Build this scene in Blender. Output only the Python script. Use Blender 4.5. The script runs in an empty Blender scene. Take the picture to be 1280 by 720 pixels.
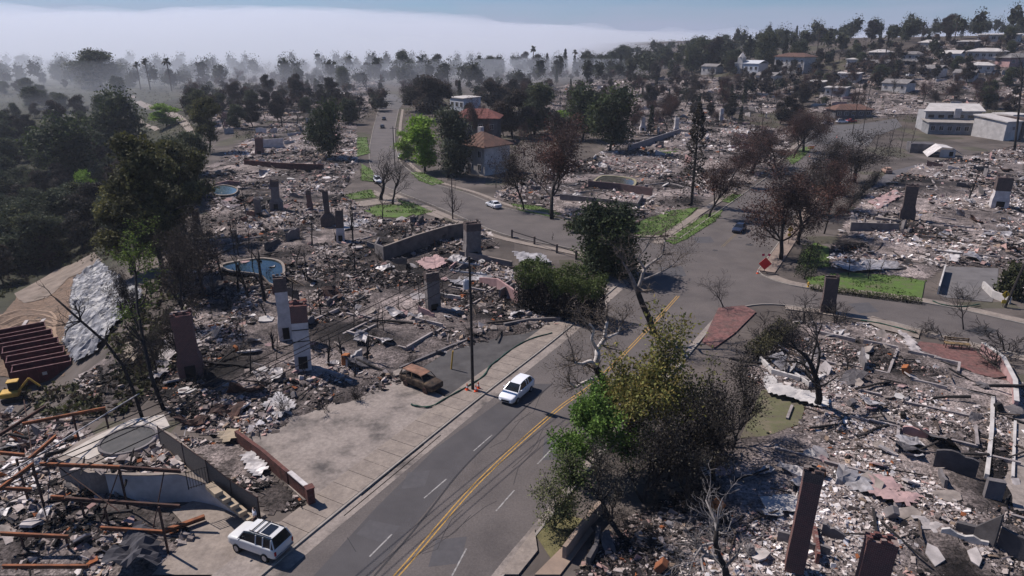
import bpy, bmesh, math, random
import numpy as np
from mathutils import Vector, Matrix, Euler

R = math.radians
SC = bpy.context.scene
COL = SC.collection
PI = math.pi

# ------------------------------------------------------------ camera
CAM_H, F_PX, HORIZON = 33.0, 854.0, 55.0
K = 1.32
PITCH = math.atan((360 - HORIZON) / F_PX)
cd = bpy.data.cameras.new('Camera')
cd.sensor_width = 36.0
cd.lens = F_PX / 1280 * 36
cd.clip_start, cd.clip_end = 0.5, 9000
cam = bpy.data.objects.new('Camera', cd)
cam.location = (0, 0, CAM_H)
cam.rotation_euler = (PI / 2 - PITCH, 0, 0)
COL.objects.link(cam)
SC.camera = cam

# ------------------------------------------------------------ sky, sun, exposure
SUN_DIR = Vector((-0.854, 0.52, 0)).normalized()
SUN_EL = R(50)
wd = bpy.data.worlds.new('World')
SC.world = wd
wd.use_nodes = True
nt = wd.node_tree
for n in list(nt.nodes):
    nt.nodes.remove(n)
def wn(t, **k):
    n = nt.nodes.new(t)
    for a, b in k.items():
        setattr(n, a, b)
    return n
w_out = wn('ShaderNodeOutputWorld')
w_bg = wn('ShaderNodeBackground')
w_bg.inputs['Strength'].default_value = 0.05
w_sky = wn('ShaderNodeTexSky', sky_type='NISHITA', sun_disc=False)
w_sky.sun_elevation = SUN_EL
w_sky.sun_rotation = math.atan2(SUN_DIR.x, SUN_DIR.y)
w_sky.air_density, w_sky.dust_density, w_sky.ozone_density = 1.0, 0.3, 1.5
# low marine fog bank lying along the whole horizon, its top edge uneven
w_tc = wn('ShaderNodeTexCoord')
w_sep = wn('ShaderNodeSeparateXYZ')
nt.links.new(w_tc.outputs['Generated'], w_sep.inputs[0])
w_map = wn('ShaderNodeMapping')
w_map.inputs['Scale'].default_value = (5, 5, 34)
nt.links.new(w_tc.outputs['Generated'], w_map.inputs[0])
w_noise = wn('ShaderNodeTexNoise')
w_noise.inputs['Scale'].default_value = 1.6
w_noise.inputs['Detail'].default_value = 4
nt.links.new(w_map.outputs[0], w_noise.inputs['Vector'])
w_m1 = wn('ShaderNodeMath', operation='MULTIPLY_ADD')
nt.links.new(w_noise.outputs['Fac'], w_m1.inputs[0])
w_m1.inputs[1].default_value = -0.05
nt.links.new(w_sep.outputs['Z'], w_m1.inputs[2])
w_ramp = wn('ShaderNodeMapRange', interpolation_type='SMOOTHSTEP')
nt.links.new(w_m1.outputs[0], w_ramp.inputs[0])
w_ramp.inputs['From Min'].default_value = -0.012
w_ramp.inputs['From Max'].default_value = 0.045
w_ramp.inputs['To Min'].default_value = 1.0
w_ramp.inputs['To Max'].default_value = 0.0
w_tint = wn('ShaderNodeMix', data_type='RGBA', blend_type='MULTIPLY')
w_tint.inputs[0].default_value = 1.0
nt.links.new(w_sky.outputs[0], w_tint.inputs[6])
w_tint.inputs[7].default_value = (0.50, 0.86, 1.35, 1)
w_mix = wn('ShaderNodeMix', data_type='RGBA')
nt.links.new(w_ramp.outputs[0], w_mix.inputs[0])
nt.links.new(w_tint.outputs[2], w_mix.inputs[6])
w_mix.inputs[7].default_value = (5.6, 6.4, 8.8, 1)
nt.links.new(w_mix.outputs[2], w_bg.inputs[0])
nt.links.new(w_bg.outputs[0], w_out.inputs[0])

sl = bpy.data.lights.new('Sun', 'SUN')
sl.energy = 5.0
sl.angle = R(0.5)
sl.color = (1.0, 0.92, 0.86)
sun = bpy.data.objects.new('Sun', sl)
sd = Vector((SUN_DIR.x * math.cos(SUN_EL), SUN_DIR.y * math.cos(SUN_EL), math.sin(SUN_EL)))
sun.rotation_euler = (-sd).to_track_quat('-Z', 'Y').to_euler()
sun.location = (-60, 40, 90)
COL.objects.link(sun)

SC.render.engine = 'CYCLES'
SC.view_settings.view_transform = 'Standard'
SC.view_settings.look = 'None'
SC.view_settings.exposure = 0.25
SC.view_settings.gamma = 1.0
SC.view_settings.use_curve_mapping = False
SC.cycles.use_denoising = True
SC.cycles.max_bounces = 5
SC.cycles.diffuse_bounces = 3
SC.cycles.volume_bounces = 2
SC.cycles.transparent_max_bounces = 6

# ------------------------------------------------------------ terrain height and pixel -> place
def S(t):
    t = np.clip(t, 0.0, 1.0)
    return t * t * (3 - 2 * t)

def vnoise(x, y, s, seed=0):
    """cheap smooth value noise, -1..1, works on arrays"""
    x = np.asarray(x, float) / s + seed * 17.13
    y = np.asarray(y, float) / s - seed * 9.71
    xi, yi = np.floor(x), np.floor(y)
    fx, fy = x - xi, y - yi
    fx, fy = fx * fx * (3 - 2 * fx), fy * fy * (3 - 2 * fy)
    def hsh(a, b):
        v = np.sin(a * 127.1 + b * 311.7 + seed * 3.3) * 43758.5453
        return (v - np.floor(v)) * 2 - 1
    return (hsh(xi, yi) * (1 - fx) + hsh(xi + 1, yi) * fx) * (1 - fy) + (hsh(xi, yi + 1) * (1 - fx) + hsh(xi + 1, yi + 1) * fx) * fy

YB = [v * K for v in (0, 27, 46, 57, 78, 110, 151, 220, 300, 420)]
XB = [v * K for v in (-31, -30, -30, -34.5, -42, -53, -69, -97, -132, -190)]
def h(x, y):
    x = np.asarray(x, float); y = np.asarray(y, float)
    hill = 35 * S((y - 195) / 330) * S((x - 20) / 340) + 4 * S((y - 330) / 200)
    xb = np.interp(y, YB, XB)
    dep = np.interp(y, [0, 53, 99, 130, 224, 343, 475], [4, 6, 7, 17, 18, 9, 1])
    wid = np.interp(y, [73, 125, 198], [12, 32, 45])
    drop = dep * S((xb - x) / wid)
    drop = drop * (1 - 0.55 * S((xb - 80 - x) / 120))
    rough = 1.5 * vnoise(x, y, 22, 3) * S((xb - 8 - x) / 26) * S((y - 92) / 40)
    return hill - drop + rough

def hz(x, y):
    return float(h(x, y))

def ray(u, v):
    a, b = (u - 640) / F_PX, -(v - 360) / F_PX
    return Vector((a, math.cos(PITCH) + b * math.sin(PITCH), -math.sin(PITCH) + b * math.cos(PITCH)))

def at(u, v, z=None):
    """the place on the ground (or on the level z) that the picture shows at u, v"""
    d = ray(u, v)
    o = Vector((0, 0, CAM_H))
    if z is not None:
        return o + d * ((z - CAM_H) / d.z)
    ts = TS
    for _ in range(3):
        below = (CAM_H + d.z * ts) < h(d.x * ts, d.y * ts)
        k = int(np.argmax(below)) if below.any() else len(ts) - 1
        k = max(k, 1)
        ts = np.linspace(ts[k - 1], ts[k], 24)
    p = o + d * float(ts[12])
    p.z = hz(p.x, p.y)
    return p
TS = np.concatenate([np.arange(12, 160, 2), np.arange(160, 520, 5), np.arange(520, 2100, 15)])

def px_per_m(p):
    return F_PX / (p.y * math.cos(PITCH) - (p.z - CAM_H) * math.sin(PITCH))

def W(pix):
    return [tuple(at(u, v))[:2] for u, v in pix]

def catmull(pts, n=6):
    pts = [Vector(p) for p in pts]
    out = []
    for i in range(len(pts) - 1):
        p0, p1, p2, p3 = pts[max(i - 1, 0)], pts[i], pts[i + 1], pts[min(i + 2, len(pts) - 1)]
        for k in range(n):
            t = k / n
            out.append(0.5 * ((2 * p1) + (p2 - p0) * t + (2 * p0 - 5 * p1 + 4 * p2 - p3) * t * t + (3 * p1 - p0 - 3 * p2 + p3) * t ** 3))
    out.append(pts[-1])
    return out

def inside(px, py, poly):
    """vectorised point in polygon"""
    px = np.asarray(px, float); py = np.asarray(py, float)
    res = np.zeros(px.shape, bool)
    n = len(poly)
    for i in range(n):
        x0, y0 = poly[i][0], poly[i][1]
        x1, y1 = poly[(i + 1) % n][0], poly[(i + 1) % n][1]
        if y0 == y1:
            continue
        c = ((y0 > py) != (y1 > py)) & (px < (x1 - x0) * (py - y0) / (y1 - y0) + x0)
        res ^= c
    return res

def edge_dist(px, py, poly):
    d = np.full(np.shape(px), 1e9)
    n = len(poly)
    for i in range(n):
        ax, ay = poly[i][0], poly[i][1]
        bx, by = poly[(i + 1) % n][0], poly[(i + 1) % n][1]
        L2 = (bx - ax) ** 2 + (by - ay) ** 2 + 1e-9
        t = np.clip(((px - ax) * (bx - ax) + (py - ay) * (by - ay)) / L2, 0, 1)
        d = np.minimum(d, np.hypot(px - ax - t * (bx - ax), py - ay - t * (by - ay)))
    return d

# ------------------------------------------------------------ materials
MATS = {}
def M(name, c1, c2=None, scale=3.0, rough=0.9, bump=0.0, bscale=None, attr=False, metal=0.0, spec=0.25, c3=None, stretch=None, alpha=None, trans=None):
    if name in MATS:
        return MATS[name]
    m = bpy.data.materials.new(name)
    m.use_nodes = True
    t = m.node_tree
    b = t.nodes['Principled BSDF']
    b.inputs['Roughness'].default_value = rough
    b.inputs['Metallic'].default_value = metal
    b.inputs['Specular IOR Level'].default_value = spec
    tc = t.nodes.new('ShaderNodeTexCoord')
    src = tc.outputs['Object']
    if stretch:
        mp = t.nodes.new('ShaderNodeMapping')
        mp.inputs['Scale'].default_value = stretch
        t.links.new(src, mp.inputs[0])
        src = mp.outputs[0]
    nz = t.nodes.new('ShaderNodeTexNoise')
    nz.inputs['Scale'].default_value = scale
    nz.inputs['Detail'].default_value = 7
    nz.inputs['Roughness'].default_value = 0.62
    t.links.new(src, nz.inputs['Vector'])
    c2 = c2 or tuple(x * 0.7 for x in c1)
    rp = t.nodes.new('ShaderNodeValToRGB')
    rp.color_ramp.elements[0].position = 0.32
    rp.color_ramp.elements[1].position = 0.68
    rp.color_ramp.elements[0].color = (*c2, 1)
    rp.color_ramp.elements[1].color = (*c1, 1)
    if c3:
        e = rp.color_ramp.elements.new(0.5)
        e.color = (*c3, 1)
    t.links.new(nz.outputs['Fac'], rp.inputs[0])
    col = rp.outputs[0]
    if attr:
        at_ = t.nodes.new('ShaderNodeAttribute')
        at_.attribute_name = 'Col'
        mx = t.nodes.new('ShaderNodeMix')
        mx.data_type = 'RGBA'
        mx.blend_type = 'MULTIPLY'
        mx.inputs[0].default_value = 1.0
        t.links.new(at_.outputs['Color'], mx.inputs[6])
        t.links.new(col, mx.inputs[7])
        col = mx.outputs[2]
    t.links.new(col, b.inputs['Base Color'])
    if bump:
        nb = t.nodes.new('ShaderNodeTexNoise')
        nb.inputs['Scale'].default_value = bscale or scale * 3
        nb.inputs['Detail'].default_value = 8
        t.links.new(src, nb.inputs['Vector'])
        bp = t.nodes.new('ShaderNodeBump')
        bp.inputs['Strength'].default_value = bump
        bp.inputs['Distance'].default_value = 0.15
        t.links.new(nb.outputs['Fac'], bp.inputs['Height'])
        t.links.new(bp.outputs[0], b.inputs['Normal'])
    if alpha is not None:
        b.inputs['Alpha'].default_value = alpha
    if trans is not None:
        # thin leaves: a little light passes through
        tr = t.nodes.new('ShaderNodeBsdfTranslucent')
        t.links.new(col, tr.inputs['Color'])
        ms = t.nodes.new('ShaderNodeMixShader')
        ms.inputs[0].default_value = trans
        t.links.new(b.outputs[0], ms.inputs[1])
        t.links.new(tr.outputs[0], ms.inputs[2])
        t.links.new(ms.outputs[0], t.nodes['Material Output'].inputs[0])
    MATS[name] = m
    return m

ASPH = M('asphalt', (0.118, 0.102, 0.097), (0.078, 0.068, 0.066), 0.22, 0.88, 0.15, 9, c3=(0.100, 0.087, 0.083))
ASPH2 = M('asphalt_old', (0.115, 0.108, 0.108), (0.075, 0.07, 0.07), 0.5, 0.9, 0.15, 9)
PATCH = M('asphalt_patch', (0.05, 0.048, 0.05), (0.04, 0.038, 0.04), 2, 0.9, 0.1)
CONC = M('concrete', (0.265, 0.222, 0.19), (0.18, 0.15, 0.132), 0.6, 0.9, 0.1, 5)
CONC2 = M('concrete_sooty', (0.265, 0.228, 0.205), (0.085, 0.075, 0.071), 0.3, 0.92, 0.15, 4, c3=(0.235, 0.2, 0.18))
KERB = M('kerb_concrete', (0.30, 0.27, 0.24), (0.2, 0.18, 0.165), 1.5, 0.9)
WALLG = M('grey_wall', (0.20, 0.18, 0.18), (0.10, 0.092, 0.095), 0.8, 0.95, 0.2, 6)
WALLW = M('pale_wall', (0.52, 0.49, 0.47), (0.33, 0.31, 0.30), 0.7, 0.9, 0.1, 5)
WALLP = M('pink_wall', (0.42, 0.27, 0.26), (0.26, 0.16, 0.155), 0.9, 0.9, 0.12)
REDPAVE = M('red_pavers', (0.185, 0.085, 0.078), (0.105, 0.068, 0.062), 0.7, 0.9, 0.2, 8)
PAINTW = M('road_paint_white', (0.36, 0.345, 0.335), (0.14, 0.13, 0.127), 3.0, 0.8)
PAINTY = M('road_paint_yellow', (0.50, 0.28, 0.05), (0.22, 0.145, 0.065), 3.5, 0.8)
GRASS = M('lawn_grass', (0.095, 0.155, 0.034), (0.12, 0.105, 0.07), 0.6, 0.95, 0.6, 14, c3=(0.078, 0.125, 0.03))
DRYGRASS = M('dry_grass', (0.17, 0.15, 0.07), (0.07, 0.065, 0.03), 1.0, 0.95, 0.5, 10)
DIRT = M('dirt', (0.20, 0.135, 0.095), (0.10, 0.07, 0.052), 0.5, 0.95, 0.4, 3)
ASHBED = M('ash_bed', (1.25, 1.2, 1.2), (0.3, 0.29, 0.29), 0.7, 1.0, 0.9, 3.5, attr=True)
def add_grit(m, scale, lo, hi, pos=(.38, .62)):
    """fine specks of lighter and darker grit over a material's own colour"""
    t = m.node_tree; b = t.nodes['Principled BSDF']
    old = b.inputs['Base Color'].links[0].from_socket
    tc = t.nodes.new('ShaderNodeTexCoord')
    v = t.nodes.new('ShaderNodeTexNoise'); v.inputs['Scale'].default_value = scale; v.inputs['Detail'].default_value = 5; v.inputs['Roughness'].default_value = .75
    t.links.new(tc.outputs['Object'], v.inputs['Vector'])
    r = t.nodes.new('ShaderNodeValToRGB'); r.color_ramp.elements[0].position, r.color_ramp.elements[1].position = pos
    r.color_ramp.elements[0].color = (lo, lo, lo, 1); r.color_ramp.elements[1].color = (hi, hi, hi, 1)
    t.links.new(v.outputs['Fac'], r.inputs[0])
    x = t.nodes.new('ShaderNodeMix'); x.data_type = 'RGBA'; x.blend_type = 'MULTIPLY'; x.inputs[0].default_value = 1
    t.links.new(old, x.inputs[6]); t.links.new(r.outputs[0], x.inputs[7])
    t.links.new(x.outputs[2], b.inputs['Base Color'])
add_grit(ASHBED, 4.5, .3, 1.7)
add_grit(REDPAVE, 2.5, .65, 1.2); add_grit(DIRT, 2, .6, 1.2); add_grit(ASPH, 6, .85, 1.12); add_grit(CONC2, 3, .8, 1.12); add_grit(CONC, 3, .82, 1.1)
GROUND = M('terrain', (1.15, 1.15, 1.15), (0.6, 0.6, 0.6), 0.12, 1.0, 0.5, 1.2, attr=True)
RUBBLE = M('rubble', (1.1, 1.1, 1.1), (0.62, 0.62, 0.62), 3.0, 0.95, attr=True)
CHAR = M('charred_wood', (0.032, 0.028, 0.028), (0.014, 0.013, 0.013), 4, 0.95, 0.3)
BARKDK = M('dark_bark', (0.045, 0.038, 0.036), (0.02, 0.018, 0.018), 3, 0.95)
BARKBR = M('brown_bark', (0.10, 0.075, 0.06), (0.05, 0.038, 0.032), 3, 0.95)
BARKWH = M('white_bark', (0.52, 0.47, 0.44), (0.12, 0.10, 0.095), 1.4, 0.9)
RUST = M('rusted_steel', (0.30, 0.11, 0.05), (0.12, 0.055, 0.035), 1.6, 0.9, 0.1, spec=0.2)
RUSTDK = M('dark_rusted_steel', (0.09, 0.045, 0.035), (0.035, 0.025, 0.022), 2, 0.9)
BRICKR = M('sooty_red_brick', (0.15, 0.062, 0.052), (0.06, 0.033, 0.031), 1.8, 0.95, 0.35, 9)
METALW = M('bent_pale_metal', (0.42, 0.405, 0.415), (0.15, 0.135, 0.135), 1.2, 0.55, 0.1, metal=0.3)
STUCCO = M('broken_stucco', (0.44, 0.40, 0.39), (0.22, 0.2, 0.195), 1.3, 0.95, 0.25)
STUCCOP = M('broken_pink_stucco', (0.42, 0.28, 0.27), (0.25, 0.175, 0.17), 1.3, 0.95, 0.25)
LEAF = M('leaves', (1.2, 1.2, 1.2), (0.75, 0.75, 0.75), 1.0, 0.75, attr=True, spec=0.2, trans=0.25)

# ------------------------------------------------------------ builders
def tag(o, label=None, cat=None, group=None, kind=None):
    if label: o['label'] = label
    if cat: o['category'] = cat
    if group: o['group'] = group
    if kind or (label and cat): o['kind'] = kind or 'thing'
    return o

def empty(name, loc=(0, 0, 0), rz=0.0, label=None, cat=None, group=None):
    o = bpy.data.objects.new(name, None)
    o.empty_display_size = 0.3
    o.location = loc
    o.rotation_euler = (0, 0, rz)
    COL.objects.link(o)
    return tag(o, label, cat, group)

def link(name, me, mat=None, parent=None, loc=None, rz=0.0):
    if mat is not None and len(me.materials) == 0:
        me.materials.append(mat)
    o = bpy.data.objects.new(name, me)
    if loc is not None: o.location = loc
    if rz: o.rotation_euler = (0, 0, rz)
    if parent is not None: o.parent = parent
    COL.objects.link(o)
    return o

def raw_mesh(name, verts, faces, cols=None, smooth=False):
    """verts (n,3) array, faces (m,k) array of one size; cols (m,3) per face"""
    me = bpy.data.meshes.new(name)
    verts = np.asarray(verts, np.float32); faces = np.asarray(faces, np.int32)
    m, k = faces.shape
    me.vertices.add(len(verts)); me.vertices.foreach_set('co', verts.ravel())
    me.loops.add(m * k); me.loops.foreach_set('vertex_index', faces.ravel())
    me.polygons.add(m)
    me.polygons.foreach_set('loop_start', np.arange(0, m * k, k, dtype=np.int32))
    me.polygons.foreach_set('loop_total', np.full(m, k, np.int32))
    me.polygons.foreach_set('use_smooth', np.full(m, bool(smooth)))
    if cols is not None:
        a = me.attributes.new('Col', 'FLOAT_COLOR', 'FACE')
        c = np.ones((m, 4), np.float32); c[:, :3] = cols
        a.data.foreach_set('color', c.ravel())
    me.update(calc_edges=True)
    return me

class MB:
    """collects shapes for ONE mesh"""
    def __init__(self):
        self.v, self.f = [], []
    def add(self, vs, fs):
        k = len(self.v)
        self.v += [tuple(p) for p in vs]
        self.f += [tuple(i + k for i in f) for f in fs]
        return self
    def box(self, c, s, rz=0.0, rot=None, taper=1.0):
        hx, hy, hz_ = s[0] / 2, s[1] / 2, s[2] / 2
        m = rot if rot is not None else Matrix.Rotation(rz, 3, 'Z')
        vs = []
        for z in (-1, 1):
            k = taper if z > 0 else 1.0
            for x, y in ((-1, -1), (1, -1), (1, 1), (-1, 1)):
                vs.append(Vector(c) + m @ Vector((x * hx * k, y * hy * k, z * hz_)))
        return self.add(vs, [(3, 2, 1, 0), (4, 5, 6, 7), (0, 1, 5, 4), (1, 2, 6, 5), (2, 3, 7, 6), (3, 0, 4, 7)])
    def bar(self, a, b, w, hgt=None):
        """a box beam from a to b"""
        a, b = Vector(a), Vector(b)
        d = b - a
        if d.length < 1e-6: return self
        q = d.to_track_quat('X', 'Z').to_matrix()
        return self.box((a + b) / 2, (d.length, w, hgt or w), rot=q)
    def tube(self, pts, rad, n=6, cap=True):
        pts = [Vector(p) for p in pts]
        if not hasattr(rad, '__len__'): rad = [rad] * len(pts)
        k = len(self.v)
        up = Vector((0.123, 0.277, 0.953))
        for i, p in enumerate(pts):
            d = (pts[min(i + 1, len(pts) - 1)] - pts[max(i - 1, 0)])
            d = d.normalized() if d.length > 1e-9 else Vector((0, 0, 1))
            ref = up if abs(d.dot(up)) < 0.97 else Vector((1, 0, 0))
            a = d.cross(ref).normalized(); b = d.cross(a)
            for j in range(n):
                t = 2 * PI * j / n
                self.v.append(tuple(p + (a * math.cos(t) + b * math.sin(t)) * rad[i]))
        for i in range(len(pts) - 1):
            for j in range(n):
                q = (j + 1) % n
                self.f.append((k + i * n + j, k + i * n + q, k + (i + 1) * n + q, k + (i + 1) * n + j))
        if cap:
            self.f.append(tuple(k + j for j in range(n))[::-1])
            self.f.append(tuple(k + (len(pts) - 1) * n + j for j in range(n)))
        return self
    def prism(self, poly, z0, z1):
        """vertical prism over a 2-D outline; z0, z1 numbers or functions of (x, y)"""
        f0 = z0 if callable(z0) else (lambda x, y: z0)
        f1 = z1 if callable(z1) else (lambda x, y: z1)
        n = len(poly)
        area = sum(poly[i][0] * poly[(i + 1) % n][1] - poly[(i + 1) % n][0] * poly[i][1] for i in range(n))
        if area < 0: poly = list(poly)[::-1]
        vs = [(p[0], p[1], f0(p[0], p[1])) for p in poly] + [(p[0], p[1], f1(p[0], p[1])) for p in poly]
        fs = [tuple(range(n))[::-1], tuple(range(n, 2 * n))] + [(i, (i + 1) % n, n + (i + 1) % n, n + i) for i in range(n)]
        return self.add(vs, fs)
    def lathe(self, prof, n=10, c=(0, 0, 0)):
        k = len(self.v)
        for r, z in prof:
            for j in range(n):
                t = 2 * PI * j / n
                self.v.append((c[0] + r * math.cos(t), c[1] + r * math.sin(t), c[2] + z))
        for i in range(len(prof) - 1):
            for j in range(n):
                q = (j + 1) % n
                self.f.append((k + i * n + j, k + i * n + q, k + (i + 1) * n + q, k + (i + 1) * n + j))
        self.f.append(tuple(k + j for j in range(n))[::-1])
        self.f.append(tuple(k + (len(prof) - 1) * n + j for j in range(n)))
        return self
    def mesh(self, name, org=None, bevel=0.0):
        me = bpy.data.meshes.new(name)
        v = self.v
        if org is not None:
            v = [(p[0] - org[0], p[1] - org[1], p[2] - org[2]) for p in v]
        me.from_pydata(v, [], self.f)
        if bevel:
            bm = bmesh.new(); bm.from_mesh(me)
            bmesh.ops.bevel(bm, geom=bm.edges[:], offset=bevel, segments=1, affect='EDGES', clamp_overlap=True)
            bm.to_mesh(me); bm.free()
        me.update()
        return me
    def build(self, name, mat, parent=None, org=None, bevel=0.0, loc=None, smooth=False):
        me = self.mesh(name, org, bevel)
        if smooth:
            for p in me.polygons: p.use_smooth = True
        return link(name, me, mat, parent, loc)

def thing_mesh(mb, name, mat, label, cat, group=None, base=None, bevel=0.0):
    """a thing that is one mesh, its origin at its base"""
    if base is None:
        xs = [p[0] for p in mb.v]; ys = [p[1] for p in mb.v]
        base = (sum(xs) / len(xs), sum(ys) / len(ys), min(p[2] for p in mb.v))
    o = mb.build(name, mat, None, base, bevel, loc=base)
    return tag(o, label, cat, group)

def copy_tree(o, parent=None):
    c = o.copy(); COL.objects.link(c); c.parent = parent
    for ch in [x for x in ALLCH.get(o.name, [])]:
        copy_tree(ch, c)
    return c
ALLCH = {}
def index_children(o):
    ALLCH[o.name] = list(o.children)
    for c in o.children: index_children(c)

def sheet(name, poly, dz, mat, cell=4.0, parent=None, kind='structure', thick=0.0, zf=None):
    """flat-lying surface that follows the terrain; with thick it gets edge faces (a slab)"""
    bm = bmesh.new()
    vs = [bm.verts.new((p[0], p[1], 0)) for p in poly]
    f = bm.faces.new(vs)
    bm.normal_update()
    if f.normal.z < 0: f.normal_flip()
    xs = [p[0] for p in poly]; ys = [p[1] for p in poly]
    for ax, lo, hi in ((0, min(xs), max(xs)), (1, min(ys), max(ys))):
        g = math.ceil(lo / cell) * cell
        while g < hi:
            co = (g, 0, 0) if ax == 0 else (0, g, 0)
            no = (1, 0, 0) if ax == 0 else (0, 1, 0)
            bmesh.ops.bisect_plane(bm, geom=bm.verts[:] + bm.edges[:] + bm.faces[:], plane_co=co, plane_no=no)
            g += cell
    bmesh.ops.triangulate(bm, faces=bm.faces[:])
    if thick:
        be = [e for e in bm.edges if len(e.link_faces) == 1]
        r = bmesh.ops.extrude_edge_only(bm, edges=be)
        low = {v for v in r['geom'] if isinstance(v, bmesh.types.BMVert)}
    else:
        low = set()
    for v in bm.verts:
        g = (zf or hz)(v.co.x, v.co.y)
        v.co.z = g + dz - (thick if v in low else 0)
    bmesh.ops.recalc_face_normals(bm, faces=bm.faces[:])
    if sum(fc.normal.z for fc in bm.faces) < 0:
        bmesh.ops.reverse_faces(bm, faces=bm.faces[:])
    me = bpy.data.meshes.new(name)
    bm.to_mesh(me); bm.free()
    o = link(name, me, mat, parent)
    if parent is None or kind == 'stuff':
        if kind or (label and cat): o['kind'] = kind or 'thing'
    return o

def strip(left, right):
    return [tuple(p)[:2] for p in left] + [tuple(p)[:2] for p in right][::-1]

def offset_line(pts, d):
    """shift a 2-D polyline to its left by d"""
    out = []
    for i, p in enumerate(pts):
        a, b = pts[max(i - 1, 0)], pts[min(i + 1, len(pts) - 1)]
        t = Vector((b[0] - a[0], b[1] - a[1])).normalized()
        out.append((p[0] - t.y * d, p[1] + t.x * d))
    return out

def along(pts, s0, s1):
    """piece of a polyline between two arc lengths"""
    out, acc = [], 0.0
    for a, b in zip(pts[:-1], pts[1:]):
        a, b = Vector(a[:2]), Vector(b[:2])
        L = (b - a).length
        if acc + L > s0 and acc < s1 and L > 0:
            t0, t1 = max(0, (s0 - acc) / L), min(1, (s1 - acc) / L)
            if not out: out.append(tuple(a.lerp(b, t0)))
            out.append(tuple(a.lerp(b, t1)))
        acc += L
    return out
def KS(pts): return [(x * K, y * K) for x, y in pts]
# ============================================================ THE SETTING: ground
def axis(lo, d0, d1, hi, step, grow):
    a = list(np.arange(d0, d1 + 1e-6, step))
    s, x = step, d1
    while x < hi:
        s *= grow; x += s; a.append(x)
    s, x = step, d0
    pre = []
    while x > lo:
        s *= grow; x -= s; pre.append(x)
    return np.array(pre[::-1] + a)

gx = axis(-2000, -110, 110, 2000, 2.4, 1.09)
gy = axis(-40, 10, 230, 3000, 2.4, 1.07)
GX, GY = np.meshgrid(gx, gy)
GZ = h(GX, GY) - 0.02
nx, ny = len(gx), len(gy)
idx = np.arange(nx * ny).reshape(ny, nx)
gf = np.stack([idx[:-1, :-1], idx[:-1, 1:], idx[1:, 1:], idx[1:, :-1]], -1).reshape(-1, 4)
cx = (GX[:-1, :-1] + GX[1:, 1:]).ravel() / 2
cy = (GY[:-1, :-1] + GY[1:, 1:]).ravel() / 2
base = np.array([0.105, 0.088, 0.079]); canyon = np.array([0.04, 0.04, 0.024]); hillc = np.array([0.075, 0.06, 0.05])
xbv = np.interp(cy, YB, XB)
k1 = S((xbv - cx) / 18)[:, None] * S((cy - 95) / 18)[:, None]
k2 = (S((cy - 200) / 90))[:, None]
gc = base * (1 - k2) + hillc * k2
gc = gc * (1 - k1) + canyon * k1
n1 = vnoise(cx, cy, 11, 1)[:, None]; n2 = vnoise(cx, cy, 4.5, 2)[:, None]
gc = gc * (1 + 0.3 * n1 + 0.25 * n2)
gc = np.where((n1 > 0.45) & (k1 < 0.5), gc * 0.5 + np.array([0.045, 0.05, 0.02]) * 0.5, gc)
gm = raw_mesh('ground', np.stack([GX.ravel(), GY.ravel(), GZ.ravel()], -1), gf, gc, smooth=True)
tag(link('ground', gm, GROUND), kind='structure')

# ---- main road between its two kerbs (near end behind the camera, far end at the plaza)
LK = catmull(KS([(-23, 6), (-17, 18), (-12.3, 27.5), (-9.5, 32.7), (-5.6, 39.7), (-1.8, 46.4), (4.6, 57.4), (11, 69.5), (16.0, 78.6)]))
LK2 = catmull(KS([(22.5, 89.2), (33.4, 107.0), (41.1, 119.5), (60.5, 151.6), (72, 172), (80, 186)]))
RK = catmull(KS([(-11.5, 6), (-5.4, 18), (-0.5, 27.3), (1.6, 30.9), (5.6, 37.8), (12, 48), (18.0, 58), (21.3, 63.2)]))
RK2 = catmull(KS([(28.7, 76.0), (36.3, 89.3), (46, 107), (56, 124.8), (75, 155), (88, 173), (94, 186)]))
MAIN = strip(LK + LK2, RK + RK2)
main_road = sheet('main_road', MAIN, 0.012, ASPH, 6)

NE = [(474, 132), (466, 165), (462, 200), (475, 228), (500, 241), (535, 254), (575, 271), (633, 294), (719, 312)]
FE = [(498, 137), (493, 165), (497, 195), (511, 213), (540, 229), (586, 243), (633, 261), (709, 277), (780, 297)]
NEw = catmull([Vector(p) for p in W(NE)] + [Vector((16.0 * K, 78.6 * K))])
FEw = catmull([Vector(p) for p in W(FE)] + [Vector((22.5 * K, 89.2 * K))])
cross_street = sheet('cross_street', strip(NEw, FEw) , 0.008, ASPH, 6)
SF = catmull(KS([(28.7, 76.0), (28.9, 73.5), (31.6, 70.0), (42.0, 65.4), (48.5, 59.6), (60, 48), (75, 33)]))
SN = catmull(KS([(21.3, 63.2), (26.5, 65.0), (34.6, 61.5), (38.0, 58.3), (44, 52.2), (55, 41), (70, 26)]))
side_street = sheet('side_street', strip(SF, SN), 0.008, ASPH, 6)
plaza = sheet('plaza_road', W([(1005, 180), (1012, 166), (1030, 157), (1075, 155), (1120, 148), (1128, 158), (1095, 170), (1085, 182)]), 0.05, ASPH2, 6)
sheet('far_street', W([(474, 133), (498, 137), (505, 128), (494, 118), (472, 118)]), 0.05, ASPH2, 6)
sheet('hill_road', W([(1085, 100), (1110, 92), (1160, 92), (1175, 102), (1150, 108), (1100, 110)]), 0.06, M('pale_dirt_road', (0.24, 0.205, 0.185), (0.17, 0.145, 0.13), 0.3, 0.95), 6)
canyon_drive = sheet('canyon_drive', strip(catmull([Vector(p) for p in W([(245, 170), (236, 153), (222, 142), (200, 137), (180, 128), (168, 119)])]),
      catmull([Vector(p) for p in W([(238, 172), (228, 158), (212, 147), (192, 141), (174, 132), (162, 120)])])), 0.12, CONC, 6)
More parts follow.
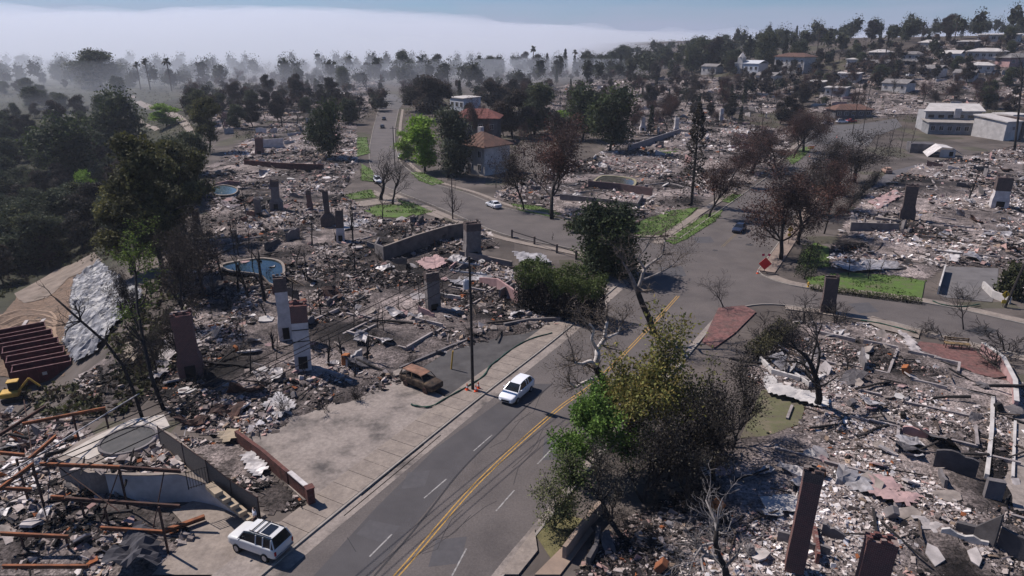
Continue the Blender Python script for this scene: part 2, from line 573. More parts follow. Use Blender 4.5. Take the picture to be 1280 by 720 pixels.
sheet('canyon_path', strip(W([(200, 162), (190, 157), (178, 150), (168, 141)]), W([(193, 164), (184, 160), (172, 153), (165, 143)])), 0.15, CONC, 6)

# painted lines, a painted wire shadow, a tar seam and patches are flat pieces lying on the road
def paint(name, line, w, mat, dz, parent):
    a, b = offset_line(line, w / 2), offset_line(line, -w / 2)
    return sheet(name, strip(a, b), dz, mat, 50, parent)
YL = catmull(KS([(-12.5, 14), (-9.4, 20), (-5.75, 27.3), (-1.95, 35.2), (3.2, 43.6), (6.7, 48.3), (12.6, 58.5), (17.5, 67.5)]))
YL2 = KS([(27.5, 86.0), (37.5, 103), (49, 121), (66, 150)])
for o_ in (0.15, -0.15):
    paint('yellow_line', offset_line(YL, o_), 0.11, PAINTY, 0.020, main_road)
    paint('yellow_line', offset_line(YL2, o_), 0.12, M('worn_yellow_paint', (0.2, 0.14, 0.07), (0.1, 0.09, 0.075), 3), 0.020, main_road)
for a_, b_ in (((565, 720), (583, 686)), ((620, 639), (643, 613)), ((672, 580), (693, 558)), ((462, 696), (490, 668)), ((530, 623), (558, 599)), ((592, 564), (615, 544))):
    paint('lane_dash', W([a_, b_]), 0.11, PAINTW, 0.022, main_road)
for ln in ([(430, 645), (470, 612), (505, 583), (551, 544)], [(452, 620), (500, 580), (530, 556)]):
    paint('edge_line', W(ln), 0.09, M('ghost_paint', (0.17, 0.155, 0.15), (0.09, 0.08, 0.08), 1.2), 0.018, main_road)
sheet('asphalt_overlay', W([(462, 720), (515, 660), (572, 592), (640, 525), (688, 480), (655, 480), (600, 520), (545, 560), (465, 640), (392, 720)]), 0.0145, M('dark_overlay', (0.078, 0.073, 0.076), (0.058, 0.054, 0.057), 0.3, 0.88, 0.12, 9), 12, main_road)
rcr = random.Random(8)
for k in range(8):
    u0, v0 = rcr.uniform(480, 700), rcr.uniform(500, 700)
    u0 = 560 + (720 - v0) * .75 + rcr.uniform(-70, 60)
    pts = [(u0, v0)]
    for _ in range(4): pts.append((pts[-1][0] + rcr.uniform(4, 26), pts[-1][1] - rcr.uniform(4, 22)))
    paint('sealed_crack', W(pts), 0.05, M('crack_seal', (0.045, 0.042, 0.043), (0.035, 0.032, 0.033), 2), 0.017 + .0002 * k, main_road)
for k, (u0, v0, s) in enumerate(((700, 560, 1.6), (560, 690, 1.2), (520, 600, 1.0), (840, 340, 2.2), (880, 300, 1.8), (760, 300, 1.5), (1080, 385, 1.6))):
    q = at(u0, v0)
    sheet('asphalt_patch', [(q.x - s, q.y - s * 1.2), (q.x + s * .8, q.y - s * .9), (q.x + s, q.y + s * 1.3), (q.x - s * .8, q.y + s)], 0.0165 + .0004 * k, M('patch_grey', (0.085, 0.08, 0.085), (0.065, 0.062, 0.066), 1.5), 20, main_road)
TAR = M('seam_and_wire_shadow', (0.03, 0.028, 0.03), (0.022, 0.02, 0.022), 3, 0.6)
SK = [W([(468, 720), (520, 660), (575, 590), (620, 545), (662, 505), (690, 480)]), W([(480, 720), (530, 655), (582, 588), (640, 522)]), W([(457, 720), (507, 663), (560, 605)])]
for ln, w in zip(SK[:1], (0.16,)):
    paint('seam_and_wire_shadow', [tuple(p) for p in catmull([Vector(q) for q in ln], 4)], w, TAR, 0.016, main_road)  # shadow of the overhead wires, painted as a dark strip along the road
paint('seam_and_wire_shadow', W([(434, 672), (445, 690), (462, 655), (497, 660)])[:2], 0.06, TAR, 0.017, main_road)
sheet('asphalt_patch', W([(445, 668), (462, 650), (500, 658), (482, 680)]), 0.016, M('patch_grey', (0.085, 0.08, 0.085), (0.065, 0.062, 0.066), 1.5), 10, main_road)
sheet('asphalt_patch', W([(1208, 413), (1228, 407), (1248, 413), (1227, 421)]), 0.016, PATCH, 10, side_street)
for (u, v, r) in ((894, 313, 0.45), (937, 306, 0.7), (925, 297, 0.35)):
    p = at(u, v)
    cvr = MB().lathe([(r, 0.013), (r, 0.022), (r * 0.9, 0.024)], 14, (p.x, p.y, 0)).build('manhole_cover', PATCH, main_road)
    
# gutters: pale concrete strip along the kerb; kerbs; pavements
def gutter(line, side, parent, w=0.55):
    o = offset_line(line, side * w)
    sheet('gutter', strip(o, [tuple(p)[:2] for p in line]), 0.018, CONC2, 60, parent)
def kerb(name, line, side, w=0.18, hgt=0.15, cell=8):
    a = [tuple(p)[:2] for p in line]
    b = offset_line(line, side * w)
    tag(sheet(name, strip(a, b) if side < 0 else strip(b, a), hgt, KERB, cell, thick=hgt + 0.05), kind='structure')
def pavement(name, line, side, w0, w1, mat=CONC, dz=0.14, cell=8):
    a = offset_line(line, side * w0); b = offset_line(line, side * w1)
    return sheet(name, strip(a, b), dz, mat, cell, thick=dz + 0.06)
lk = [tuple(p)[:2] for p in LK]; rk = [tuple(p)[:2] for p in RK]
gutter(LK, -1, main_road, 1.1); gutter(RK, 1, main_road, 0.6)
kerb('kerb_main_left', lk[6:], 1); kerb('kerb_main_right', rk, -1)
kerb('kerb_main_far_left', [tuple(p)[:2] for p in LK2], 1); kerb('kerb_main_far_right', [tuple(p)[:2] for p in RK2], -1)
kerb('kerb_side_far', [tuple(p)[:2] for p in SF], -1 if False else 1); kerb('kerb_side_near', [tuple(p)[:2] for p in SN], -1)
kerb('kerb_cross_near', [tuple(p)[:2] for p in NEw], -1); kerb('kerb_cross_far', [tuple(p)[:2] for p in FEw], 1)
# concrete slabs of the pavement on the left are single flags with joints
def flags(line, side, w0, w1, step, s0, s1, parent):
    s = s0
    rnd = random.Random(5)
    while s < s1:
        seg = along(line, s + 0.02, s + step - 0.02)
        if len(seg) > 1:
            a = offset_line(seg, side * w0); b = offset_line(seg, side * w1)
            sheet('paving_slab', strip(a, b), 0.165 + rnd.uniform(-.006, .006), CONC, 50, parent, thick=0.06)
        s += step
pv = pavement('pavement_left', lk, 1, 0.185, 2.95, CONC2, 0.12)
LL = sum((Vector(b) - Vector(a)).length for a, b in zip(lk[:-1], lk[1:]))
flags(lk, 1, 0.20, 2.9, 1.8, 34, LL - 16, pv)
pavement('pavement_far_left', [tuple(p)[:2] for p in LK2], 1, 2.2, 3.8)
pavement('pavement_far_right', [tuple(p)[:2] for p in RK2][:18], -1, 0.25, 2.6, M('dusty_verge', (0.27, 0.21, 0.175), (0.17, 0.13, 0.11), 0.6))
pv2 = pavement('pavement_side_far', [tuple(p)[:2] for p in SF][6:], 1, 0.25, 1.9)
pavement('pavement_side_near', [tuple(p)[:2] for p in SN][7:], -1, 0.25, 1.7)
pavement('pavement_cross_near', [tuple(p)[:2] for p in NEw][24:], -1, 1.4, 2.9)
pavement('pavement_cross_far', [tuple(p)[:2] for p in FEw], 1, 1.6, 2.8)

# ---- pads, drives, lawns (all follow the ground, a little above it)
def pad(name, pix, mat, dz=0.05, cell=5, thick=0.0):
    return sheet(name, W(pix), dz, mat, cell, thick=thick)
pad('parking_pad', [(388, 634), (302, 553), (335, 528), (420, 497), (470, 484), (505, 472), (556, 497), (575, 492), (470, 568), (420, 610)], CONC2, 0.10, 4, 0.1)
pad('forecourt', [(322, 656), (392, 650), (410, 630), (430, 612), (408, 632), (340, 697), (300, 720), (190, 720), (240, 668), (215, 640), (262, 618), (300, 640)], CONC, 0.11, 4)
pad('tarmac_yard', [(588, 480), (560, 497), (512, 470), (560, 440), (600, 424), (655, 418), (690, 406), (676, 418)], M('dark_yard', (0.085, 0.08, 0.08), (0.05, 0.047, 0.048), 0.6, 0.95, 0.3), 0.06)
pad('right_drive', [(1172, 368), (1182, 333), (1248, 336), (1246, 362), (1240, 378), (1180, 372)], M('drive_grey', (0.15, 0.14, 0.14), (0.10, 0.092, 0.092), 0.5), 0.05)
pad('upper_drive', [(1062, 288), (1062, 272), (1118, 272), (1122, 288)], CONC2, 0.35, 5, 0.4)
pad('wreck_drive', [(1085, 238), (1110, 215), (1150, 205), (1150, 218), (1120, 238)], M('dark_drive', (0.12, 0.11, 0.115), (0.08, 0.075, 0.078), 0.5), 0.05)
pad('lawn_walk', [(468, 238), (505, 253), (560, 270), (552, 274), (500, 258), (460, 240)], CONC, 0.06)
pad('house_drive', [(420, 256), (500, 245), (490, 253), (420, 263)], CONC, 0.07)
pad('centre_walk', [(814, 303), (830, 290), (858, 276), (872, 262), (882, 262), (866, 280), (838, 297), (826, 306)], CONC, 0.075)
pad('centre_drive', [(740, 232), (790, 205), (860, 180), (862, 190), (800, 215), (760, 240)], CONC2, 0.09)
pad('corner_paving', [(878, 428), (898, 386), (930, 383), (945, 391), (918, 418), (893, 436)], REDPAVE, 0.16, 4, 0.16)
pad('red_patio', [(1140, 433), (1150, 428), (1215, 436), (1265, 478), (1160, 455)], REDPAVE, 0.13, 4, 0.13)
pad('corner_apron', [(1080, 402), (1090, 396), (1150, 414), (1148, 424), (1100, 412)], CONC, 0.15, 4)
pad('garage_slab', [(1235, 500), (1280, 508), (1280, 640), (1262, 640)], CONC2, 0.12, 4, 0.1)
pad('low_patio', [(668, 662), (672, 690), (648, 720), (626, 720)], CONC, 0.155, 4, 0.1)
pad('drive_strip', [(735, 655), (742, 665), (700, 720), (668, 720), (706, 682)], M('tan_path', (0.29, 0.215, 0.165), (0.2, 0.15, 0.12), 0.8), 0.13, 4, 0.1)
LAWNS = [[(452, 264), (470, 257), (505, 256), (528, 263), (505, 273), (470, 271)], [(428, 245), (464, 237), (470, 247), (436, 250)], [(497, 250), (548, 263), (520, 270)],
         [(786, 285), (826, 265), (872, 260), (852, 278), (822, 296), (796, 297)], [(832, 301), (880, 270), (904, 263), (893, 277), (858, 299), (842, 306)],
         [(638, 255), (672, 258), (700, 268), (690, 272), (650, 264)], [(984, 198), (1004, 184), (1016, 184), (1000, 200), (990, 206)], [(894, 250), (912, 243), (928, 244), (912, 254)],
         [(1008, 348), (1060, 341), (1120, 346), (1156, 352), (1152, 374), (1090, 368), (1012, 357)], [(1004, 336), (1000, 320), (1018, 304), (1036, 310), (1036, 334)],
         [(513, 216), (528, 216), (556, 229), (540, 232), (524, 226)], [(446, 172), (458, 172), (462, 192), (446, 196)], [(452, 205), (466, 214), (470, 228), (452, 226)],
         [(818, 190), (840, 182), (850, 188), (836, 194)]]
for i, L in enumerate(LAWNS):
    pad('lawn', L, GRASS, 0.085 + 0.006 * i)
lawn_w = [W(L) for L in LAWNS]
pad('lawn', [(925, 548), (952, 488), (1012, 488), (1000, 530), (960, 545)], M('scorched_lawn', (0.15, 0.125, 0.09), (0.10, 0.08, 0.065), 0.5, 0.95, 0.4, 8, c3=(0.105, 0.105, 0.055)), 0.05)
pad('verge', [(668, 668), (700, 642), (728, 650), (708, 680), (690, 702)], DRYGRASS, 0.1)
pad('verge', [(200, 208), (250, 200), (256, 205), (210, 214)], GRASS, 0.12)
pad('verge', [(60, 222), (135, 199), (138, 202), (70, 228)], M('bright_scrub', (0.13, 0.15, 0.06), (0.06, 0.075, 0.03), 0.3), 0.25)
# bare dirt terrace with vehicle ruts above the canyon
dirt = pad('dirt_terrace', [(0, 400), (20, 372), (70, 345), (118, 322), (130, 340), (108, 390), (92, 440), (80, 470), (0, 470)], DIRT, 0.06, 3)
for k in range(6):
    ln = W([(2 + k * 3, 398 + k * 8), (30 + k * 4, 388 + k * 7), (58 + k * 2, 392 + k * 8), (66 - k * 3, 408 + k * 8), (48 - k * 6, 424 + k * 4)])
    sm = [tuple(p) for p in catmull([Vector(q) for q in ln], 5)]
    paint('wheel_rut', sm, 0.45, M('rut_soil', (0.13, 0.085, 0.06), (0.09, 0.06, 0.045), 1.0), 0.13, dirt)
    paint('rut_ridge', offset_line(sm, 0.5), 0.3, M('ridge_soil', (0.3, 0.21, 0.15), (0.2, 0.14, 0.1), 1.0), 0.15, dirt)
for ln in ([(22, 420), (34, 402)], [(40, 419), (56, 400)]):
    q = W(ln); mbp = MB().bar((*q[0], hz(*q[0]) + .2), (*q[1], hz(*q[1]) + .2), 0.5, 0.12)
    thing_mesh(mbp, 'scaffold_board', STUCCO, 'pale plank lying on the brown dirt terrace beside the red dumpsters', 'plank', 'planks on the dirt')
RIM = [[(18, 368), (70, 338), (118, 316), (128, 326), (86, 348), (30, 380)]]
for r_ in RIM:
    pad('sand_rim', r_, M('pale_soil', (0.23, 0.185, 0.155), (0.12, 0.097, 0.08), 0.4, 0.95, 0.4, 3), 0.2, 3)

# ============================================================ burnt lots: ash beds and loose rubble
LOTS = {}
def lot(name, pix, amp, cell):
    poly = W(pix)
    LOTS[name] = (poly, amp, cell)
    return poly
lot('steel_house', [(0, 512), (60, 520), (120, 545), (170, 590), (225, 660), (245, 668), (200, 720), (0, 720)], 0.9, 0.5)
lot('chimney_lot', [(192, 500), (225, 462), (232, 432), (290, 395), (300, 345), (420, 332), (560, 318), (640, 330), (650, 378), (704, 402), (640, 420), (560, 440), (500, 478), (445, 507), (392, 522), (345, 543), (300, 552), (240, 540)], 1.0, 0.5)
lot('pool_lot', [(255, 330), (262, 290), (258, 250), (256, 214), (330, 196), (420, 232), (440, 250), (480, 275), (560, 276), (612, 290), (625, 310), (560, 318), (420, 332), (300, 343)], 0.9, 0.8)
lot('far_left_lot', [(256, 212), (300, 180), (340, 155), (444, 150), (448, 205), (430, 240), (330, 195)], 1.0, 1.5)
lot('centre_lot', [(612, 250), (640, 226), (690, 212), (745, 195), (850, 192), (905, 236), (868, 258), (790, 280), (722, 276), (690, 262), (640, 252)], 1.0, 0.9)
lot('centre_back_lot', [(745, 194), (790, 160), (880, 145), (990, 165), (985, 195), (925, 240), (905, 236), (850, 190)], 1.0, 1.6)
lot('upper_right_lot', [(1040, 312), (1060, 270), (1090, 238), (1150, 205), (1280, 180), (1280, 372), (1250, 334), (1182, 332), (1160, 350), (1080, 340), (1036, 334)], 1.0, 0.8)
lot('lower_right_lot', [(720, 720), (745, 672), (800, 640), (880, 600), (905, 555), (930, 548), (1000, 532), (1014, 488), (950, 485), (935, 470), (950, 425), (985, 400), (1080, 404), (1140, 430), (1230, 470), (1280, 478), (1280, 720)], 0.8, 0.5)
lot('bank_lot', [(186, 505), (180, 470), (205, 415), (236, 345), (252, 300), (262, 332), (298, 346), (290, 393), (232, 430), (224, 462), (192, 498)], 0.5, 0.8)
lot('dump_bank', [(96, 476), (140, 442), (180, 428), (184, 505), (150, 520), (110, 502)], 0.6, 0.8)
lot('side_yard', [(222, 548), (296, 556), (382, 634), (334, 644), (286, 596)], 0.5, 0.5)
lot('far_centre_lot', [(640, 150), (655, 118), (740, 100), (870, 96), (1000, 108), (1000, 140), (880, 143), (760, 165)], 1.4, 3.5)
lot('distant_left_lot', [(262, 172), (270, 130), (300, 112), (470, 100), (474, 130), (448, 148), (340, 152)], 1.4, 3.5)
lot('hill_lot', [(1010, 140), (1040, 95), (1150, 60), (1280, 48), (1280, 130), (1160, 140), (1100, 148)], 1.2, 3.5)

def bumps(x, y, poly, amp):
    f = S(edge_dist(x, y, poly) / 2.5)
    b = 0.45 + 0.45 * vnoise(x, y, 5.5, 5) + 0.3 * vnoise(x, y, 2.2, 6) + 0.24 * vnoise(x, y, 1.1, 7)
    return amp * f * np.clip(b, 0.02, 2) * 0.72

def lotz(x, y):
    z = hz(x, y)
    for poly, amp, cell in LOTS.values():
        if inside(np.array([x]), np.array([y]), poly)[0]:
            z = z + float(bumps(np.array([x]), np.array([y]), poly, amp)[0])
            break
    return z

def zone(x, y):
    """where a lot lies under pale fallen plaster (1) or burnt to char (-1)"""
    return np.clip(1.25 * vnoise(x, y, 9, 12) + .7 * vnoise(x, y, 4, 13), -1, 1)
def bed(name):
    poly, amp, cell = LOTS[name]
    xs = np.array([p[0] for p in poly]); ys = np.array([p[1] for p in poly])
    ax = np.arange(xs.min(), xs.max() + cell, cell); ay = np.arange(ys.min(), ys.max() + cell, cell)
    X, Y = np.meshgrid(ax, ay)
    Z = h(X, Y) + 0.03 + bumps(X, Y, poly, amp)
    ii = np.arange(X.size).reshape(X.shape)
    f = np.stack([ii[:-1, :-1], ii[:-1, 1:], ii[1:, 1:], ii[1:, :-1]], -1).reshape(-1, 4)
    c_x = (X[:-1, :-1] + cell / 2).ravel(); c_y = (Y[:-1, :-1] + cell / 2).ravel()
    keep = inside(c_x, c_y, poly)
    f = f[keep]
    used = np.unique(f); mp = -np.ones(X.size, int); mp[used] = np.arange(len(used))
    kx, ky = c_x[keep], c_y[keep]
    zz = (.5 + .5 * zone(kx, ky))[:, None]
    colr = np.array([.013, .011, .011]) * (1 - zz) ** 1.0 + np.array([.29, .25, .235]) * zz
    colr = colr * (1 + .25 * vnoise(kx, ky, 1.6, 8))[:, None]
    me = raw_mesh('ash_bed', np.stack([X.ravel(), Y.ravel(), Z.ravel()], -1)[used], mp[f], colr, smooth=True)
    tag(link('ash_bed_' + name, me, ASHBED), kind='structure')
for k in LOTS: bed(k)

CUBE = np.array([(x, y, z) for z in (-.5, .5) for x, y in ((-.5, -.5), (.5, -.5), (.5, .5), (-.5, .5))])
CF = np.array([(4, 5, 6, 7), (0, 1, 5, 4), (1, 2, 6, 5), (2, 3, 7, 6), (3, 0, 4, 7)])
PAL = np.array([(0.57, 0.51, 0.485), (0.37, 0.318, 0.30), (0.235, 0.194, 0.181), (0.085, 0.069, 0.065), (0.014, 0.012, 0.012), (0.44, 0.285, 0.255), (0.25, 0.085, 0.035), (0.30, 0.22, 0.165), (0.78, 0.73, 0.715), (0.010, 0.009, 0.009)])
def rand_rot(rng, n, tilt):
    a = rng.uniform(0, 2 * PI, n); b = rng.normal(0, tilt, n); c = rng.normal(0, tilt, n)
    ca, sa, cb, sb, cc, sc = np.cos(a), np.sin(a), np.cos(b), np.sin(b), np.cos(c), np.sin(c)
    Rz = np.zeros((n, 3, 3)); Rz[:, 0, 0] = ca; Rz[:, 0, 1] = -sa; Rz[:, 1, 0] = sa; Rz[:, 1, 1] = ca; Rz[:, 2, 2] = 1
    Rx = np.zeros((n, 3, 3)); Rx[:, 0, 0] = 1; Rx[:, 1, 1] = cb; Rx[:, 1, 2] = -sb; Rx[:, 2, 1] = sb; Rx[:, 2, 2] = cb
    Ry = np.zeros((n, 3, 3)); Ry[:, 1, 1] = 1; Ry[:, 0, 0] = cc; Ry[:, 0, 2] = sc; Ry[:, 2, 0] = -sc; Ry[:, 2, 2] = cc
    return Rz @ Rx @ Ry

def rubble(lotname, n, smin, smax, seed, label, pink=0.0, dark=0.0, light=0.0, poly=None, zc=None):
    if poly is None: poly, amp, cell = LOTS[lotname]
    rng = np.random.default_rng(seed)
    xs = np.array([p[0] for p in poly]); ys = np.array([p[1] for p in poly])
    X, Y = [], []
    while sum(len(a) for a in X) < n:
        x = rng.uniform(xs.min(), xs.max(), n); y = rng.uniform(ys.min(), ys.max(), n)
        dens = 0.42 + 0.85 * vnoise(x, y, 6.5, seed) + 0.5 * vnoise(x, y, 2.4, seed + 1)
        k = inside(x, y, poly) & (rng.random(n) < dens)
        X.append(x[k]); Y.append(y[k])
    X = np.concatenate(X)[:n]; Y = np.concatenate(Y)[:n]
    s = smin * (smax / smin) ** (rng.random(n) ** 3.2)
    kind = rng.random(n)
    sc = np.stack([s * rng.uniform(.7, 1.3, n), s * rng.uniform(.5, 1.0, n), s * rng.uniform(.35, .8, n)], -1)
    plate = kind < 0.52
    sc[plate] = np.stack([s * rng.uniform(1.1, 2.0, n), s * rng.uniform(.7, 1.4, n), np.full(n, 0.03) + s * 0.05], -1)[plate]
    stick = kind > 0.80
    sc[stick] = np.stack([s * rng.uniform(2.2, 5.0, n), s * rng.uniform(.08, .2, n), s * rng.uniform(.08, .2, n)], -1)[stick]
    rot = rand_rot(rng, n, 0.36)
    gz_ = np.full(n, zc) if zc is not None else h(X, Y) + 0.03 + bumps(X, Y, poly, amp)
    loc = np.stack([X, Y, gz_ + sc[:, 2] * 0.2 + s * 0.04], -1)
    base = np.repeat(CUBE[None], n, 0) * (1 + rng.normal(0, 0.13, (n, 8, 3)))
    v = np.einsum('nij,nkj->nki', rot, base * sc[:, None, :]) + loc[:, None, :]
    f = (CF[None] + (np.arange(n) * 8)[:, None, None]).reshape(-1, 4)
    # colour of each piece: zones of the lot differ, pieces vary
    z1 = zone(X, Y); z2 = vnoise(X, Y, 5, seed + 3)
    r = rng.random(n) + 0.36 * z1 - dark + light - 0.03
    ci = np.select([r > 0.96, r > 0.74, r > 0.5, r > 0.33, r > 0.17], [8, 0, 1, 2, 3], 4)
    ci = np.where((rng.random(n) < 0.05 + pink + 0.1 * z2), 5, ci)
    ci = np.where(rng.random(n) < 0.022, 6, ci)
    ci = np.where(rng.random(n) < 0.05, 7, ci)
    ci = np.where(stick & (rng.random(n) < 0.55), 9, ci)
    c = PAL[ci] * rng.uniform(.75, 1.2, (n, 1))
    me = raw_mesh('rubble', v.reshape(-1, 3), f, np.repeat(c, 5, 0))
    o = link('rubble', me, RUBBLE)
    tag(o, label, 'rubble', kind='stuff')
rubble('steel_house', 8100, 0.07, 0.59, 11, 'ash, plaster and charred rubble between the rusted steel beams', dark=0.14)
rubble('chimney_lot', 22500, 0.08, 0.59, 12, 'pale broken plaster and ash rubble around the white chimneys', dark=0.06)
rubble('pool_lot', 15300, 0.12, 0.76, 13, 'grey rubble of the burnt houses around the pools', dark=0.08)
rubble('bank_lot', 4050, 0.10, 0.59, 22, 'black charred litter on the bank beside the red brick chimney', dark=0.32)
rubble('dump_bank', 2700, 0.10, 0.67, 25, 'dark burnt litter on the bank behind the dumpsters', dark=0.28)
rubble('side_yard', 1980, 0.07, 0.50, 23, 'grey litter between the screen fence and the red boundary wall', dark=0.12)
rubble('far_left_lot', 7650, 0.2, 1.18, 14, 'rubble of burnt houses by the long red garden wall', pink=0.06, dark=.06)
rubble('centre_lot', 10800, 0.12, 0.84, 15, 'pinkish rubble between the cross street and the main road', pink=0.08, dark=.05)
rubble('centre_back_lot', 7200, 0.2, 1.26, 16, 'pale grey rubble behind the tall scorched conifer', dark=0.02)
rubble('upper_right_lot', 17100, 0.10, 0.80, 17, 'pale rubble of the burnt house above the side street', pink=0.03, light=0.02)
rubble('lower_right_lot', 26100, 0.055, 0.39, 18, 'grey ash and broken plaster rubble around the near brick chimneys', dark=0.05)
rubble('far_centre_lot', 4500, 0.4, 1.85, 19, 'distant rubble of burnt houses beyond the red tiled roofs', dark=0.12)
rubble('distant_left_lot', 4050, 0.4, 1.85, 20, 'distant rubble of burnt houses on the canyon side of the far street', dark=0.16)
rubble('hill_lot', 4500, 0.4, 1.68, 21, 'rubble of burnt houses scattered over the hillside', dark=0.12)
# ---- footprints of the burnt houses: low broken foundation walls, room by room
FND = M('foundation_concrete', (0.36, 0.32, 0.31), (0.15, 0.13, 0.128), .9, .95, .2)
rf_ = random.Random(17)
def footprint(u, v, rz, rooms, label):
    p = at(u, v)
    e = empty('house_foundation', (p.x, p.y, hz(p.x, p.y)), rz, label, 'foundation')
    ca, sa = math.cos(rz), math.sin(rz)
    for (x0, y0, x1, y1) in rooms:
        for (ax, ay, bx, by) in ((x0, y0, x1, y0), (x1, y0, x1, y1), (x1, y1, x0, y1), (x0, y1, x0, y0)):
            t0 = 0.0
            while t0 < .98:
                t1 = min(1, t0 + rf_.uniform(.25, .7))
                if rf_.random() < .72:
                    A = Vector((ax + (bx - ax) * t0, ay + (by - ay) * t0, 0)); B = Vector((ax + (bx - ax) * t1, ay + (by - ay) * t1, 0))
                    m = (A + B) / 2
                    zz = lotz(p.x + m.x * ca - m.y * sa, p.y + m.x * sa + m.y * ca) - hz(p.x, p.y)
                    hh = rf_.uniform(.08, .36)
                    MB().bar(A + Vector((0, 0, zz + hh / 2 - .15)), B + Vector((0, 0, zz + hh / 2 - .15)), .24, hh + .3).build('foundation_wall', FND, e)
                t0 = t1 + rf_.uniform(0, .15)
RS = math.atan2(.866, .5)
for (u, v, rz, rooms, lb) in [
    (450, 425, RS, [(-9, -7, 0, 2), (0, -7, 7, 0), (-6, 2, 5, 8)], 'broken foundation of the burnt house with the banded white chimney'),
    (560, 370, RS, [(-6, -5, 3, 4), (3, -5, 9, 2)], 'broken foundation in front of the pink stucco wall'),
    (400, 300, .9, [(-9, -6, 0, 3), (0, -6, 8, 5)], 'broken foundation around the slim pale chimney'),
    (330, 290, .5, [(-8, -5, 3, 5), (3, -3, 9, 6)], 'broken foundation below the stepped stone chimney'),
    (350, 240, .4, [(-10, -6, 2, 5), (2, -6, 10, 3)], 'broken foundation behind the stepped stone chimney'),
    (700, 240, .4, [(-7, -5, 3, 4), (3, -4, 10, 5)], 'broken foundation in the centre lot beside the big brown tree'),
    (840, 235, .5, [(-8, -6, 2, 4), (2, -6, 8, 3)], 'broken foundation beside the scorched conifer'),
    (880, 185, .4, [(-10, -7, 2, 5), (2, -5, 10, 6)], 'broken foundation among the pale rubble behind the scorched conifer'),
    (1180, 290, -.5, [(-9, -6, 1, 4), (1, -6, 9, 2), (-4, 4, 6, 10)], 'broken foundation of the house above the grey drive'),
    (1220, 235, -.4, [(-9, -6, 1, 4), (1, -4, 9, 6)], 'broken foundation below the collapsed white garage'),
    (1120, 560, RS - PI / 2, [(-9, -6, 0, 3), (0, -6, 9, 2), (-4, 3, 6, 9)], 'broken foundation of the ash lot house behind the pink slab'),
    (1090, 450, -.6, [(-7, -4, 2, 4), (2, -4, 8, 3)], 'broken foundation beside the red patio')]:
    footprint(u, v, rz, rooms, lb)
# ============================================================ VEGETATION
def z_of(p, v):
    """height at place p that the picture shows at row v"""
    b = -(v - 360) / F_PX
    return CAM_H + p.y * (-math.sin(PITCH) + b * math.cos(PITCH)) / (math.cos(PITCH) + b * math.sin(PITCH))

def skeleton(seed, H, r0, levels=4, kids=(6, 5, 4, 4), ratio=(0.62, 0.6, 0.58, 0.5), spread=0.85, wander=0.22, up=0.06, lean=(0, 0), trunk=0.45, first=0.45, droop=0.0):
    rng = random.Random(seed)
    lines, tips = [], []
    def rv(): return Vector((rng.gauss(0, 1), rng.gauss(0, 1), rng.gauss(0, 1)))
    def grow(p, d, L, r, lev):
        n = 5 if lev == 0 else (4 if lev < 3 else 3)
        pts, rad = [p.copy()], [r]
        dirs = [d.copy()]
        for i in range(n):
            d = (d + rv() * wander * (0.6 if lev == 0 else 1) + Vector((0, 0, up if lev < 3 else up - droop))).normalized()
            p = p + d * (L / n)
            pts.append(p.copy()); dirs.append(d.copy())
            rad.append(r * (1 - (0.5 if lev < levels else 0.75) * (i + 1) / n))
        lines.append((pts, rad, lev))
        if lev < levels:
            k = kids[lev]
            for c in range(k):
                t = 1.0 if c == 0 else rng.uniform(first if lev == 0 else 0.3, 1.0)
                i = min(int(t * n), n)
                dd = dirs[i]
                ax = dd.cross(rv()).normalized()
                ang = spread * rng.uniform(0.55, 1.15) * (0.5 if c == 0 else 1)
                nd = (Matrix.Rotation(ang, 3, ax) @ dd).normalized()
                if lev < 2 and nd.z < -0.1: nd.z *= -0.5
                grow(pts[i].copy(), nd, L * ratio[lev] * rng.uniform(0.7, 1.15), rad[i] * rng.uniform(0.45, 0.68), lev + 1)
        else:
            tips.append((pts[-1], d)); tips.append((pts[1], d))
    d0 = Vector((lean[0], lean[1], 1)).normalized()
    grow(Vector((0, 0, -0.15)), d0, H * trunk, r0, 0)
    zmax = max(p.z for pts, _, _ in lines for p in pts)
    k = H / zmax
    lines = [([p * k for p in pts], rad, lev) for pts, rad, lev in lines]
    tips = [(p * k, d) for p, d in tips]
    return lines, tips

def limbs_mesh(name, lines, lo, hi, rmin=0.012):
    mb = MB()
    for pts, rad, lev in lines:
        if lo <= lev <= hi:
            mb.tube(pts, [max(x, rmin) for x in rad], (7, 5, 4, 3, 3, 3)[lev], cap=(lev == 0))
    me = mb.mesh(name)
    for p in me.polygons: p.use_smooth = True
    return me

def leaf_mesh(name, cent, size, colr, seed, var=0.25, clump=None, flat=0.0):
    """one small quad per leaf spray around the given centres"""
    rng = np.random.default_rng(seed)
    c = np.asarray(cent, float); n = len(c)
    a = rng.normal(0, 1, (n, 3)); a[:, 2] *= (1 - flat); a /= np.linalg.norm(a, axis=1)[:, None]
    b = np.cross(a, rng.normal(0, 1, (n, 3))); b /= np.linalg.norm(b, axis=1)[:, None] + 1e-9
    s = np.asarray(size, float).reshape(-1, 1) * rng.uniform(.6, 1.5, (n, 1)); w = s * rng.uniform(.4, .8, (n, 1))
    v = np.stack([c - a * s * .5, c + b * w * .5, c + a * s * .55, c - b * w * .5], 1)
    cols = np.asarray(colr, float)
    if cols.ndim == 1: cols = np.repeat(cols[None], n, 0)
    cols = cols * rng.uniform(1 - var, 1 + var, (n, 1))
    return raw_mesh(name, v.reshape(-1, 3), np.arange(n * 4).reshape(n, 4), cols)

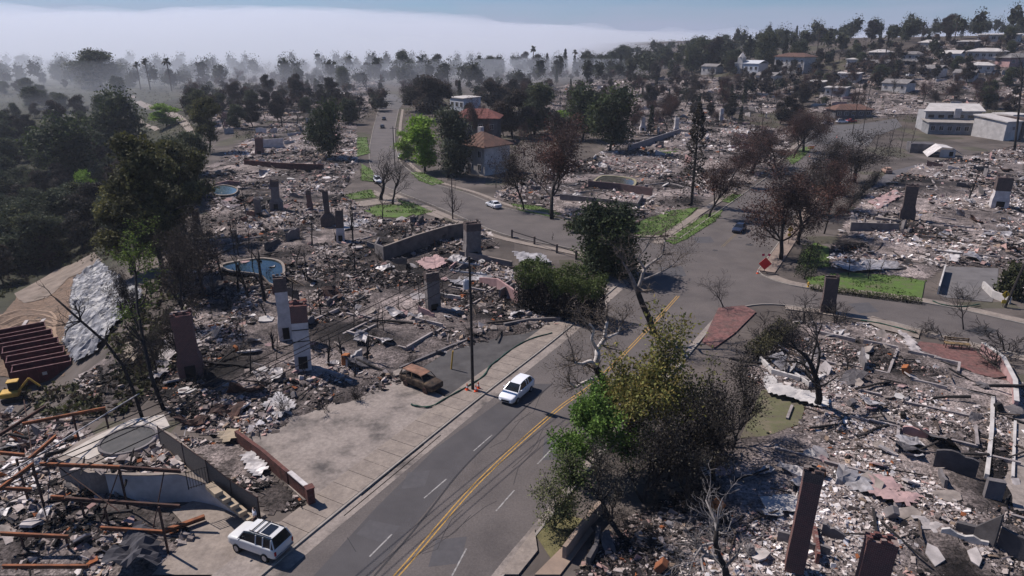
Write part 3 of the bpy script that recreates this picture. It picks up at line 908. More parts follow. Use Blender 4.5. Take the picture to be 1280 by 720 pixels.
def tip_centres(tips, per, sig, seed, keep=None):
    rng = np.random.default_rng(seed)
    P = np.array([tuple(p) for p, d in tips])
    if keep is not None: P = P[[keep(p) for p in P]]
    if len(P) == 0: return np.zeros((0, 3)), np.zeros(0)
    c = np.repeat(P, per, 0) + rng.normal(0, sig, (len(P) * per, 3))
    return c, np.repeat(rng.uniform(0.7, 1.3, len(P)), per)

def blob_centres(seed, n, blobs):
    """leaf places in the outer part of several uneven lobes: (centre, radii)"""
    rng = np.random.default_rng(seed)
    out, br = [], []
    vol = np.array([b[1][0] * b[1][1] * b[1][2] for b in blobs]) ** 0.67
    cnt = (n * vol / vol.sum()).astype(int)
    for (c, r), k in zip(blobs, cnt):
        d = rng.normal(0, 1, (k, 3)); d /= np.linalg.norm(d, axis=1)[:, None]
        q = (0.55 + 0.5 * rng.random((k, 1)) ** 0.6) * (1 + 0.18 * np.sin(d[:, :1] * 7 + d[:, 1:2] * 5 + d[:, 2:] * 6))
        out.append(np.array(c) + d * q * np.array(r)); br.append(np.full(k, rng.uniform(.72, 1.28)))
    return np.concatenate(out), np.concatenate(br)

def lobes(seed, H, Wd, base=0.3, n=9, lo=0.22, hi=0.38):
    rng = random.Random(seed)
    out = []
    for i in range(n):
        z = H * (base + (0.93 - base) * (i + 0.5) / n)
        t = (z / H - base) / (1 - base)
        rr = Wd * 0.5 * math.sin(PI * min(max(0.18 + 0.72 * t, 0), 1))
        a = rng.uniform(0, 2 * PI)
        q = rr * rng.uniform(0.25, 0.75)
        s = Wd * rng.uniform(lo, hi)
        out.append(((q * math.cos(a), q * math.sin(a), z), (s, s * rng.uniform(.8, 1.1), s * rng.uniform(.55, .8))))
    return out

# ---- tree kinds: list of (mesh list [(part name, mesh, material)], height, width)
KINDS = {}
def kind_bare(key, seed, H, r0, mat, twig=None, **kw):
    ln, tp = skeleton(seed, H, r0, **kw)
    lv = kw.get('levels', 4)
    parts = [('trunk', limbs_mesh('trunk', ln, 0, 0), mat), ('branches', limbs_mesh('branches', ln, 1, lv), twig or mat)]
    xs = [abs(p[0]) for p, _ in tp]
    KINDS.setdefault(key, []).append((parts, H, 2 * sorted(xs)[int(len(xs) * .92)] + .1))
def kind_twiggy(key, seed, H, r0, mat, per, sig, size, colr, col2=None, **kw):
    ln, tp = skeleton(seed, H, r0, **kw)
    c, br = tip_centres(tp, per, sig, seed)
    cc = np.outer(br, np.array(colr))
    if col2 is not None:
        rng = np.random.default_rng(seed)
        pick = (vnoise(c[:, 0] + c[:, 2], c[:, 1], 1.6, seed) > 0.15)
        cc[pick] = np.outer(br[pick], np.array(col2))
    parts = [('trunk', limbs_mesh('trunk', ln, 0, 0), mat), ('branches', limbs_mesh('branches', ln, 1, kw.get('levels', 4)), mat), ('crown', leaf_mesh('crown', c, size, cc, seed), LEAF)]
    KINDS.setdefault(key, []).append((parts, H, 2 * np.percentile(np.abs(c[:, 0]), 95)))
def kind_lobed(key, seed, H, Wd, r0, n, size, colr, base=0.28, nl=9, lo=.22, hi=.38, mat=None, col2=None):
    c, br = blob_centres(seed, n, lobes(seed, H, Wd, base, nl, lo, hi))
    cc = np.outer(br, np.array(colr))
    if col2 is not None:
        pick = vnoise(c[:, 0] * 1.0 + c[:, 2], c[:, 1], Wd * .3, seed) > 0.2
        cc[pick] = np.outer(br[pick], np.array(col2))
    # larger leaf sprays deep inside each lobe close the crown
    c2_, br2 = blob_centres(seed + 5, n // 6, [(q, tuple(x * .55 for x in r)) for q, r in lobes(seed, H, Wd, base, nl, lo, hi)])
    size = np.concatenate([np.full(len(c), size), np.full(len(c2_), size * 2.6)])
    cc = np.concatenate([cc, np.outer(br2, np.array(colr))]); c = np.concatenate([c, c2_])
    ln, _ = skeleton(seed, H * 0.85, r0, levels=2, kids=(6, 3), spread=0.6, trunk=0.7, first=0.4)
    parts = [('trunk', limbs_mesh('trunk', ln, 0, 2), mat or BARKDK), ('crown', leaf_mesh('crown', c, size, cc, seed + 1), LEAF)]
    KINDS.setdefault(key, []).append((parts, H, Wd))
def kind_cone(key, seed, H, Wd, n, size, colr, gaps=0.3):
    rng = np.random.default_rng(seed)
    t = rng.random(n) ** 0.75
    z = H * (0.1 + 0.9 * t)
    lay = 0.5 + 0.5 * np.sin(z / H * 46 + seed)
    rr = Wd * .5 * (1 - t * 0.72) * (0.35 + 0.65 * rng.random(n) ** .5) * (0.62 + 0.38 * lay) * np.where(t > .93, (1 - t) * 10 + .2, 1)
    a = rng.uniform(0, 2 * PI, n)
    c = np.stack([rr * np.cos(a), rr * np.sin(a), z], -1)
    keep = vnoise(a * 2.2, z, H * .05, seed) > -gaps * 2 + 0.1
    c = c[keep]
    mb = MB().tube([(0, 0, -.2), (0, 0, H * .5), (0.05, 0, H * .98)], [H * .016, H * .011, 0.02], 6)
    cc = np.outer(rng.uniform(.7, 1.3, len(c)), np.array(colr))
    KINDS.setdefault(key, []).append(([('trunk', mb.mesh('trunk'), BARKDK), ('crown', leaf_mesh('crown', c, size, cc, seed), LEAF)], H, Wd))
def kind_palm(key, seed, H):
    rng = random.Random(seed)
    mb = MB().tube([(0, 0, -.3), (.1, 0, H * .4), (.25, .05, H * .75), (.3, .1, H * .9)], [.3, .22, .2, .24], 7)
    fv, ff, fc = [], [], []
    top = Vector((.3, .1, H * .9))
    for k in range(34):
        a = rng.uniform(0, 2 * PI); e = rng.uniform(-.9, 1.2); L = H * rng.uniform(.11, .17)
        d = Vector((math.cos(a) * math.cos(e), math.sin(a) * math.cos(e), math.sin(e)))
        side = Vector((-math.sin(a), math.cos(a), 0))
        p = top.copy(); prev = None
        for s in range(4):
            w = (.10, .34, .3, .04)[s] * L * .6
            q = top + d * L * s / 3 + Vector((0, 0, -.25 * L * (s / 3) ** 2))
            i = len(fv)
            fv += [tuple(q - side * w), tuple(q + side * w)]
            if prev is not None:
                ff.append((prev, prev + 1, i + 1, i)); fc.append((.035 + .01 * (e < 0), .04, .022))
            prev = i
    KINDS.setdefault(key, []).append(([('trunk', mb.mesh('trunk'), BARKBR), ('crown', raw_mesh('crown', fv, np.array(ff), np.array(fc) * 1.3), LEAF)], H, H * .28))

BROWNLEAF = (0.062, 0.040, 0.036); RUSTLEAF = (0.095, 0.047, 0.037); GREYTWIG = (0.075, 0.066, 0.062)
DKGREEN = (0.035, 0.048, 0.026); MIDGREEN = (0.058, 0.078, 0.028); OLIVE = (0.085, 0.085, 0.03); BRIGHT = (0.16, 0.26, 0.03)
for s in (1, 2, 3):
    kind_bare('bare', 100 + s, 8, .17, BARKDK, levels=4, kids=(7, 5, 4, 3), spread=0.8)
    kind_twiggy('brown', 110 + s, 10, .2, BARKDK, 13, .34, .15, BROWNLEAF, RUSTLEAF, levels=4, kids=(7, 5, 4, 3), spread=0.72, trunk=0.5)
    kind_twiggy('dark', 120 + s, 10, .2, BARKDK, 10, .36, .15, (0.045, 0.037, 0.034), (0.06, 0.05, 0.042), levels=4, kids=(7, 5, 4, 3), spread=0.75)
    kind_lobed('green', 130 + s, 11, 9, .25, 5200, .36, DKGREEN, base=.22, nl=12, col2=MIDGREEN)
    kind_lobed('olive', 140 + s, 14, 9, .28, 8000, .3, (0.066, 0.068, 0.034), base=.25, nl=18, lo=.13, hi=.25, col2=(0.115, 0.112, 0.04))
    kind_lobed('fargreen', 150 + s, 12, 10, .3, 7000, .42, (0.052, 0.064, 0.038), base=.16, nl=15, lo=.17, hi=.32, col2=(0.078, 0.084, 0.04))
    kind_lobed('fardark', 160 + s, 12, 9, .3, 6000, .4, (0.042, 0.04, 0.034), base=.2, nl=18, lo=.13, hi=.26, col2=(0.06, 0.046, 0.038))
    kind_cone('cone', 170 + s, 14, 5, 4500, .38, (0.032, 0.04, 0.024))
    kind_lobed('bright', 180 + s, 10, 6, .2, 4200, .3, BRIGHT, base=.12, nl=14, lo=.2, hi=.34, col2=(0.2, 0.3, 0.05))
    kind_palm('palm', 190 + s, 16)
    kind_lobed('shrub', 200 + s, 2.2, 2.6, .05, 900, .22, (0.05, 0.056, 0.026), base=.12, nl=7, lo=.2, hi=.34, col2=(0.075, 0.07, 0.035))
    kind_bare('deadshrub', 210 + s, 2.4, .045, BARKDK, levels=3, kids=(8, 5, 4), spread=0.75, trunk=0.25, first=.1)
kind_lobed('corner', 305, 10, 10, .3, 13000, .32, (0.028, 0.04, 0.02), base=.06, nl=16, lo=.2, hi=.32, col2=(0.05, 0.07, 0.026))
kind_cone('scorched', 301, 15, 5.0, 4200, .30, (0.05, 0.043, 0.034), gaps=0.12)
kind_lobed('willow', 302, 10, 6.5, .2, 5200, .30, (0.075, 0.085, 0.055), base=.1, nl=14)
kind_twiggy('greycloud', 303, 9, .2, BARKDK, 5, .26, .2, (0.055, 0.048, 0.044), (0.07, 0.065, 0.045), levels=4, kids=(8, 6, 4, 3), spread=0.85, trunk=.35, first=.2)
kind_twiggy('greycloud', 304, 9, .2, BARKDK, 5, .26, .2, (0.05, 0.043, 0.04), (0.062, 0.055, 0.045), levels=4, kids=(8, 6, 4, 3), spread=0.85, trunk=.35, first=.2)

NAMES = dict(corner='evergreen_tree', bare='bare_tree', brown='scorched_tree', dark='burnt_tree', green='evergreen_tree', olive='eucalyptus_tree', fargreen='leafy_tree', fardark='dark_tree', cone='conifer', bright='spring_tree', palm='palm_tree', shrub='shrub', deadshrub='dead_shrub', scorched='scorched_conifer', willow='willow_tree', greycloud='burnt_tree')
vrnd = random.Random(77)
def plant_at(kind, p, H, label, group=None, wscale=1.0, rz=None, var=None, name=None, cat=None):
    vs = KINDS[kind]
    parts, h0, w0 = vs[var if var is not None else vrnd.randrange(len(vs))]
    e = empty(name or NAMES[kind], p, vrnd.uniform(0, 2 * PI) if rz is None else rz, label, cat or ('shrub' if 'shrub' in kind else 'tree'), group)
    k = H / h0
    e.scale = (k * wscale, k * wscale, k)
    for pn, me, mt in parts:
        link(pn, me, mt, e)
    return e
def plant(kind, u, vb, vt, label, group=None, wpx=None, **kw):
    p = at(u, vb)
    H = max(z_of(p, vt) - p.z, 0.4)
    ws = kw.pop('wscale', 1.0)
    if wpx:
        vs = KINDS[kind]; var = kw.get('var'); var = vrnd.randrange(len(vs)) if var is None else var
        kw['var'] = var
        ws = (wpx / px_per_m(p)) / (vs[var][2] * H / vs[var][1])
        ws = min(max(ws, 0.4), 2.2)
    return plant_at(kind, p, H, label, group, ws, **kw)

# ---- the near trees, one by one
def own_tree(name, u, vb, vt, label, seed, r0, mat, leaf=None, rz=0.0, cat='tree', bmat=None, **kw):
    p = at(u, vb)
    H = z_of(p, vt) - p.z
    ln, tp = skeleton(seed, H, r0, **kw)
    e = empty(name, p, rz, label, cat)
    t = link('trunk', limbs_mesh('trunk', ln, 0, 0), mat, e)
    link('branches', limbs_mesh('branches', ln, 1, kw.get('levels', 4), kw.get('rmin', .011) if False else .011), bmat or mat, e)
    if leaf:
        for i, (per, sig, size, colr, keep) in enumerate(leaf):
            c, br = tip_centres(tp, per, sig, seed + i, keep)
            if len(c): link('crown', leaf_mesh('crown', c, size, np.outer(br, np.array(colr)), seed + i), LEAF, e)
    return e
def on_plane(u, v, y):
    d = ray(u, v)
    return Vector((0, 0, CAM_H)) + d * (y / d.y)
def limb_tree(name, label, limbs, seed, mats, twig_len=1.6, leaves=None):
    """a tree whose main limbs are laid out one by one: (radius0, radius1, material, [(u, v, metres nearer)])"""
    rng = random.Random(seed)
    base = at(*limbs[0][3][0][:2])
    e = empty(name, base, 0, label, 'tree')
    tw = MB(); tips = []
    def twig(p, d, L, r, lev):
        pts = [p]; rad = [r]
        for i in range(4):
            d = (d + Vector((rng.gauss(0, .33), rng.gauss(0, .33), rng.gauss(.03, .28)))).normalized()
            p = p + d * (L / 4); pts.append(p); rad.append(max(r * (1 - .7 * (i + 1) / 4), .012))
        tw.tube(pts, rad, 4 if lev < 2 else 3, cap=False)
        tips.append((pts[-1], d)); tips.append((pts[2], d))
        if lev < 3:
            for _ in range(3):
                k = rng.randint(1, 4)
                nd = (d + Vector((rng.gauss(0, .8), rng.gauss(0, .8), rng.gauss(.1, .6)))).normalized()
                twig(pts[k], nd, L * rng.uniform(.5, .8), rad[k] * .6, lev + 1)
    for li, (r0, r1, mt, P) in enumerate(limbs):
        pts = [on_plane(u, v, base.y - o) - base for u, v, o in P]
        if li == 0: pts[0] = Vector((0, 0, -.2))
        sm = catmull(pts, 4)
        rad = [r0 + (r1 - r0) * k / (len(sm) - 1) for k in range(len(sm))]
        MB().tube(sm, rad, 8).build('trunk' if li == 0 else 'limb', mt, e, smooth=True)
        for k in range(len(sm) // 2, len(sm), 2):
            d = (sm[k] - sm[k - 1]).normalized()
            for _ in range(2):
                nd = (d + Vector((rng.gauss(0, .7), rng.gauss(0, .7), rng.gauss(.15, .4)))).normalized()
                twig(sm[k], nd, twig_len * rng.uniform(.7, 1.3), min(rad[k] * .55, .07), 1 if li else 2)
        twig(sm[-1], (sm[-1] - sm[-2]).normalized(), twig_len * 1.3, r1, 0)
    me = tw.mesh('twigs')
    link('twigs', me, mats, e)
    if leaves:
        c, br = tip_centres(tips, leaves[0], leaves[1], seed)
        link('crown', leaf_mesh('crown', c, leaves[2], np.outer(br, np.array(leaves[3])), seed), LEAF, e)
    return e
TWIGB = M('tan_twig', (0.17, 0.135, 0.11), (.06, .05, .045), 2)
WB = M('peeling_white_bark', (0.70, 0.65, 0.61), (0.34, 0.30, 0.275), 1.0, .85)
limb_tree('sycamore_tree', 'bare sycamore with white upper limbs reaching over the road beside the olive tree', [
    (.42, .30, BARKDK, [(772, 520, 0), (762, 494, .2), (752, 472, .5), (744, 458, .8)]),
    (.30, .12, WB, [(744, 458, .8), (747, 445, .7), (747, 437, .4), (755, 424, .2), (757, 412, 0), (759, 402, 0)]),
    (.25, .10, WB, [(744, 458, .8), (738, 452, 1.2), (727, 455, 1.8), (718, 453, 2.4)]),
    (.2, .08, WB, [(747, 473, .6), (738, 475, 1.4), (726, 480, 2.2), (720, 484, 2.8), (712, 478, 3.2)]),
    (.17, .08, WB, [(747, 437, .4), (740, 425, .9), (742, 412, 1.2), (736, 404, 1.4)]),
    (.15, .07, WB, [(757, 424, .2), (764, 420, -.4), (772, 416, -.8), (776, 408, -1)])], 21, TWIGB, 1.7, (1, .22, .11, (0.10, 0.08, 0.055)))
AB = M('ash_bark', (0.36, .325, .30), (.09, .078, .074), 1.2)
limb_tree('sycamore_tree', 'bare pale sycamore with crooked limbs at the corner behind the olive tree', [
    (.42, .30, BARKDK, [(820, 420, 0), (812, 400, 0), (803, 380, .3), (797, 364, .5)]),
    (.26, .09, AB, [(797, 364, .5), (790, 348, .8), (784, 336, 1.2), (778, 328, 1.6)]),
    (.24, .08, AB, [(797, 364, .5), (802, 348, .2), (806, 336, 0), (817, 327, -.3), (828, 318, -.5), (831, 300, -.6)]),
    (.14, .06, AB, [(806, 336, 0), (798, 322, .6), (806, 312, .8), (812, 300, .8)]),
    (.14, .06, AB, [(803, 350, .2), (818, 344, -.8), (834, 336, -1.4), (846, 326, -1.8)])], 23, TWIGB, 2.0, (1, .25, .12, (0.09, 0.075, 0.055)))
own_tree('half_burnt_tree', 778, 672, 556, 'black forked tree with green leaves still on its roadside branches', 44, .2, BARKDK, lean=(-.55, .1), levels=4, kids=(8, 5, 5, 3), spread=0.62, wander=.17, trunk=.55, first=.25,
         leaf=[(9, .28, .15, (0.095, 0.12, 0.04), lambda p: p[0] < -2.6), (3, .25, .10, (0.1, 0.09, 0.07), None)])
own_tree('green_tree', 752, 598, 487, 'bright green bushy tree at the kerb of the main road', 45, .18, BARKDK, levels=4, kids=(8, 6, 4, 3), spread=0.85, lean=(-.25, 0), trunk=.4, first=.2,
         leaf=[(14, .24, .2, (0.105, 0.18, 0.036), None)])
own_tree('olive_tree', 842, 572, 388, 'large olive green tree with yellowing leaves by the main road', 46, .34, BARKDK, levels=4, kids=(9, 6, 5, 3), spread=1.0, lean=(-.16, .05), trunk=.42, first=.35,
         leaf=[(8, .4, .24, (0.15, 0.15, 0.042), lambda p: p[2] > 4.6), (5, .4, .22, (0.21, 0.165, 0.05), lambda p: p[0] < 1 and p[2] > 5)])
for i, (u, vb, vt, sd) in enumerate([(806, 628, 500, 51), (858, 640, 520, 52), (893, 600, 455, 53), (868, 585, 470, 54), (915, 560, 445, 55), (835, 600, 490, 56), (782, 565, 490, 57)]):
    LB = ['burnt tree with dense black twigs behind the half burnt forked tree', 'low burnt tree of black twigs at the edge of the ash lot', 'tall burnt tree with fine grey twigs beside the scorched lawn', 'burnt tree with a dense black twig crown in the roadside thicket',
          'burnt tree with bare grey crown next to the red corner paving', 'scorched thicket tree with dark trunk under the olive tree', 'burnt roadside tree with thin twigs beside the green bushy tree'][i]
    own_tree('burnt_tree', u, vb, vt, LB, sd, .2, BARKDK, levels=4, kids=(8, 6, 4, 3), spread=0.66, trunk=.38, first=.15, wander=.22, bmat=M('grey_twig', (0.036, .031, .029), (.016, .014, .014), 2),
             leaf=[(2, .3, .15, (0.03, 0.026, 0.024), None), (1, .4, .12, (0.095, 0.085, 0.06), lambda p: p[2] > 3)])
own_tree('dead_tree', 912, 738, 592, 'small dead tree with pale ashen twigs in the ash lot', 61, .28, BARKDK, levels=4, kids=(7, 5, 4, 3), spread=0.85, wander=.32, trunk=.42, bmat=M('ash_twig', (0.33, .30, .288), (.045, .04, .038), .9), first=.4)
own_tree('black_tree', 1020, 508, 366, 'black leafless tree with spreading crooked branches standing in the ash', 68, .36, CHAR, levels=4, kids=(7, 5, 5, 3), spread=.72, wander=.26, trunk=.5, first=.5)
own_tree('dead_tree', 1060, 470, 425, 'small leafless black tree beside the pink paved patio', 63, .1, CHAR, levels=3, kids=(7, 5, 4), spread=0.8, wander=.3, trunk=.45)
own_tree('bare_tree', 1205, 412, 352, 'thin leafless grey tree standing at the near side of the side street', 64, .09, BARKDK, levels=4, kids=(6, 5, 4, 2), spread=0.75, wander=.25, trunk=.4)
own_tree('bare_tree', 905, 385, 335, 'spindly leafless tree by the road corner with red paving', 65, .1, BARKDK, levels=4, kids=(6, 5, 4, 2), spread=0.9, wander=.3, trunk=.4, lean=(-.3, 0))
own_tree('green_shrub', 694, 662, 585, 'airy olive green bush at the kerb in front of the forked black tree', 47, .1, BARKDK, levels=4, kids=(9, 6, 4, 3), spread=.75, trunk=.3, first=.1, cat='shrub', leaf=[(3, .22, .13, (0.14, 0.15, 0.065), None)])
# street trees
plant('brown', 1030, 292, 200, 'slim brown street tree beyond the yellow road sign', wpx=52, var=2)
plant('brown', 1036, 262, 186, 'slim brown street tree between the yellow sign and the dark round trees', wpx=46, var=0)
plant('dark', 1010, 268, 195, 'slim grey street tree beside the upper main road', wpx=46, var=2)
plant('brown', 976, 325, 196, 'tall scorched street tree with brown leaves behind the red diamond sign', wpx=84, var=0)
plant('dark', 998, 305, 205, 'scorched street tree with sparse grey crown beside the yellow road sign', wpx=80, var=1)
plant('dark', 1052, 244, 168, 'dark round street tree on the dusty verge of the main road', 'verge street trees', wpx=62, var=0)
plant('dark', 1068, 228, 163, 'dark round street tree on the dusty verge of the main road', 'verge street trees', wpx=56, var=2)
plant('brown', 886, 272, 198, 'reddish brown street tree with thick black trunk on the lawn strip', wpx=74, var=1)
plant('brown', 940, 215, 158, 'rust brown tree on the verge by the upper main road', 'rust brown verge trees', wpx=76, var=0)
plant('brown', 968, 208, 150, 'rust brown tree on the verge by the upper main road', 'rust brown verge trees', wpx=60, var=2)
plant('brown', 992, 196, 135, 'rust brown tree on the verge by the upper main road', 'rust brown verge trees', wpx=58, var=1)
plant('brown', 1004, 190, 132, 'rust brown tree on the verge by the upper main road', 'rust brown verge trees', wpx=52, var=0)
plant('brown', 912, 232, 172, 'rust brown tree on the verge by the upper main road', 'rust brown verge trees', wpx=60, var=2)
plant('scorched', 864, 256, 129, 'tall narrow scorched conifer with see-through dark crown', wpx=42)
plant('brown', 690, 274, 150, 'huge dark brown scorched tree with black trunk by the cross street', wpx=128, var=1)
plant('dark', 655, 262, 180, 'dark burnt tree in front of the brown tiled house', wpx=66, var=0)
plant('corner', 757, 342, 254, 'dark green round evergreen tree at the street corner', wpx=96)
plant('bare', 476, 250, 186, 'black leafless tree standing on the verge of the cross street', 'black trees on the cross street verge', wpx=52, var=0)
plant('bare', 491, 256, 192, 'black leafless tree standing on the verge of the cross street', 'black trees on the cross street verge', wpx=56, var=1)
plant('bare', 566, 274, 228, 'slim leafless tree on the near pavement of the cross street', wpx=26, var=2)
plant('bright', 531, 214, 143, 'bright lime green tree in front of the red roofed house', wpx=50, var=0)
plant('bright', 509, 200, 163, 'lime green shrubby tree beside the cross street', wpx=30, var=1)
plant('willow', 560, 222, 136, 'grey green weeping tree between the lime tree and the red roofed house', wpx=58)
plant('bright', 704, 160, 137, 'lime green tree top showing between dark trees', wpx=32, var=2)
for a in [(762, 190, 112, 62, 'green'), (728, 176, 108, 58, 'green'), (668, 168, 104, 60, 'fargreen'), (640, 172, 112, 50, 'fardark'), (618, 140, 100, 40, 'fardark'), (545, 150, 95, 54, 'fardark'), (520, 140, 98, 44, 'fardark')]:
    plant(a[4], a[0], a[1], a[2], 'dark leafy tree growing around the red roofed house', 'dark trees around the red roofed house', wpx=a[3])
plant('green', 412, 198, 128, 'dark evergreen tree in the burnt lots beyond the long red wall', wpx=48, var=1)
plant('brown', 598, 180, 120, 'brown scorched tree between the white house and the red roof', wpx=36, var=2)
# canyon edge trees
plant('olive', 205, 345, 160, 'tall eucalyptus with olive crown at the canyon edge', wpx=105, var=0)
plant('olive', 165, 342, 225, 'yellow green eucalyptus leaning out over the canyon', wpx=90, var=1)
plant('olive', 236, 300, 172, 'dark eucalyptus beside the burnt lots at the canyon edge', wpx=78, var=2)
plant('bright', 112, 262, 213, 'small lime green tree low in the canyon', wpx=30, var=1)
plant('bright', 208, 158, 128, 'lime green tree beside the concrete canyon drive', wpx=36, var=2)
plant('olive', 262, 190, 120, 'tan eucalyptus with bare trunk beside the lots with the long red wall', wpx=44, var=1)
plant('green', 92, 240, 150, 'broad dark green tree on the far canyon slope', wpx=80, var=2)
plant('green', 152, 200, 115, 'dark round tree beside the canyon drive', wpx=70, var=1)
plant('fargreen', 128, 108, 63, 'large umbrella shaped tree rising above the hazy skyline', wpx=66, var=0)
own_tree('leaning_tree', 205, 512, 312, 'leaning black burnt trunk with a tuft of green leaves above the dumpsters', 71, .2, CHAR, levels=3, kids=(9, 4, 3), spread=1.0, lean=(-.33, .1), trunk=1.0, first=.4, ratio=(.16, .6, .5), leaf=[(12, .3, .2, (0.1, 0.14, 0.03), lambda p: p[2] > 8.3)])
own_tree('leaning_tree', 178, 522, 335, 'leaning black burnt trunk with short twigs beside the tarp covered slope', 72, .17, CHAR, levels=3, kids=(10, 4, 3), spread=1.0, lean=(-.42, .1), trunk=1.0, first=.35, ratio=(.16, .6, .5))
for (u, vb, vt, w, k, lb) in [(232, 410, 275, 60, 'dark', 'burnt dark tree on the bank above the red brick chimney'), (256, 372, 262, 56, 'dark', 'burnt dark tree on the bank beside the kidney pool'), (178, 420, 330, 50, 'dark', 'burnt dark tree behind the silver tarp'), (278, 352, 285, 40, 'bare', 'leafless black tree beside the kidney pool'),
                               (225, 455, 380, 44, 'dark', 'burnt dark tree low on the bank below the red brick chimney')]:
    plant(k, u, vb, vt, lb, wpx=w)
own_tree('burnt_trunk_tree', 1268, 190, 62, 'tall bare dark tree trunk behind the white gabled house end', 73, .4, CHAR, levels=3, kids=(7, 4, 3), spread=.7, trunk=1.0, first=.5, ratio=(.2, .6, .5))
for k_ in range(20):
    u_, v_ = vrnd.uniform(175, 300), vrnd.uniform(300, 480)
    q_ = at(u_, v_)
    if any(inside(np.array([q_.x]), np.array([q_.y]), LOTS[n_][0])[0] for n_ in ('bank_lot', 'dump_bank', 'pool_lot')):
        plant_at('bare', q_, vrnd.uniform(4, 9), 'thin leafless black tree on the burnt bank by the red brick chimney', 'thin black trees on the bank', .6)
# burnt stems in the lots
STEMS = [(331, 378, 300, .28), (310, 372, 308, .2), (298, 366, 312, .18), (372, 338, 300, .1), (385, 352, 300, .1), (442, 415, 360, .07), (473, 418, 370, .07), (480, 420, 372, .07), (226, 330, 262, .12), (260, 330, 285, .08), (390, 405, 350, .06), (346, 452, 408, .06), (530, 330, 300, .05),
         (1098, 345, 318, .06), (1085, 350, 312, .07), (1060, 345, 300, .07), (1210, 255, 205, .2), (1063, 225, 150, .12), (1090, 205, 150, .12), (1110, 195, 140, .1), (1125, 192, 145, .1), (1135, 190, 150, .1), (620, 235, 205, .1), (690, 300, 290, .05)]
rst = random.Random(3)
for _ in range(46):
    u_, v_ = rst.uniform(200, 560), rst.uniform(270, 480)
    q_ = at(u_, v_)
    if any(inside(np.array([q_.x]), np.array([q_.y]), LOTS[k][0])[0] for k in ('chimney_lot', 'pool_lot', 'bank_lot')):
        STEMS.append((u_, v_, v_ - rst.uniform(14, 58), rst.uniform(.05, .16)))
for i, (u, vb, vt, r) in enumerate(STEMS):
    p = at(u, vb); H = z_of(p, vt) - p.z
    ln, tp = skeleton(400 + i, H, r, levels=2, kids=(7, 3), spread=.75, trunk=.9, first=.35, ratio=(.3, .5), wander=.14)
    e = empty('burnt_sapling', p, i, ['black burnt sapling standing in the lots around the white chimneys', 'black burnt sapling standing in the burnt lots above the side street'][u > 700], 'tree', ['burnt saplings by the chimneys', 'burnt saplings above the side street'][u > 700])
    link('trunk', limbs_mesh('trunk', ln, 0, 0), CHAR, e); link('branches', limbs_mesh('branches', ln, 1, 2), CHAR, e)
# hedge: one clipped row, burnt below and green on top
def hedge(pa, pb, H, Wd, label, seed, n, green=True, size=.2, lowc=(0.03, 0.027, 0.025), topc=(0.075, 0.10, 0.03)):
    a, b = Vector(pa), Vector(pb)
    rng = np.random.default_rng(seed)
    t = rng.random(n); s = rng.uniform(-.5, .5, n); z = rng.random(n) ** .8
    d = (b - a); nrm = Vector((-d.y, d.x, 0)).normalized()
    x = a.x + d.x * t + nrm.x * s * Wd; y = a.y + d.y * t + nrm.y * s * Wd
    top = H * (0.88 + .16 * vnoise(x, y, 1.6, seed))
    c = np.stack([x - a.x, y - a.y, z * top], -1)
    g = (z > .62 + .14 * vnoise(x, y, 1.2, seed + 1))
    cc = np.where(g[:, None], np.array(topc if green else lowc), np.array(lowc))
    e = empty('hedge', a, 0, label, 'hedge')
    link('foliage', leaf_mesh('foliage', c, size, cc, seed, .35), LEAF, e)
    mb = MB()
    for k in range(int(d.length / 1.1) + 1):
        q = d * ((k + .4) / (d.length / 1.1 + 1))
        mb2 = MB().tube([(q.x, q.y, -.1), (q.x + .1, q.y, H * .4), (q.x - .05, q.y + .1, H * .8)], [.08, .06, .02], 5)
        mb2.build('stem', CHAR, e)
hedge(at(650, 384), at(752, 404), 7.0, 4.4, 'tall hedge with green top and burnt black sides at the road corner', 5, 26000, size=.24)
hedge(at(1012, 362), at(1152, 380), 0.9, 1.0, 'low green hedge along the side street below the corner lawn', 6, 3500, size=.16, lowc=(.06, .06, .035), topc=(.09, .105, .04))
hedge(at(1060, 262), at(1098, 222), 2.6, 2.2, 'dark burnt hedge beside the drive with the wrecked pink car', 7, 3500, green=False)
hedge(at(940, 452), at(985, 412), 1.7, 2.6, 'half burnt olive hedge between the red paving and the ash lot', 8, 4500, topc=(.075, .07, .035))
hedge(at(1005, 350), at(1015, 312), 1.6, 3.0, 'dark green hedge along the verge beside the corner lawn', 9, 2500, lowc=(.035, .04, .024), topc=(.05, .06, .03))
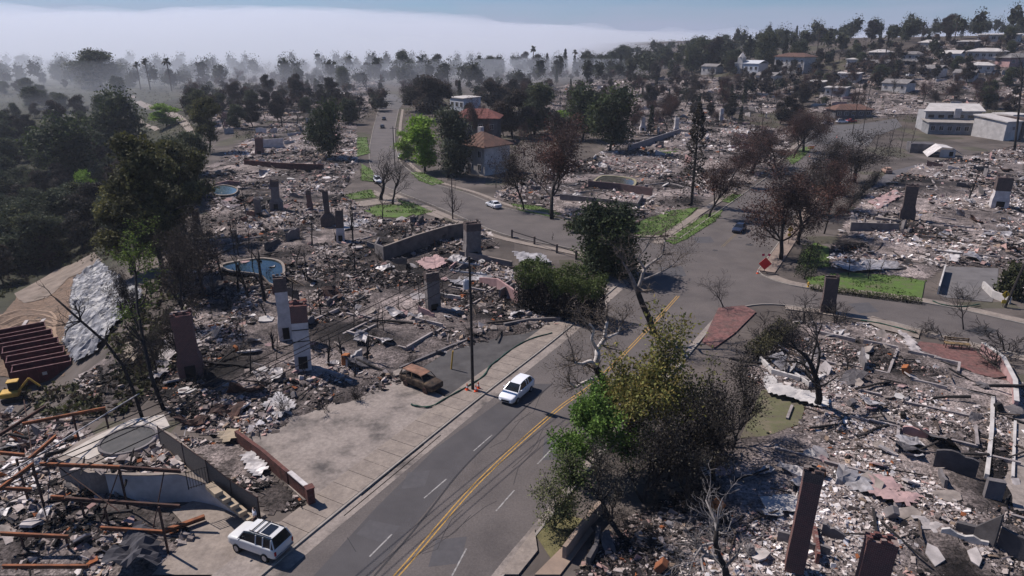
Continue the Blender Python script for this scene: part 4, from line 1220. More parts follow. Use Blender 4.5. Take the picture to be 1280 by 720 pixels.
# shrubs
for (u, vb, vt, w, k) in [(1262, 372, 330, 40, 'shrub'), (1205, 372, 358, 30, 'deadshrub')]:
    plant(k, u, vb, vt, 'brown burnt shrub beside the grey drive of the side street', 'shrubs by the grey drive', wpx=w)
for (u, vb, vt, w) in [(760, 285, 262, 70), (720, 290, 272, 30)]:
    plant('shrub', u, vb, vt, 'dark shrub beside the corner evergreen tree', 'shrubs by the corner evergreen', wpx=w)
for (u, vb, vt, w) in [(1258, 440, 402, 70), (1240, 452, 420, 50), (1180, 424, 404, 50), (1150, 420, 404, 40), (1005, 405, 372, 60), (1045, 402, 376, 50), (980, 430, 400, 60), (955, 425, 395, 50)]:
    plant('deadshrub', u, vb, vt, 'leafless burnt shrub in the lot below the side street', 'burnt shrubs below the side street', wpx=w)
rr = random.Random(9)
for i in range(34):
    u = rr.uniform(250, 640); v = rr.uniform(285, 520)
    p = at(u, v)
    if inside(np.array([p.x]), np.array([p.y]), LOTS['chimney_lot'][0])[0] or inside(np.array([p.x]), np.array([p.y]), LOTS['pool_lot'][0])[0]:
        p.z = lotz(p.x, p.y)
        plant_at('deadshrub', p, rr.uniform(.9, 2.6), 'leafless burnt shrub standing in the lots around the white chimneys', 'burnt shrubs in the left lots')
for i in range(16):
    p = at(rr.uniform(760, 900), rr.uniform(600, 700))
    plant_at('deadshrub', (p.x, p.y, lotz(p.x, p.y)), rr.uniform(.8, 1.8), 'tangled dead shrub at the ash lot edge under the burnt trees', 'dead shrubs under the burnt trees', 1.3)
for i in range(14):
    p = at(rr.uniform(150, 250), rr.uniform(400, 500))
    plant_at('deadshrub', p, rr.uniform(1.2, 3.2), 'black burnt shrub on the bank behind the dumpsters', 'burnt shrubs on the bank')
LOOK = dict(fardark='dusky dense tree', fargreen='dull green leafy tree', bare='leafless tree', brown='scorched brown tree', dark='charred twiggy tree', cone='narrow dark conifer')
def scattered(kinds, u, v, lo, hi, where):
    k = vrnd.choice(kinds)
    plant_at(k, at(u, v), vrnd.uniform(lo, hi), LOOK[k] + ' ' + where, LOOK[k] + 's ' + where)
# ---- the canyon: separate trees and shrubs on its slopes
CAN = W([(0, 92), (120, 95), (235, 100), (246, 150), (250, 225), (205, 315), (120, 318), (60, 330), (0, 365)])
def scatter_px(poly_px, n, seed, mind):
    rng = random.Random(seed); out = []; tries = 0
    us = [p[0] for p in poly_px]; vs = [p[1] for p in poly_px]
    while len(out) < n and tries < n * 60:
        tries += 1
        u, v = rng.uniform(min(us), max(us)), rng.uniform(min(vs), max(vs))
        if not inside(np.array([u]), np.array([v]), poly_px)[0]: continue
        if all(math.hypot(u - a, (v - b) * 1.8) > mind for a, b in out): out.append((u, v))
    return out
for (u, v) in scatter_px([(0, 110), (165, 108), (190, 165), (246, 185), (248, 225), (200, 315), (120, 318), (60, 330), (0, 365)], 118, 4, 10):
    if 150 < u < 250 and 118 < v < 205: continue
    p = at(u, v); k = vrnd.random()
    if k < .62: plant_at('fargreen', p, vrnd.uniform(7, 14), 'hazy dark green tree on the canyon slope', 'canyon slope trees', 1.15)
    elif k < .85: plant_at('fardark', p, vrnd.uniform(6, 13), 'dusky brown tree on the canyon slope', 'brown canyon trees', 1.1)
    else: plant_at('bare', p, vrnd.uniform(5, 9), 'leafless tree on the canyon slope', 'leafless canyon trees')
# ---- trees on the skyline and between the far lots
for (u, v) in scatter_px([(0, 84), (240, 84), (250, 110), (160, 112), (0, 110)], 22, 14, 15):
    scattered(['fargreen', 'fardark'], u, v, 9, 17, 'in the haze on the far canyon rim')
for (u, v) in scatter_px([(240, 92), (470, 88), (470, 150), (450, 158), (240, 165)], 66, 15, 12):
    scattered(['fardark', 'fardark', 'fargreen', 'bare', 'brown'], u, v, 6, 15, 'among the burnt lots beside the far street')
for (u, v) in scatter_px([(500, 100), (640, 92), (860, 88), (1010, 100), (1000, 160), (900, 165), (770, 175), (650, 180), (510, 140)], 110, 16, 13):
    scattered(['fardark', 'fardark', 'brown', 'brown', 'bare', 'dark', 'cone'], u, v, 6, 14, 'among the distant burnt lots beyond the red roofs')
for (u, v) in scatter_px([(470, 92), (1000, 78), (1000, 90), (470, 102)], 34, 17, 11):
    scattered(['fardark', 'fargreen', 'fargreen', 'cone'], u, v, 12, 24, 'in the skyline wood')
for (u, v) in scatter_px([(1010, 60), (1280, 40), (1280, 150), (1120, 130), (1085, 150), (1010, 130)], 90, 18, 12):
    scattered(['fardark', 'fargreen', 'brown', 'bare', 'dark', 'brown'], u, v, 4, 11, 'on the burnt hillside among the houses')
for (u, v) in scatter_px([(880, 60), (1040, 48), (1280, 30), (1280, 42), (1040, 62), (900, 74)], 30, 19, 10):
    scattered(['fargreen', 'fardark', 'cone'], u, v, 8, 17, 'along the crest of the hill')
for (u, vb, vt) in [(188, 112, 72), (215, 114, 72), (176, 112, 77), (434, 96, 70), (666, 92, 57), (1021, 68, 35), (1150, 58, 27), (1192, 56, 18), (1105, 80, 40), (718, 90, 62)]:
    plant('palm', u, vb, vt, 'slender palm tree standing above the skyline trees', 'palms on the skyline', wscale=1.25)
# beyond: the wood that reads as one mass
rng = np.random.default_rng(40)
cs, cb = [], []
for i in range(360):
    y = 500 + 420 * rng.random() ** 1.2; x = rng.uniform(-.8, .8) * y
    H_ = rng.uniform(10, 24); w_ = rng.uniform(9, 18); z0 = hz(x, y)
    k = 260
    d = rng.normal(0, 1, (k, 3)); d /= np.linalg.norm(d, axis=1)[:, None]
    q = np.where(np.arange(k)[:, None] % 3 == 0, .15 + .45 * rng.random((k, 1)), .6 + .42 * rng.random((k, 1)))
    cs.append(np.array([x, y, z0 + H_ * .55]) + d * q * np.array([w_ * .5, w_ * .5, H_ * .46])); cb.append(np.full(k, rng.uniform(.7, 1.3)))
cs = np.concatenate(cs); cb = np.concatenate(cb)
tag(link('woodland', leaf_mesh('woodland', cs, np.where(np.arange(len(cs)) % 260 % 3 == 0, 3.6, 1.0), np.outer(cb, np.array((0.042, 0.048, 0.03))), 41), LEAF), 'far wood that fades into the fog behind the houses', 'woodland', kind='stuff')
# scorched canopy of the far blocks, one mass from here
cs, cb = [], []
BWD = [(478, 92), (640, 80), (880, 78), (1010, 70), (1280, 45), (1280, 60), (1180, 95), (1010, 128), (900, 138), (640, 132), (510, 118)]
kk = 0
while kk < 440:
    u, v = rng.uniform(478, 1280), rng.uniform(45, 140)
    if kk % 3 == 0: u, v = rng.uniform(235, 480), rng.uniform(88, 140)
    elif not inside(np.array([u]), np.array([v]), BWD)[0]: continue
    kk += 1
    p = at(u, v); H_ = rng.uniform(5, 11); w_ = rng.uniform(5, 12); k = 190
    d = rng.normal(0, 1, (k, 3)); d /= np.linalg.norm(d, axis=1)[:, None]
    cs.append(np.array(p) + np.array([0, 0, H_ * .55]) + d * np.where(np.arange(k)[:, None] % 3 == 0, .15 + .4 * rng.random((k, 1)), .55 + .48 * rng.random((k, 1))) * np.array([w_ * .5, w_ * .5, H_ * .48]))
    cb.append(np.outer(np.full(k, rng.uniform(.7, 1.3)), np.array([(0.05, 0.042, 0.038), (0.065, 0.045, 0.038), (0.04, 0.044, 0.03)][rng.integers(3)])))
tag(link('burnt_wood', leaf_mesh('burnt_wood', np.concatenate(cs), np.where(np.arange(440 * 190) % 190 % 3 == 0, 2.0, .55), np.concatenate(cb), 44), LEAF), 'scorched grey brown canopy over the far burnt blocks', 'woodland', kind='stuff')
# low scrub on the canyon slopes and hillside
cs, cb = [], []
for (poly_px, n) in (([(0, 100), (240, 100), (250, 225), (205, 320), (60, 335), (0, 375)], 3400), ([(1000, 80), (1280, 50), (1280, 165), (1010, 150)], 700), ([(470, 95), (1010, 88), (1005, 150), (900, 165), (640, 190), (510, 150)], 1300), ([(250, 95), (470, 95), (470, 150), (300, 180)], 600), ([(130, 400), (215, 330), (250, 330), (235, 430), (190, 490), (150, 520)], 350), ([(0, 490), (100, 480), (150, 520), (60, 520)], 120)):
    us = [p[0] for p in poly_px]; vs = [p[1] for p in poly_px]
    k = 0
    while k < n:
        u, v = rng.uniform(min(us), max(us)), rng.uniform(min(vs), max(vs))
        if not inside(np.array([u]), np.array([v]), poly_px)[0]: continue
        k += 1
        p = at(u, v); r = rng.uniform(.5, 1.6) * (1 if v > 200 else 1.5)
        d = rng.normal(0, 1, (11, 3)); d /= np.linalg.norm(d, axis=1)[:, None]; d[:, 2] = np.abs(d[:, 2])
        r = r if v < 300 else r * .6
        cs.append(np.array(p) + d * np.array([r, r, r * .8]) * (.6 + .5 * rng.random((11, 1))))
        cb.append(np.outer(np.full(11, rng.uniform(.6, 1.3)), np.array([(0.05, 0.05, 0.028), (0.06, 0.047, 0.035), (0.075, 0.08, 0.032)][rng.integers(3)])))
tag(link('scrub', leaf_mesh('scrub', np.concatenate(cs), .5, np.concatenate(cb), 42), LEAF), 'low dusty scrub covering the canyon slopes and the hillside', 'scrub', kind='stuff')
# grass blades that fray the lawns' edges
gc_, gcol = [], []
for L in lawn_w:
    xs = np.array([p[0] for p in L]); ys = np.array([p[1] for p in L])
    n = int(min(5000, 14 * (np.ptp(xs) * np.ptp(ys)) * .6) )
    x = rng.uniform(xs.min() - .5, xs.max() + .5, n); y = rng.uniform(ys.min() - .5, ys.max() + .5, n)
    k = inside(x, y, L) | (edge_dist(x, y, L) < .35)
    k &= vnoise(x, y, 2.2, 9) > -.2
    x, y = x[k], y[k]
    gc_.append(np.stack([x, y, h(x, y) + .16], -1))
    gcol.append(np.outer(rng.uniform(.6, 1.3, len(x)), np.array((.085, .135, .035))))
tag(link('grass', leaf_mesh('grass', np.concatenate(gc_), .3, np.concatenate(gcol), 43, flat=-.8), LEAF), 'uneven green grass growing on the surviving lawns', 'grass', kind='stuff')
# ============================================================ THINGS IN THE RUINS
def brick_mat(name, c1, c2, mortar):
    m = M(name, c1, c2, 1.5, 0.95)
    t = m.node_tree
    b = t.nodes['Principled BSDF']
    tc = t.nodes.new('ShaderNodeTexCoord'); sp = t.nodes.new('ShaderNodeSeparateXYZ')
    t.links.new(tc.outputs['Object'], sp.inputs[0])
    ad = t.nodes.new('ShaderNodeMath'); t.links.new(sp.outputs[0], ad.inputs[0]); t.links.new(sp.outputs[1], ad.inputs[1])
    cb = t.nodes.new('ShaderNodeCombineXYZ'); t.links.new(ad.outputs[0], cb.inputs[0]); t.links.new(sp.outputs[2], cb.inputs[1])
    bk = t.nodes.new('ShaderNodeTexBrick')
    bk.inputs['Scale'].default_value = 1.0
    bk.inputs['Brick Width'].default_value = 0.24; bk.inputs['Row Height'].default_value = 0.085; bk.inputs['Mortar Size'].default_value = 0.012
    old = b.inputs['Base Color'].links[0].from_socket
    t.links.new(cb.outputs[0], bk.inputs['Vector'])
    t.links.new(old, bk.inputs['Color1'])
    mx = t.nodes.new('ShaderNodeMix'); mx.data_type = 'RGBA'; mx.blend_type = 'MULTIPLY'; mx.inputs[0].default_value = 1
    t.links.new(old, mx.inputs[6]); mx.inputs[7].default_value = (.72, .72, .75, 1)
    t.links.new(mx.outputs[2], bk.inputs['Color2'])
    bk.inputs['Mortar'].default_value = (*mortar, 1)
    t.links.new(bk.outputs['Color'], b.inputs['Base Color'])
    bp = t.nodes.new('ShaderNodeBump'); bp.inputs['Strength'].default_value = .5; bp.inputs['Distance'].default_value = .02; bp.invert = True
    t.links.new(bk.outputs['Fac'], bp.inputs['Height']); t.links.new(bp.outputs[0], b.inputs['Normal'])
    return m
BR_RED = brick_mat('red_brick', (0.19, 0.062, 0.052), (0.07, 0.033, 0.031), (0.22, 0.17, 0.155))
BR_DK = brick_mat('sooty_brick', (0.125, 0.08, 0.07), (0.035, 0.028, 0.028), (0.17, 0.145, 0.135))
BR_GR = brick_mat('grey_stone', (0.26, 0.23, 0.22), (0.10, 0.088, 0.086), (0.2, 0.18, 0.17))
PLASTER = M('white_plaster', (0.60, 0.57, 0.56), (0.34, 0.31, 0.31), 0.9, 0.9, 0.1)
SOOT = M('soot', (0.022, 0.02, 0.02), (0.012, 0.011, 0.011), 3, 1.0)

def chimney(u, vb, vt, wpx, body, top, label, deep=0.75, rz=0.5, splay=1.25, hearth=True, band=False, topfrac=0.22, group=None):
    p = at(u, vb); p.z = lotz(p.x, p.y) - 0.1
    H = z_of(p, vt) - p.z; w = .84 * wpx / px_per_m(p); d = w * deep
    e = empty('chimney', p, rz, label, 'chimney', group)
    rl_ = random.Random(int(u + vt)); e.rotation_euler = (rl_.uniform(-.035, .035), rl_.uniform(-.035, .035), rz)
    hb = H * (1 - topfrac)
    mb = MB()
    # shaft: hearth breast below, shoulders, stack above
    brk = [(splay, 0), (splay, H * .28), (1.0, H * .40), (1.0, hb)]
    vs, fs = [], []
    for k, z in brk:
        for x, y in ((-1, -1), (1, -1), (1, 1), (-1, 1)):
            vs.append((x * w / 2 * k, y * d / 2 * (1 + (k - 1) * .5), z))
    for i in range(3):
        for j in range(4):
            q = (j + 1) % 4
            fs.append((i * 4 + j, i * 4 + q, i * 4 + 4 + q, i * 4 + 4 + j))
    fs += [(3, 2, 1, 0), (12, 13, 14, 15)]
    mb.add(vs, fs)
    mb.build('shaft', body, e)
    # broken, uneven head with an open flue
    rnd = random.Random(int(u * 7 + vb))
    t = MB(); k = 1.03
    for sx, sy, ww, dd in ((0, -1, w * k, d * .24), (0, 1, w * k, d * .24), (-1, 0, w * .2, d * .56), (1, 0, w * .2, d * .56)):
        hh = (H - hb) * rnd.uniform(.86, 1.0)
        t.box((sx * (w * k - w * .2) / 2, sy * (d * k - d * .24) / 2, hb + hh / 2 + .002), (ww, dd, hh))
    t.build('stack_head', top, e)
    for k_ in range(7):
        sx, sy = rnd.choice([(-1, 0), (1, 0), (0, -1), (0, 1)])
        bx_, by_ = sx * w * .44 + (0 if sx else rnd.uniform(-.45, .45) * w), sy * d * .42 + (0 if sy else rnd.uniform(-.42, .42) * d)
        MB().box((bx_, by_, H + .02 + rnd.uniform(0, .1)), (.22 + .06 * w, .12 + .04 * w, .1 + rnd.uniform(0, .12)), rnd.uniform(-.3, .3)).build('brick', top, e)
    MB().box((0, 0, hb + .05), (w * .6, d * .5, .1)).build('flue', SOOT, e)
    if hearth:
        hw = w * .55
        MB().box((0, -d / 2 * (1 + (splay - 1) * .5) - .03, H * .13), (hw, .1, H * .18)).build('hearth', SOOT, e)
    if band:
        for z in (H * .45, H * .62):
            MB().box((0, 0, z), (w * 1.04, d * 1.05, .1)).build('band', SOOT, e)
    return e
chimney(241, 472, 390, 26, BR_RED, BR_RED, 'tall red brick chimney with sooty black foot at the bank edge', deep=.8, rz=.35)
chimney(359, 424, 345, 17, PLASTER, BR_DK, 'white plastered chimney with brick head beside the kidney pool', rz=.3, band=False)
chimney(380, 464, 378, 23, PLASTER, BR_RED, 'white plastered chimney with red brick head and black bands', rz=.3, band=True, splay=1.02, topfrac=.28)
chimney(542, 390, 338, 19, BR_GR, BR_DK, 'grey plastered chimney standing alone in the rubble behind the power pole', rz=.4, splay=1.05)
chimney(590, 322, 277, 22, BR_GR, BR_DK, 'broad dark grey chimney beside the brown retaining wall', rz=.35, splay=1.1)
chimney(426, 303, 262, 11, PLASTER, BR_DK, 'slim pale chimney with sooty upper half near the lawns', rz=.2, splay=1.1, topfrac=.55)
chimney(411, 284, 238, 8, BR_DK, BR_DK, 'thin dark chimney rising from a heap of bricks', rz=.2, splay=2.6, hearth=False)
chimney(346, 264, 225, 11, BR_GR, BR_DK, 'stepped stone chimney behind the rubble of the pool houses', rz=.2, splay=1.7)
chimney(324, 272, 248, 9, BR_GR, BR_GR, 'short grey chimney stub beside the stepped stone chimney', rz=.2, splay=1.1)
chimney(325, 193, 172, 10, BR_RED, BR_RED, 'small red brick chimney behind the long red wall', rz=.1, splay=1.2)
chimney(248, 292, 262, 9, BR_DK, BR_DK, 'dark chimney stub at the edge of the canyon trees', rz=.3)
chimney(388, 262, 238, 7, BR_RED, BR_DK, 'narrow reddish chimney in the lots by the green lawn', rz=.2, hearth=False)
chimney(1133, 276, 231, 16, BR_DK, BR_DK, 'tall brown brick chimney beside the raised slab above the side street', rz=-.45, splay=1.25, hearth=False)
chimney(1034, 390, 345, 18, BR_DK, BR_DK, 'dark brick chimney standing behind the black leafless tree', rz=-.3, splay=1.15)
chimney(1247, 262, 220, 19, PLASTER, BR_DK, 'pale fireplace with dark brick chimney in the rubble above the side street', rz=-.4, splay=1.15, topfrac=.45)
chimney(992, 712, 584, 25, BR_RED, BR_DK, 'tall leaning red brick chimney with pale stone head in the ash lot', rz=-.35, splay=1.05, hearth=False, topfrac=.1)
chimney(1084, 745, 672, 40, BR_RED, BR_RED, 'broad red brick chimney with flat top beside the tall leaning chimney', rz=-.3, splay=1.0, deep=.45, hearth=False, topfrac=.08)
chimney(901, 152, 136, 5, PLASTER, PLASTER, 'slim white chimney among the distant rubble', rz=.1, hearth=False, splay=1.1)
chimney(845, 165, 147, 6, PLASTER, PLASTER, 'white chimney ruin beside the pale drive', rz=.1, splay=1.2)
chimney(803, 165, 146, 6, PLASTER, PLASTER, 'white fireplace ruin with arched opening in the distant rubble', rz=.1, splay=1.5)

# ---- walls
def wall(pix, hts, thick, mat, label, cat='wall', cap=None, z0=-.2, name='garden_wall', group=None, piece=None):
    """wall along picture points on the ground; hts one height or one per point"""
    P = [at(u, v) for u, v in pix]
    if not hasattr(hts, '__len__'): hts = [hts] * len(P)
    hts = [x * 1.25 for x in hts]
    org = P[0].copy()
    L2 = [(p.x, p.y) for p in P]
    a, b = offset_line(L2, thick / 2), offset_line(L2, -thick / 2)
    e = empty(name, org, 0, label, cat, group)
    def ribbon(w0, zt0, zt1):
        A, B = offset_line(L2, w0 / 2), offset_line(L2, -w0 / 2)
        vs, fs = [], []
        for i, p in enumerate(P):
            for (x, y), z in ((A[i], zt0[i]), (B[i], zt0[i]), (B[i], zt1[i]), (A[i], zt1[i])):
                vs.append((x - org.x, y - org.y, z - org.z))
        n = len(P)
        for i in range(n - 1):
            for j in range(4):
                q = (j + 1) % 4
                fs.append((i * 4 + j, i * 4 + 4 + j, i * 4 + 4 + q, i * 4 + q))
        fs += [(0, 1, 2, 3), ((n - 1) * 4 + 3, (n - 1) * 4 + 2, (n - 1) * 4 + 1, (n - 1) * 4)]
        return MB().add(vs, fs)
    gz = [p.z for p in P]
    ribbon(thick, [z + z0 for z in gz], [z + hh for z, hh in zip(gz, hts)]).build('wall', mat, e)
    if cap:
        ribbon(thick + .1, [z + hh + .003 for z, hh in zip(gz, hts)], [z + hh + .09 for z, hh in zip(gz, hts)]).build('coping', cap, e)
    return e
BROWNW = M('brown_wall', (0.19, 0.15, 0.13), (0.09, 0.075, 0.07), .7, .95, .2, 4)
wall([(481, 326), (520, 314), (560, 303), (600, 296)], [1.9, 2.2, 2.4, 2.4], .3, BROWNW, 'brown retaining wall with pale top beside the broad dark chimney', cap=CONC)
wall([(481, 326), (470, 318), (474, 305)], [1.9, 1.5, 1.0], .3, WALLG, 'sooty end wall of the brown retaining wall')
wall([(306, 208), (350, 212), (405, 214)], 1.5, .3, BRICKR, 'long low red wall in the lots beyond the pools')
wall([(268, 236), (285, 232), (300, 233)], 1.0, .3, WALLP, 'short pink wall behind the round pool')
wall([(600, 358), (622, 366), (648, 382)], [1.1, 1.7, 1.5], .3, WALLP, 'broken pink stucco wall beside the tall hedge')
wall([(575, 322), (612, 330), (640, 336)], .9, .25, WALLG, 'low grey wall behind the pink stucco wall', cap=CONC)
wall([(735, 236), (775, 240), (815, 246)], 1.6, .3, M('mauve_wall', (0.17, 0.11, 0.105), (.1, .07, .07), 1), 'long brown wall behind the empty yellow edged pool')
wall([(700, 250), (745, 255), (796, 262), (803, 250)], 1.1, .3, WALLG, 'grey footing wall of the centre lot')
wall([(785, 190), (820, 178), (850, 168)], 1.7, .4, M('bluegrey_wall', (0.22, .21, .22), (.14, .13, .14), 1), 'grey blue wall along the pale drive')
wall([(1226, 440), (1251, 458), (1266, 486), (1268, 512)], [.9, .9, .8, .7], .32, WALLP, 'angular pink patio wall with pale top', cap=WALLW)
wall([(1062, 290), (1122, 292)], 1.5, .25, WALLG, 'dark concrete wall under the raised slab', z0=-.3)
wall([(1170, 318), (1205, 322), (1250, 326)], .6, .3, WALLG, 'low burnt wall behind the grey drive')
wall([(1172, 368), (1180, 340)], 1.0, .2, WALLW, 'white garden wall between the hedge and the grey drive')
wall([(1228, 360), (1240, 372), (1262, 380)], .8, .3, WALLW, 'white planter wall at the foot of the yellow sign pole')
WALLDK = M('charcoal_wall', (0.10, 0.092, 0.094), (0.055, 0.05, 0.052), .8, .95, .2)
wall([(1192, 668), (1215, 676), (1241, 690)], [.9, 1.0, 2.5], .35, WALLDK, 'charcoal grey broken wall with stepped top in the ash lot')
wall([(1244, 688), (1262, 696), (1290, 706)], [1.6, 1.5, 1.4], .3, WALLDK, 'dark grey wall with pale end post at the lot corner')
wall([(1228, 624), (1250, 628)], [1.5, 1.5], .5, WALLG, 'square grey pier beside the ashen garage slab')
wall([(1232, 600), (1238, 545), (1240, 500)], .45, .3, WALLW, 'long pale footing along the ashen garage slab', cap=None)
wall([(1265, 600), (1268, 530)], .3, .2, WALLW, 'thin pale footing on the ashen garage slab')
wall([(705, 700), (738, 655), (752, 640)], .9, .3, M('tan_wall', (0.3, .23, .18), (.2, .15, .12), 1), 'low tan retaining wall beside the verge', cap=None)
wall([(735, 708), (745, 690), (748, 668)], .6, .3, WALLDK, 'black footing behind the tan retaining wall')
wall([(630, 410), (660, 404), (700, 402)], .5, .3, WALLG, 'low sooty footing in front of the hedge')
wall([(500, 462), (560, 436), (600, 420)], .25, .25, WALLG, 'low kerb wall along the back of the tarmac yard')
wall([(1150, 470), (1200, 490), (1236, 500)], .35, .25, WALLG, 'low footing in front of the red patio', )
wall([(990, 470), (1010, 484), (1030, 474)], .5, .3, WALLW, 'pale curved planter wall beside the black leafless tree')
wall([(950, 452), (965, 468), (1000, 478)], .5, .3, WALLW, 'pale low wall at the back of the scorched lawn')
# the brick-red boundary wall of the parking pad, its street end whitewashed
wall([(297, 552), (330, 578), (362, 606)], [.9, 1.0, 1.0], .3, BRICKR, 'low dark red boundary wall along the parking pad')
wall([(364, 607), (386, 626)], [1.0, 1.0], .28, BRICKR, 'street end of the red boundary wall with white painted coping', cap=PLASTER)
e_ = at(389, 630)
thing_mesh(MB().box((e_.x, e_.y, .75), (.55, .55, 1.5), .6).box((e_.x, e_.y, 1.54), (.66, .66, .08), .6), 'gate_pier', BRICKR, 'dark red pier at the street end of the boundary wall', 'pier')

# ---- steel house: raised terrace, curved white retaining wall, screen fence, frame of rusted beams
CW = [at(u, v) for u, v in ((140, 622), (185, 628), (230, 626), (262, 630), (290, 640), (316, 656))]
CWH = [2.2, 2.5, z_of(CW[2], 592) , z_of(CW[3], 603), z_of(CW[4], 622), .25]
def ribbon3(P, lo, hi, thick, org):
    L2 = [(p.x, p.y) for p in P]
    A, B = offset_line(L2, thick / 2), offset_line(L2, -thick / 2)
    vs, fs = [], []
    for i in range(len(P)):
        for (x, y), z in ((A[i], lo[i]), (B[i], lo[i]), (B[i], hi[i]), (A[i], hi[i])):
            vs.append((x - org[0], y - org[1], z - org[2]))
    n = len(P)
    for i in range(n - 1):
        for j in range(4):
            q = (j + 1) % 4
            fs.append((i * 4 + j, i * 4 + 4 + j, i * 4 + 4 + q, i * 4 + q))
    fs += [(0, 1, 2, 3), ((n - 1) * 4 + 3, (n - 1) * 4 + 2, (n - 1) * 4 + 1, (n - 1) * 4)]
    return MB().add(vs, fs)
cwp = [Vector((p.x, p.y, 0)) for p in CW]
cws = catmull(cwp, 5)
hh_ = np.interp(np.linspace(0, 5, len(cws)), range(6), CWH)
e = empty('retaining_wall', CW[2], 0, 'curved white retaining wall beside the forecourt of the steel framed ruin', 'wall')
ribbon3(cws, [-.2] * len(cws), list(hh_), .25, CW[2]).build('wall', WALLW, e, smooth=False)
ribbon3(cws, [x + .003 for x in hh_], [x + .07 for x in hh_], .33, CW[2]).build('coping', CONC, e)
ter_back = [at(332, 640, .4), at(300, 612, 1.6), at(262, 580, 2.4), at(215, 540, 2.5), at(170, 520, 2.5), at(100, 548, 2.5), at(70, 572, 2.4), at(110, 590, 2.4)]
xa, xb_ = CW[5].x, CW[2].x
tz = lambda x, y: float(np.interp(x, [xb_ - 1, xb_, xa], [CWH[2] - .12, CWH[2] - .12, .2]))
tp_ = [(p.x, p.y + .05) for p in cws] + [(p.x, p.y) for p in ter_back]
tag(sheet('garden_terrace', tp_, 0, CONC, 1.5, zf=tz, thick=2.2), kind='structure')
TZ = CWH[2] - .12
dk = [at(u, v, TZ + .05) for u, v in ((78, 568), (120, 545), (165, 524), (205, 518), (212, 532), (150, 556), (110, 574))]
tag(sheet('pool_deck', [(p.x, p.y) for p in dk], TZ + .05, M('pale_deck', (0.5, .45, .4), (.36, .32, .285), .8), 30, zf=lambda x, y: 0, thick=.1), kind='structure')
c_ = at(160, 549, TZ + .3)
tub = empty('round_pool', (c_.x, c_.y, TZ), 0, 'round raised pool with black water on the pale deck', 'pool')
MB().lathe([(2.2, 0), (2.2, .32), (2.0, .32), (2.0, .2)], 26).build('rim', WALLG, tub)
MB().lathe([(1.99, .15), (1.99, .24), (0.02, .245)], 26).build('water', M('black_water', (0.05, .046, .046), (.018, .018, .019), 1.2, .6, spec=.3), tub)
rubble(None, 1500, .07, .7, 24, 'plaster litter lying on the raised garden terrace', dark=.05, zc=TZ + .02, poly=[tuple(at(u, v, TZ))[:2] for u, v in ((92, 588), (128, 568), (170, 560), (205, 545), (232, 572), (228, 590), (150, 590))])
# screen fence
FP = [at(200, 540), at(232, 566), at(262, 590), at(292, 614), at(322, 640)]
FZ = [TZ - .1, TZ - .1, TZ - .2, 1.0, .2]
FP = [at(u, v, z) for (u, v), z in zip(((202, 560), (232, 582), (262, 604), (292, 628), (326, 650)), FZ)]
fe = empty('screen_fence', FP[0], 0, 'brown screened wire fence with posts beside the garden steps', 'fence')
SCREEN = M('fence_screen', (0.17, 0.145, 0.125), (0.10, 0.088, 0.078), 6, .95, .2, stretch=(1, 1, 4))
for i, (a, b) in enumerate(zip(FP[:-1], FP[1:])):
    o = FP[0]; g = .06 * (b - a).normalized()
    A, B = a + g - o, b - g - o
    hgt = 1.9
    nseg = 3
    vs = [A, B, B + Vector((0, 0, hgt)), A + Vector((0, 0, hgt))]
    nrm = (B - A).cross(Vector((0, 0, 1))).normalized() * .02
    mb = MB().add([p - nrm for p in vs] + [p + nrm for p in vs], [(3, 2, 1, 0), (4, 5, 6, 7), (0, 1, 5, 4), (1, 2, 6, 5), (2, 3, 7, 6), (3, 0, 4, 7)])
    mb.build('screen', SCREEN, fe)
    MB().tube([a - o + Vector((0, 0, 1.95)), b - o + Vector((0, 0, 1.95))], .03, 5).build('rail', RUSTDK, fe)
for p in FP:
    MB().tube([p - FP[0] + Vector((0, 0, -.4)), p - FP[0] + Vector((0, 0, 2.05))], .045, 6).build('post', RUSTDK, fe)
# garden gate of bars with the steps below it
ga, gb = at(236, 612, TZ), at(262, 604, TZ)
ge = empty('garden_gate', ga, 0, 'black barred gate at the head of the pale garden steps', 'gate')
d_ = gb - ga
for k in range(9):
    q = d_ * (k / 8)
    MB().tube([q, q + Vector((0, 0, 1.5))], .016 if 0 < k < 8 else .035, 5).build('bar', CHAR, ge)
for z in (.12, 1.42):
    MB().bar((0, 0, z), (d_.x, d_.y, d_.z + z), .04).build('rail', CHAR, ge)
for k in range(5):
    s0 = at(268 + k * 10, 614 + k * 8, TZ - .1 - k * .42)
    thing_mesh(MB().box((s0.x, s0.y, s0.z + .12), (1.6, .6, .34), -.75), 'garden_step', M('tan_step', (0.36, .29, .21), (.27, .215, .16), 1.2), 'pale tan garden step between the screen fence and the curved wall', 'step', 'garden steps')
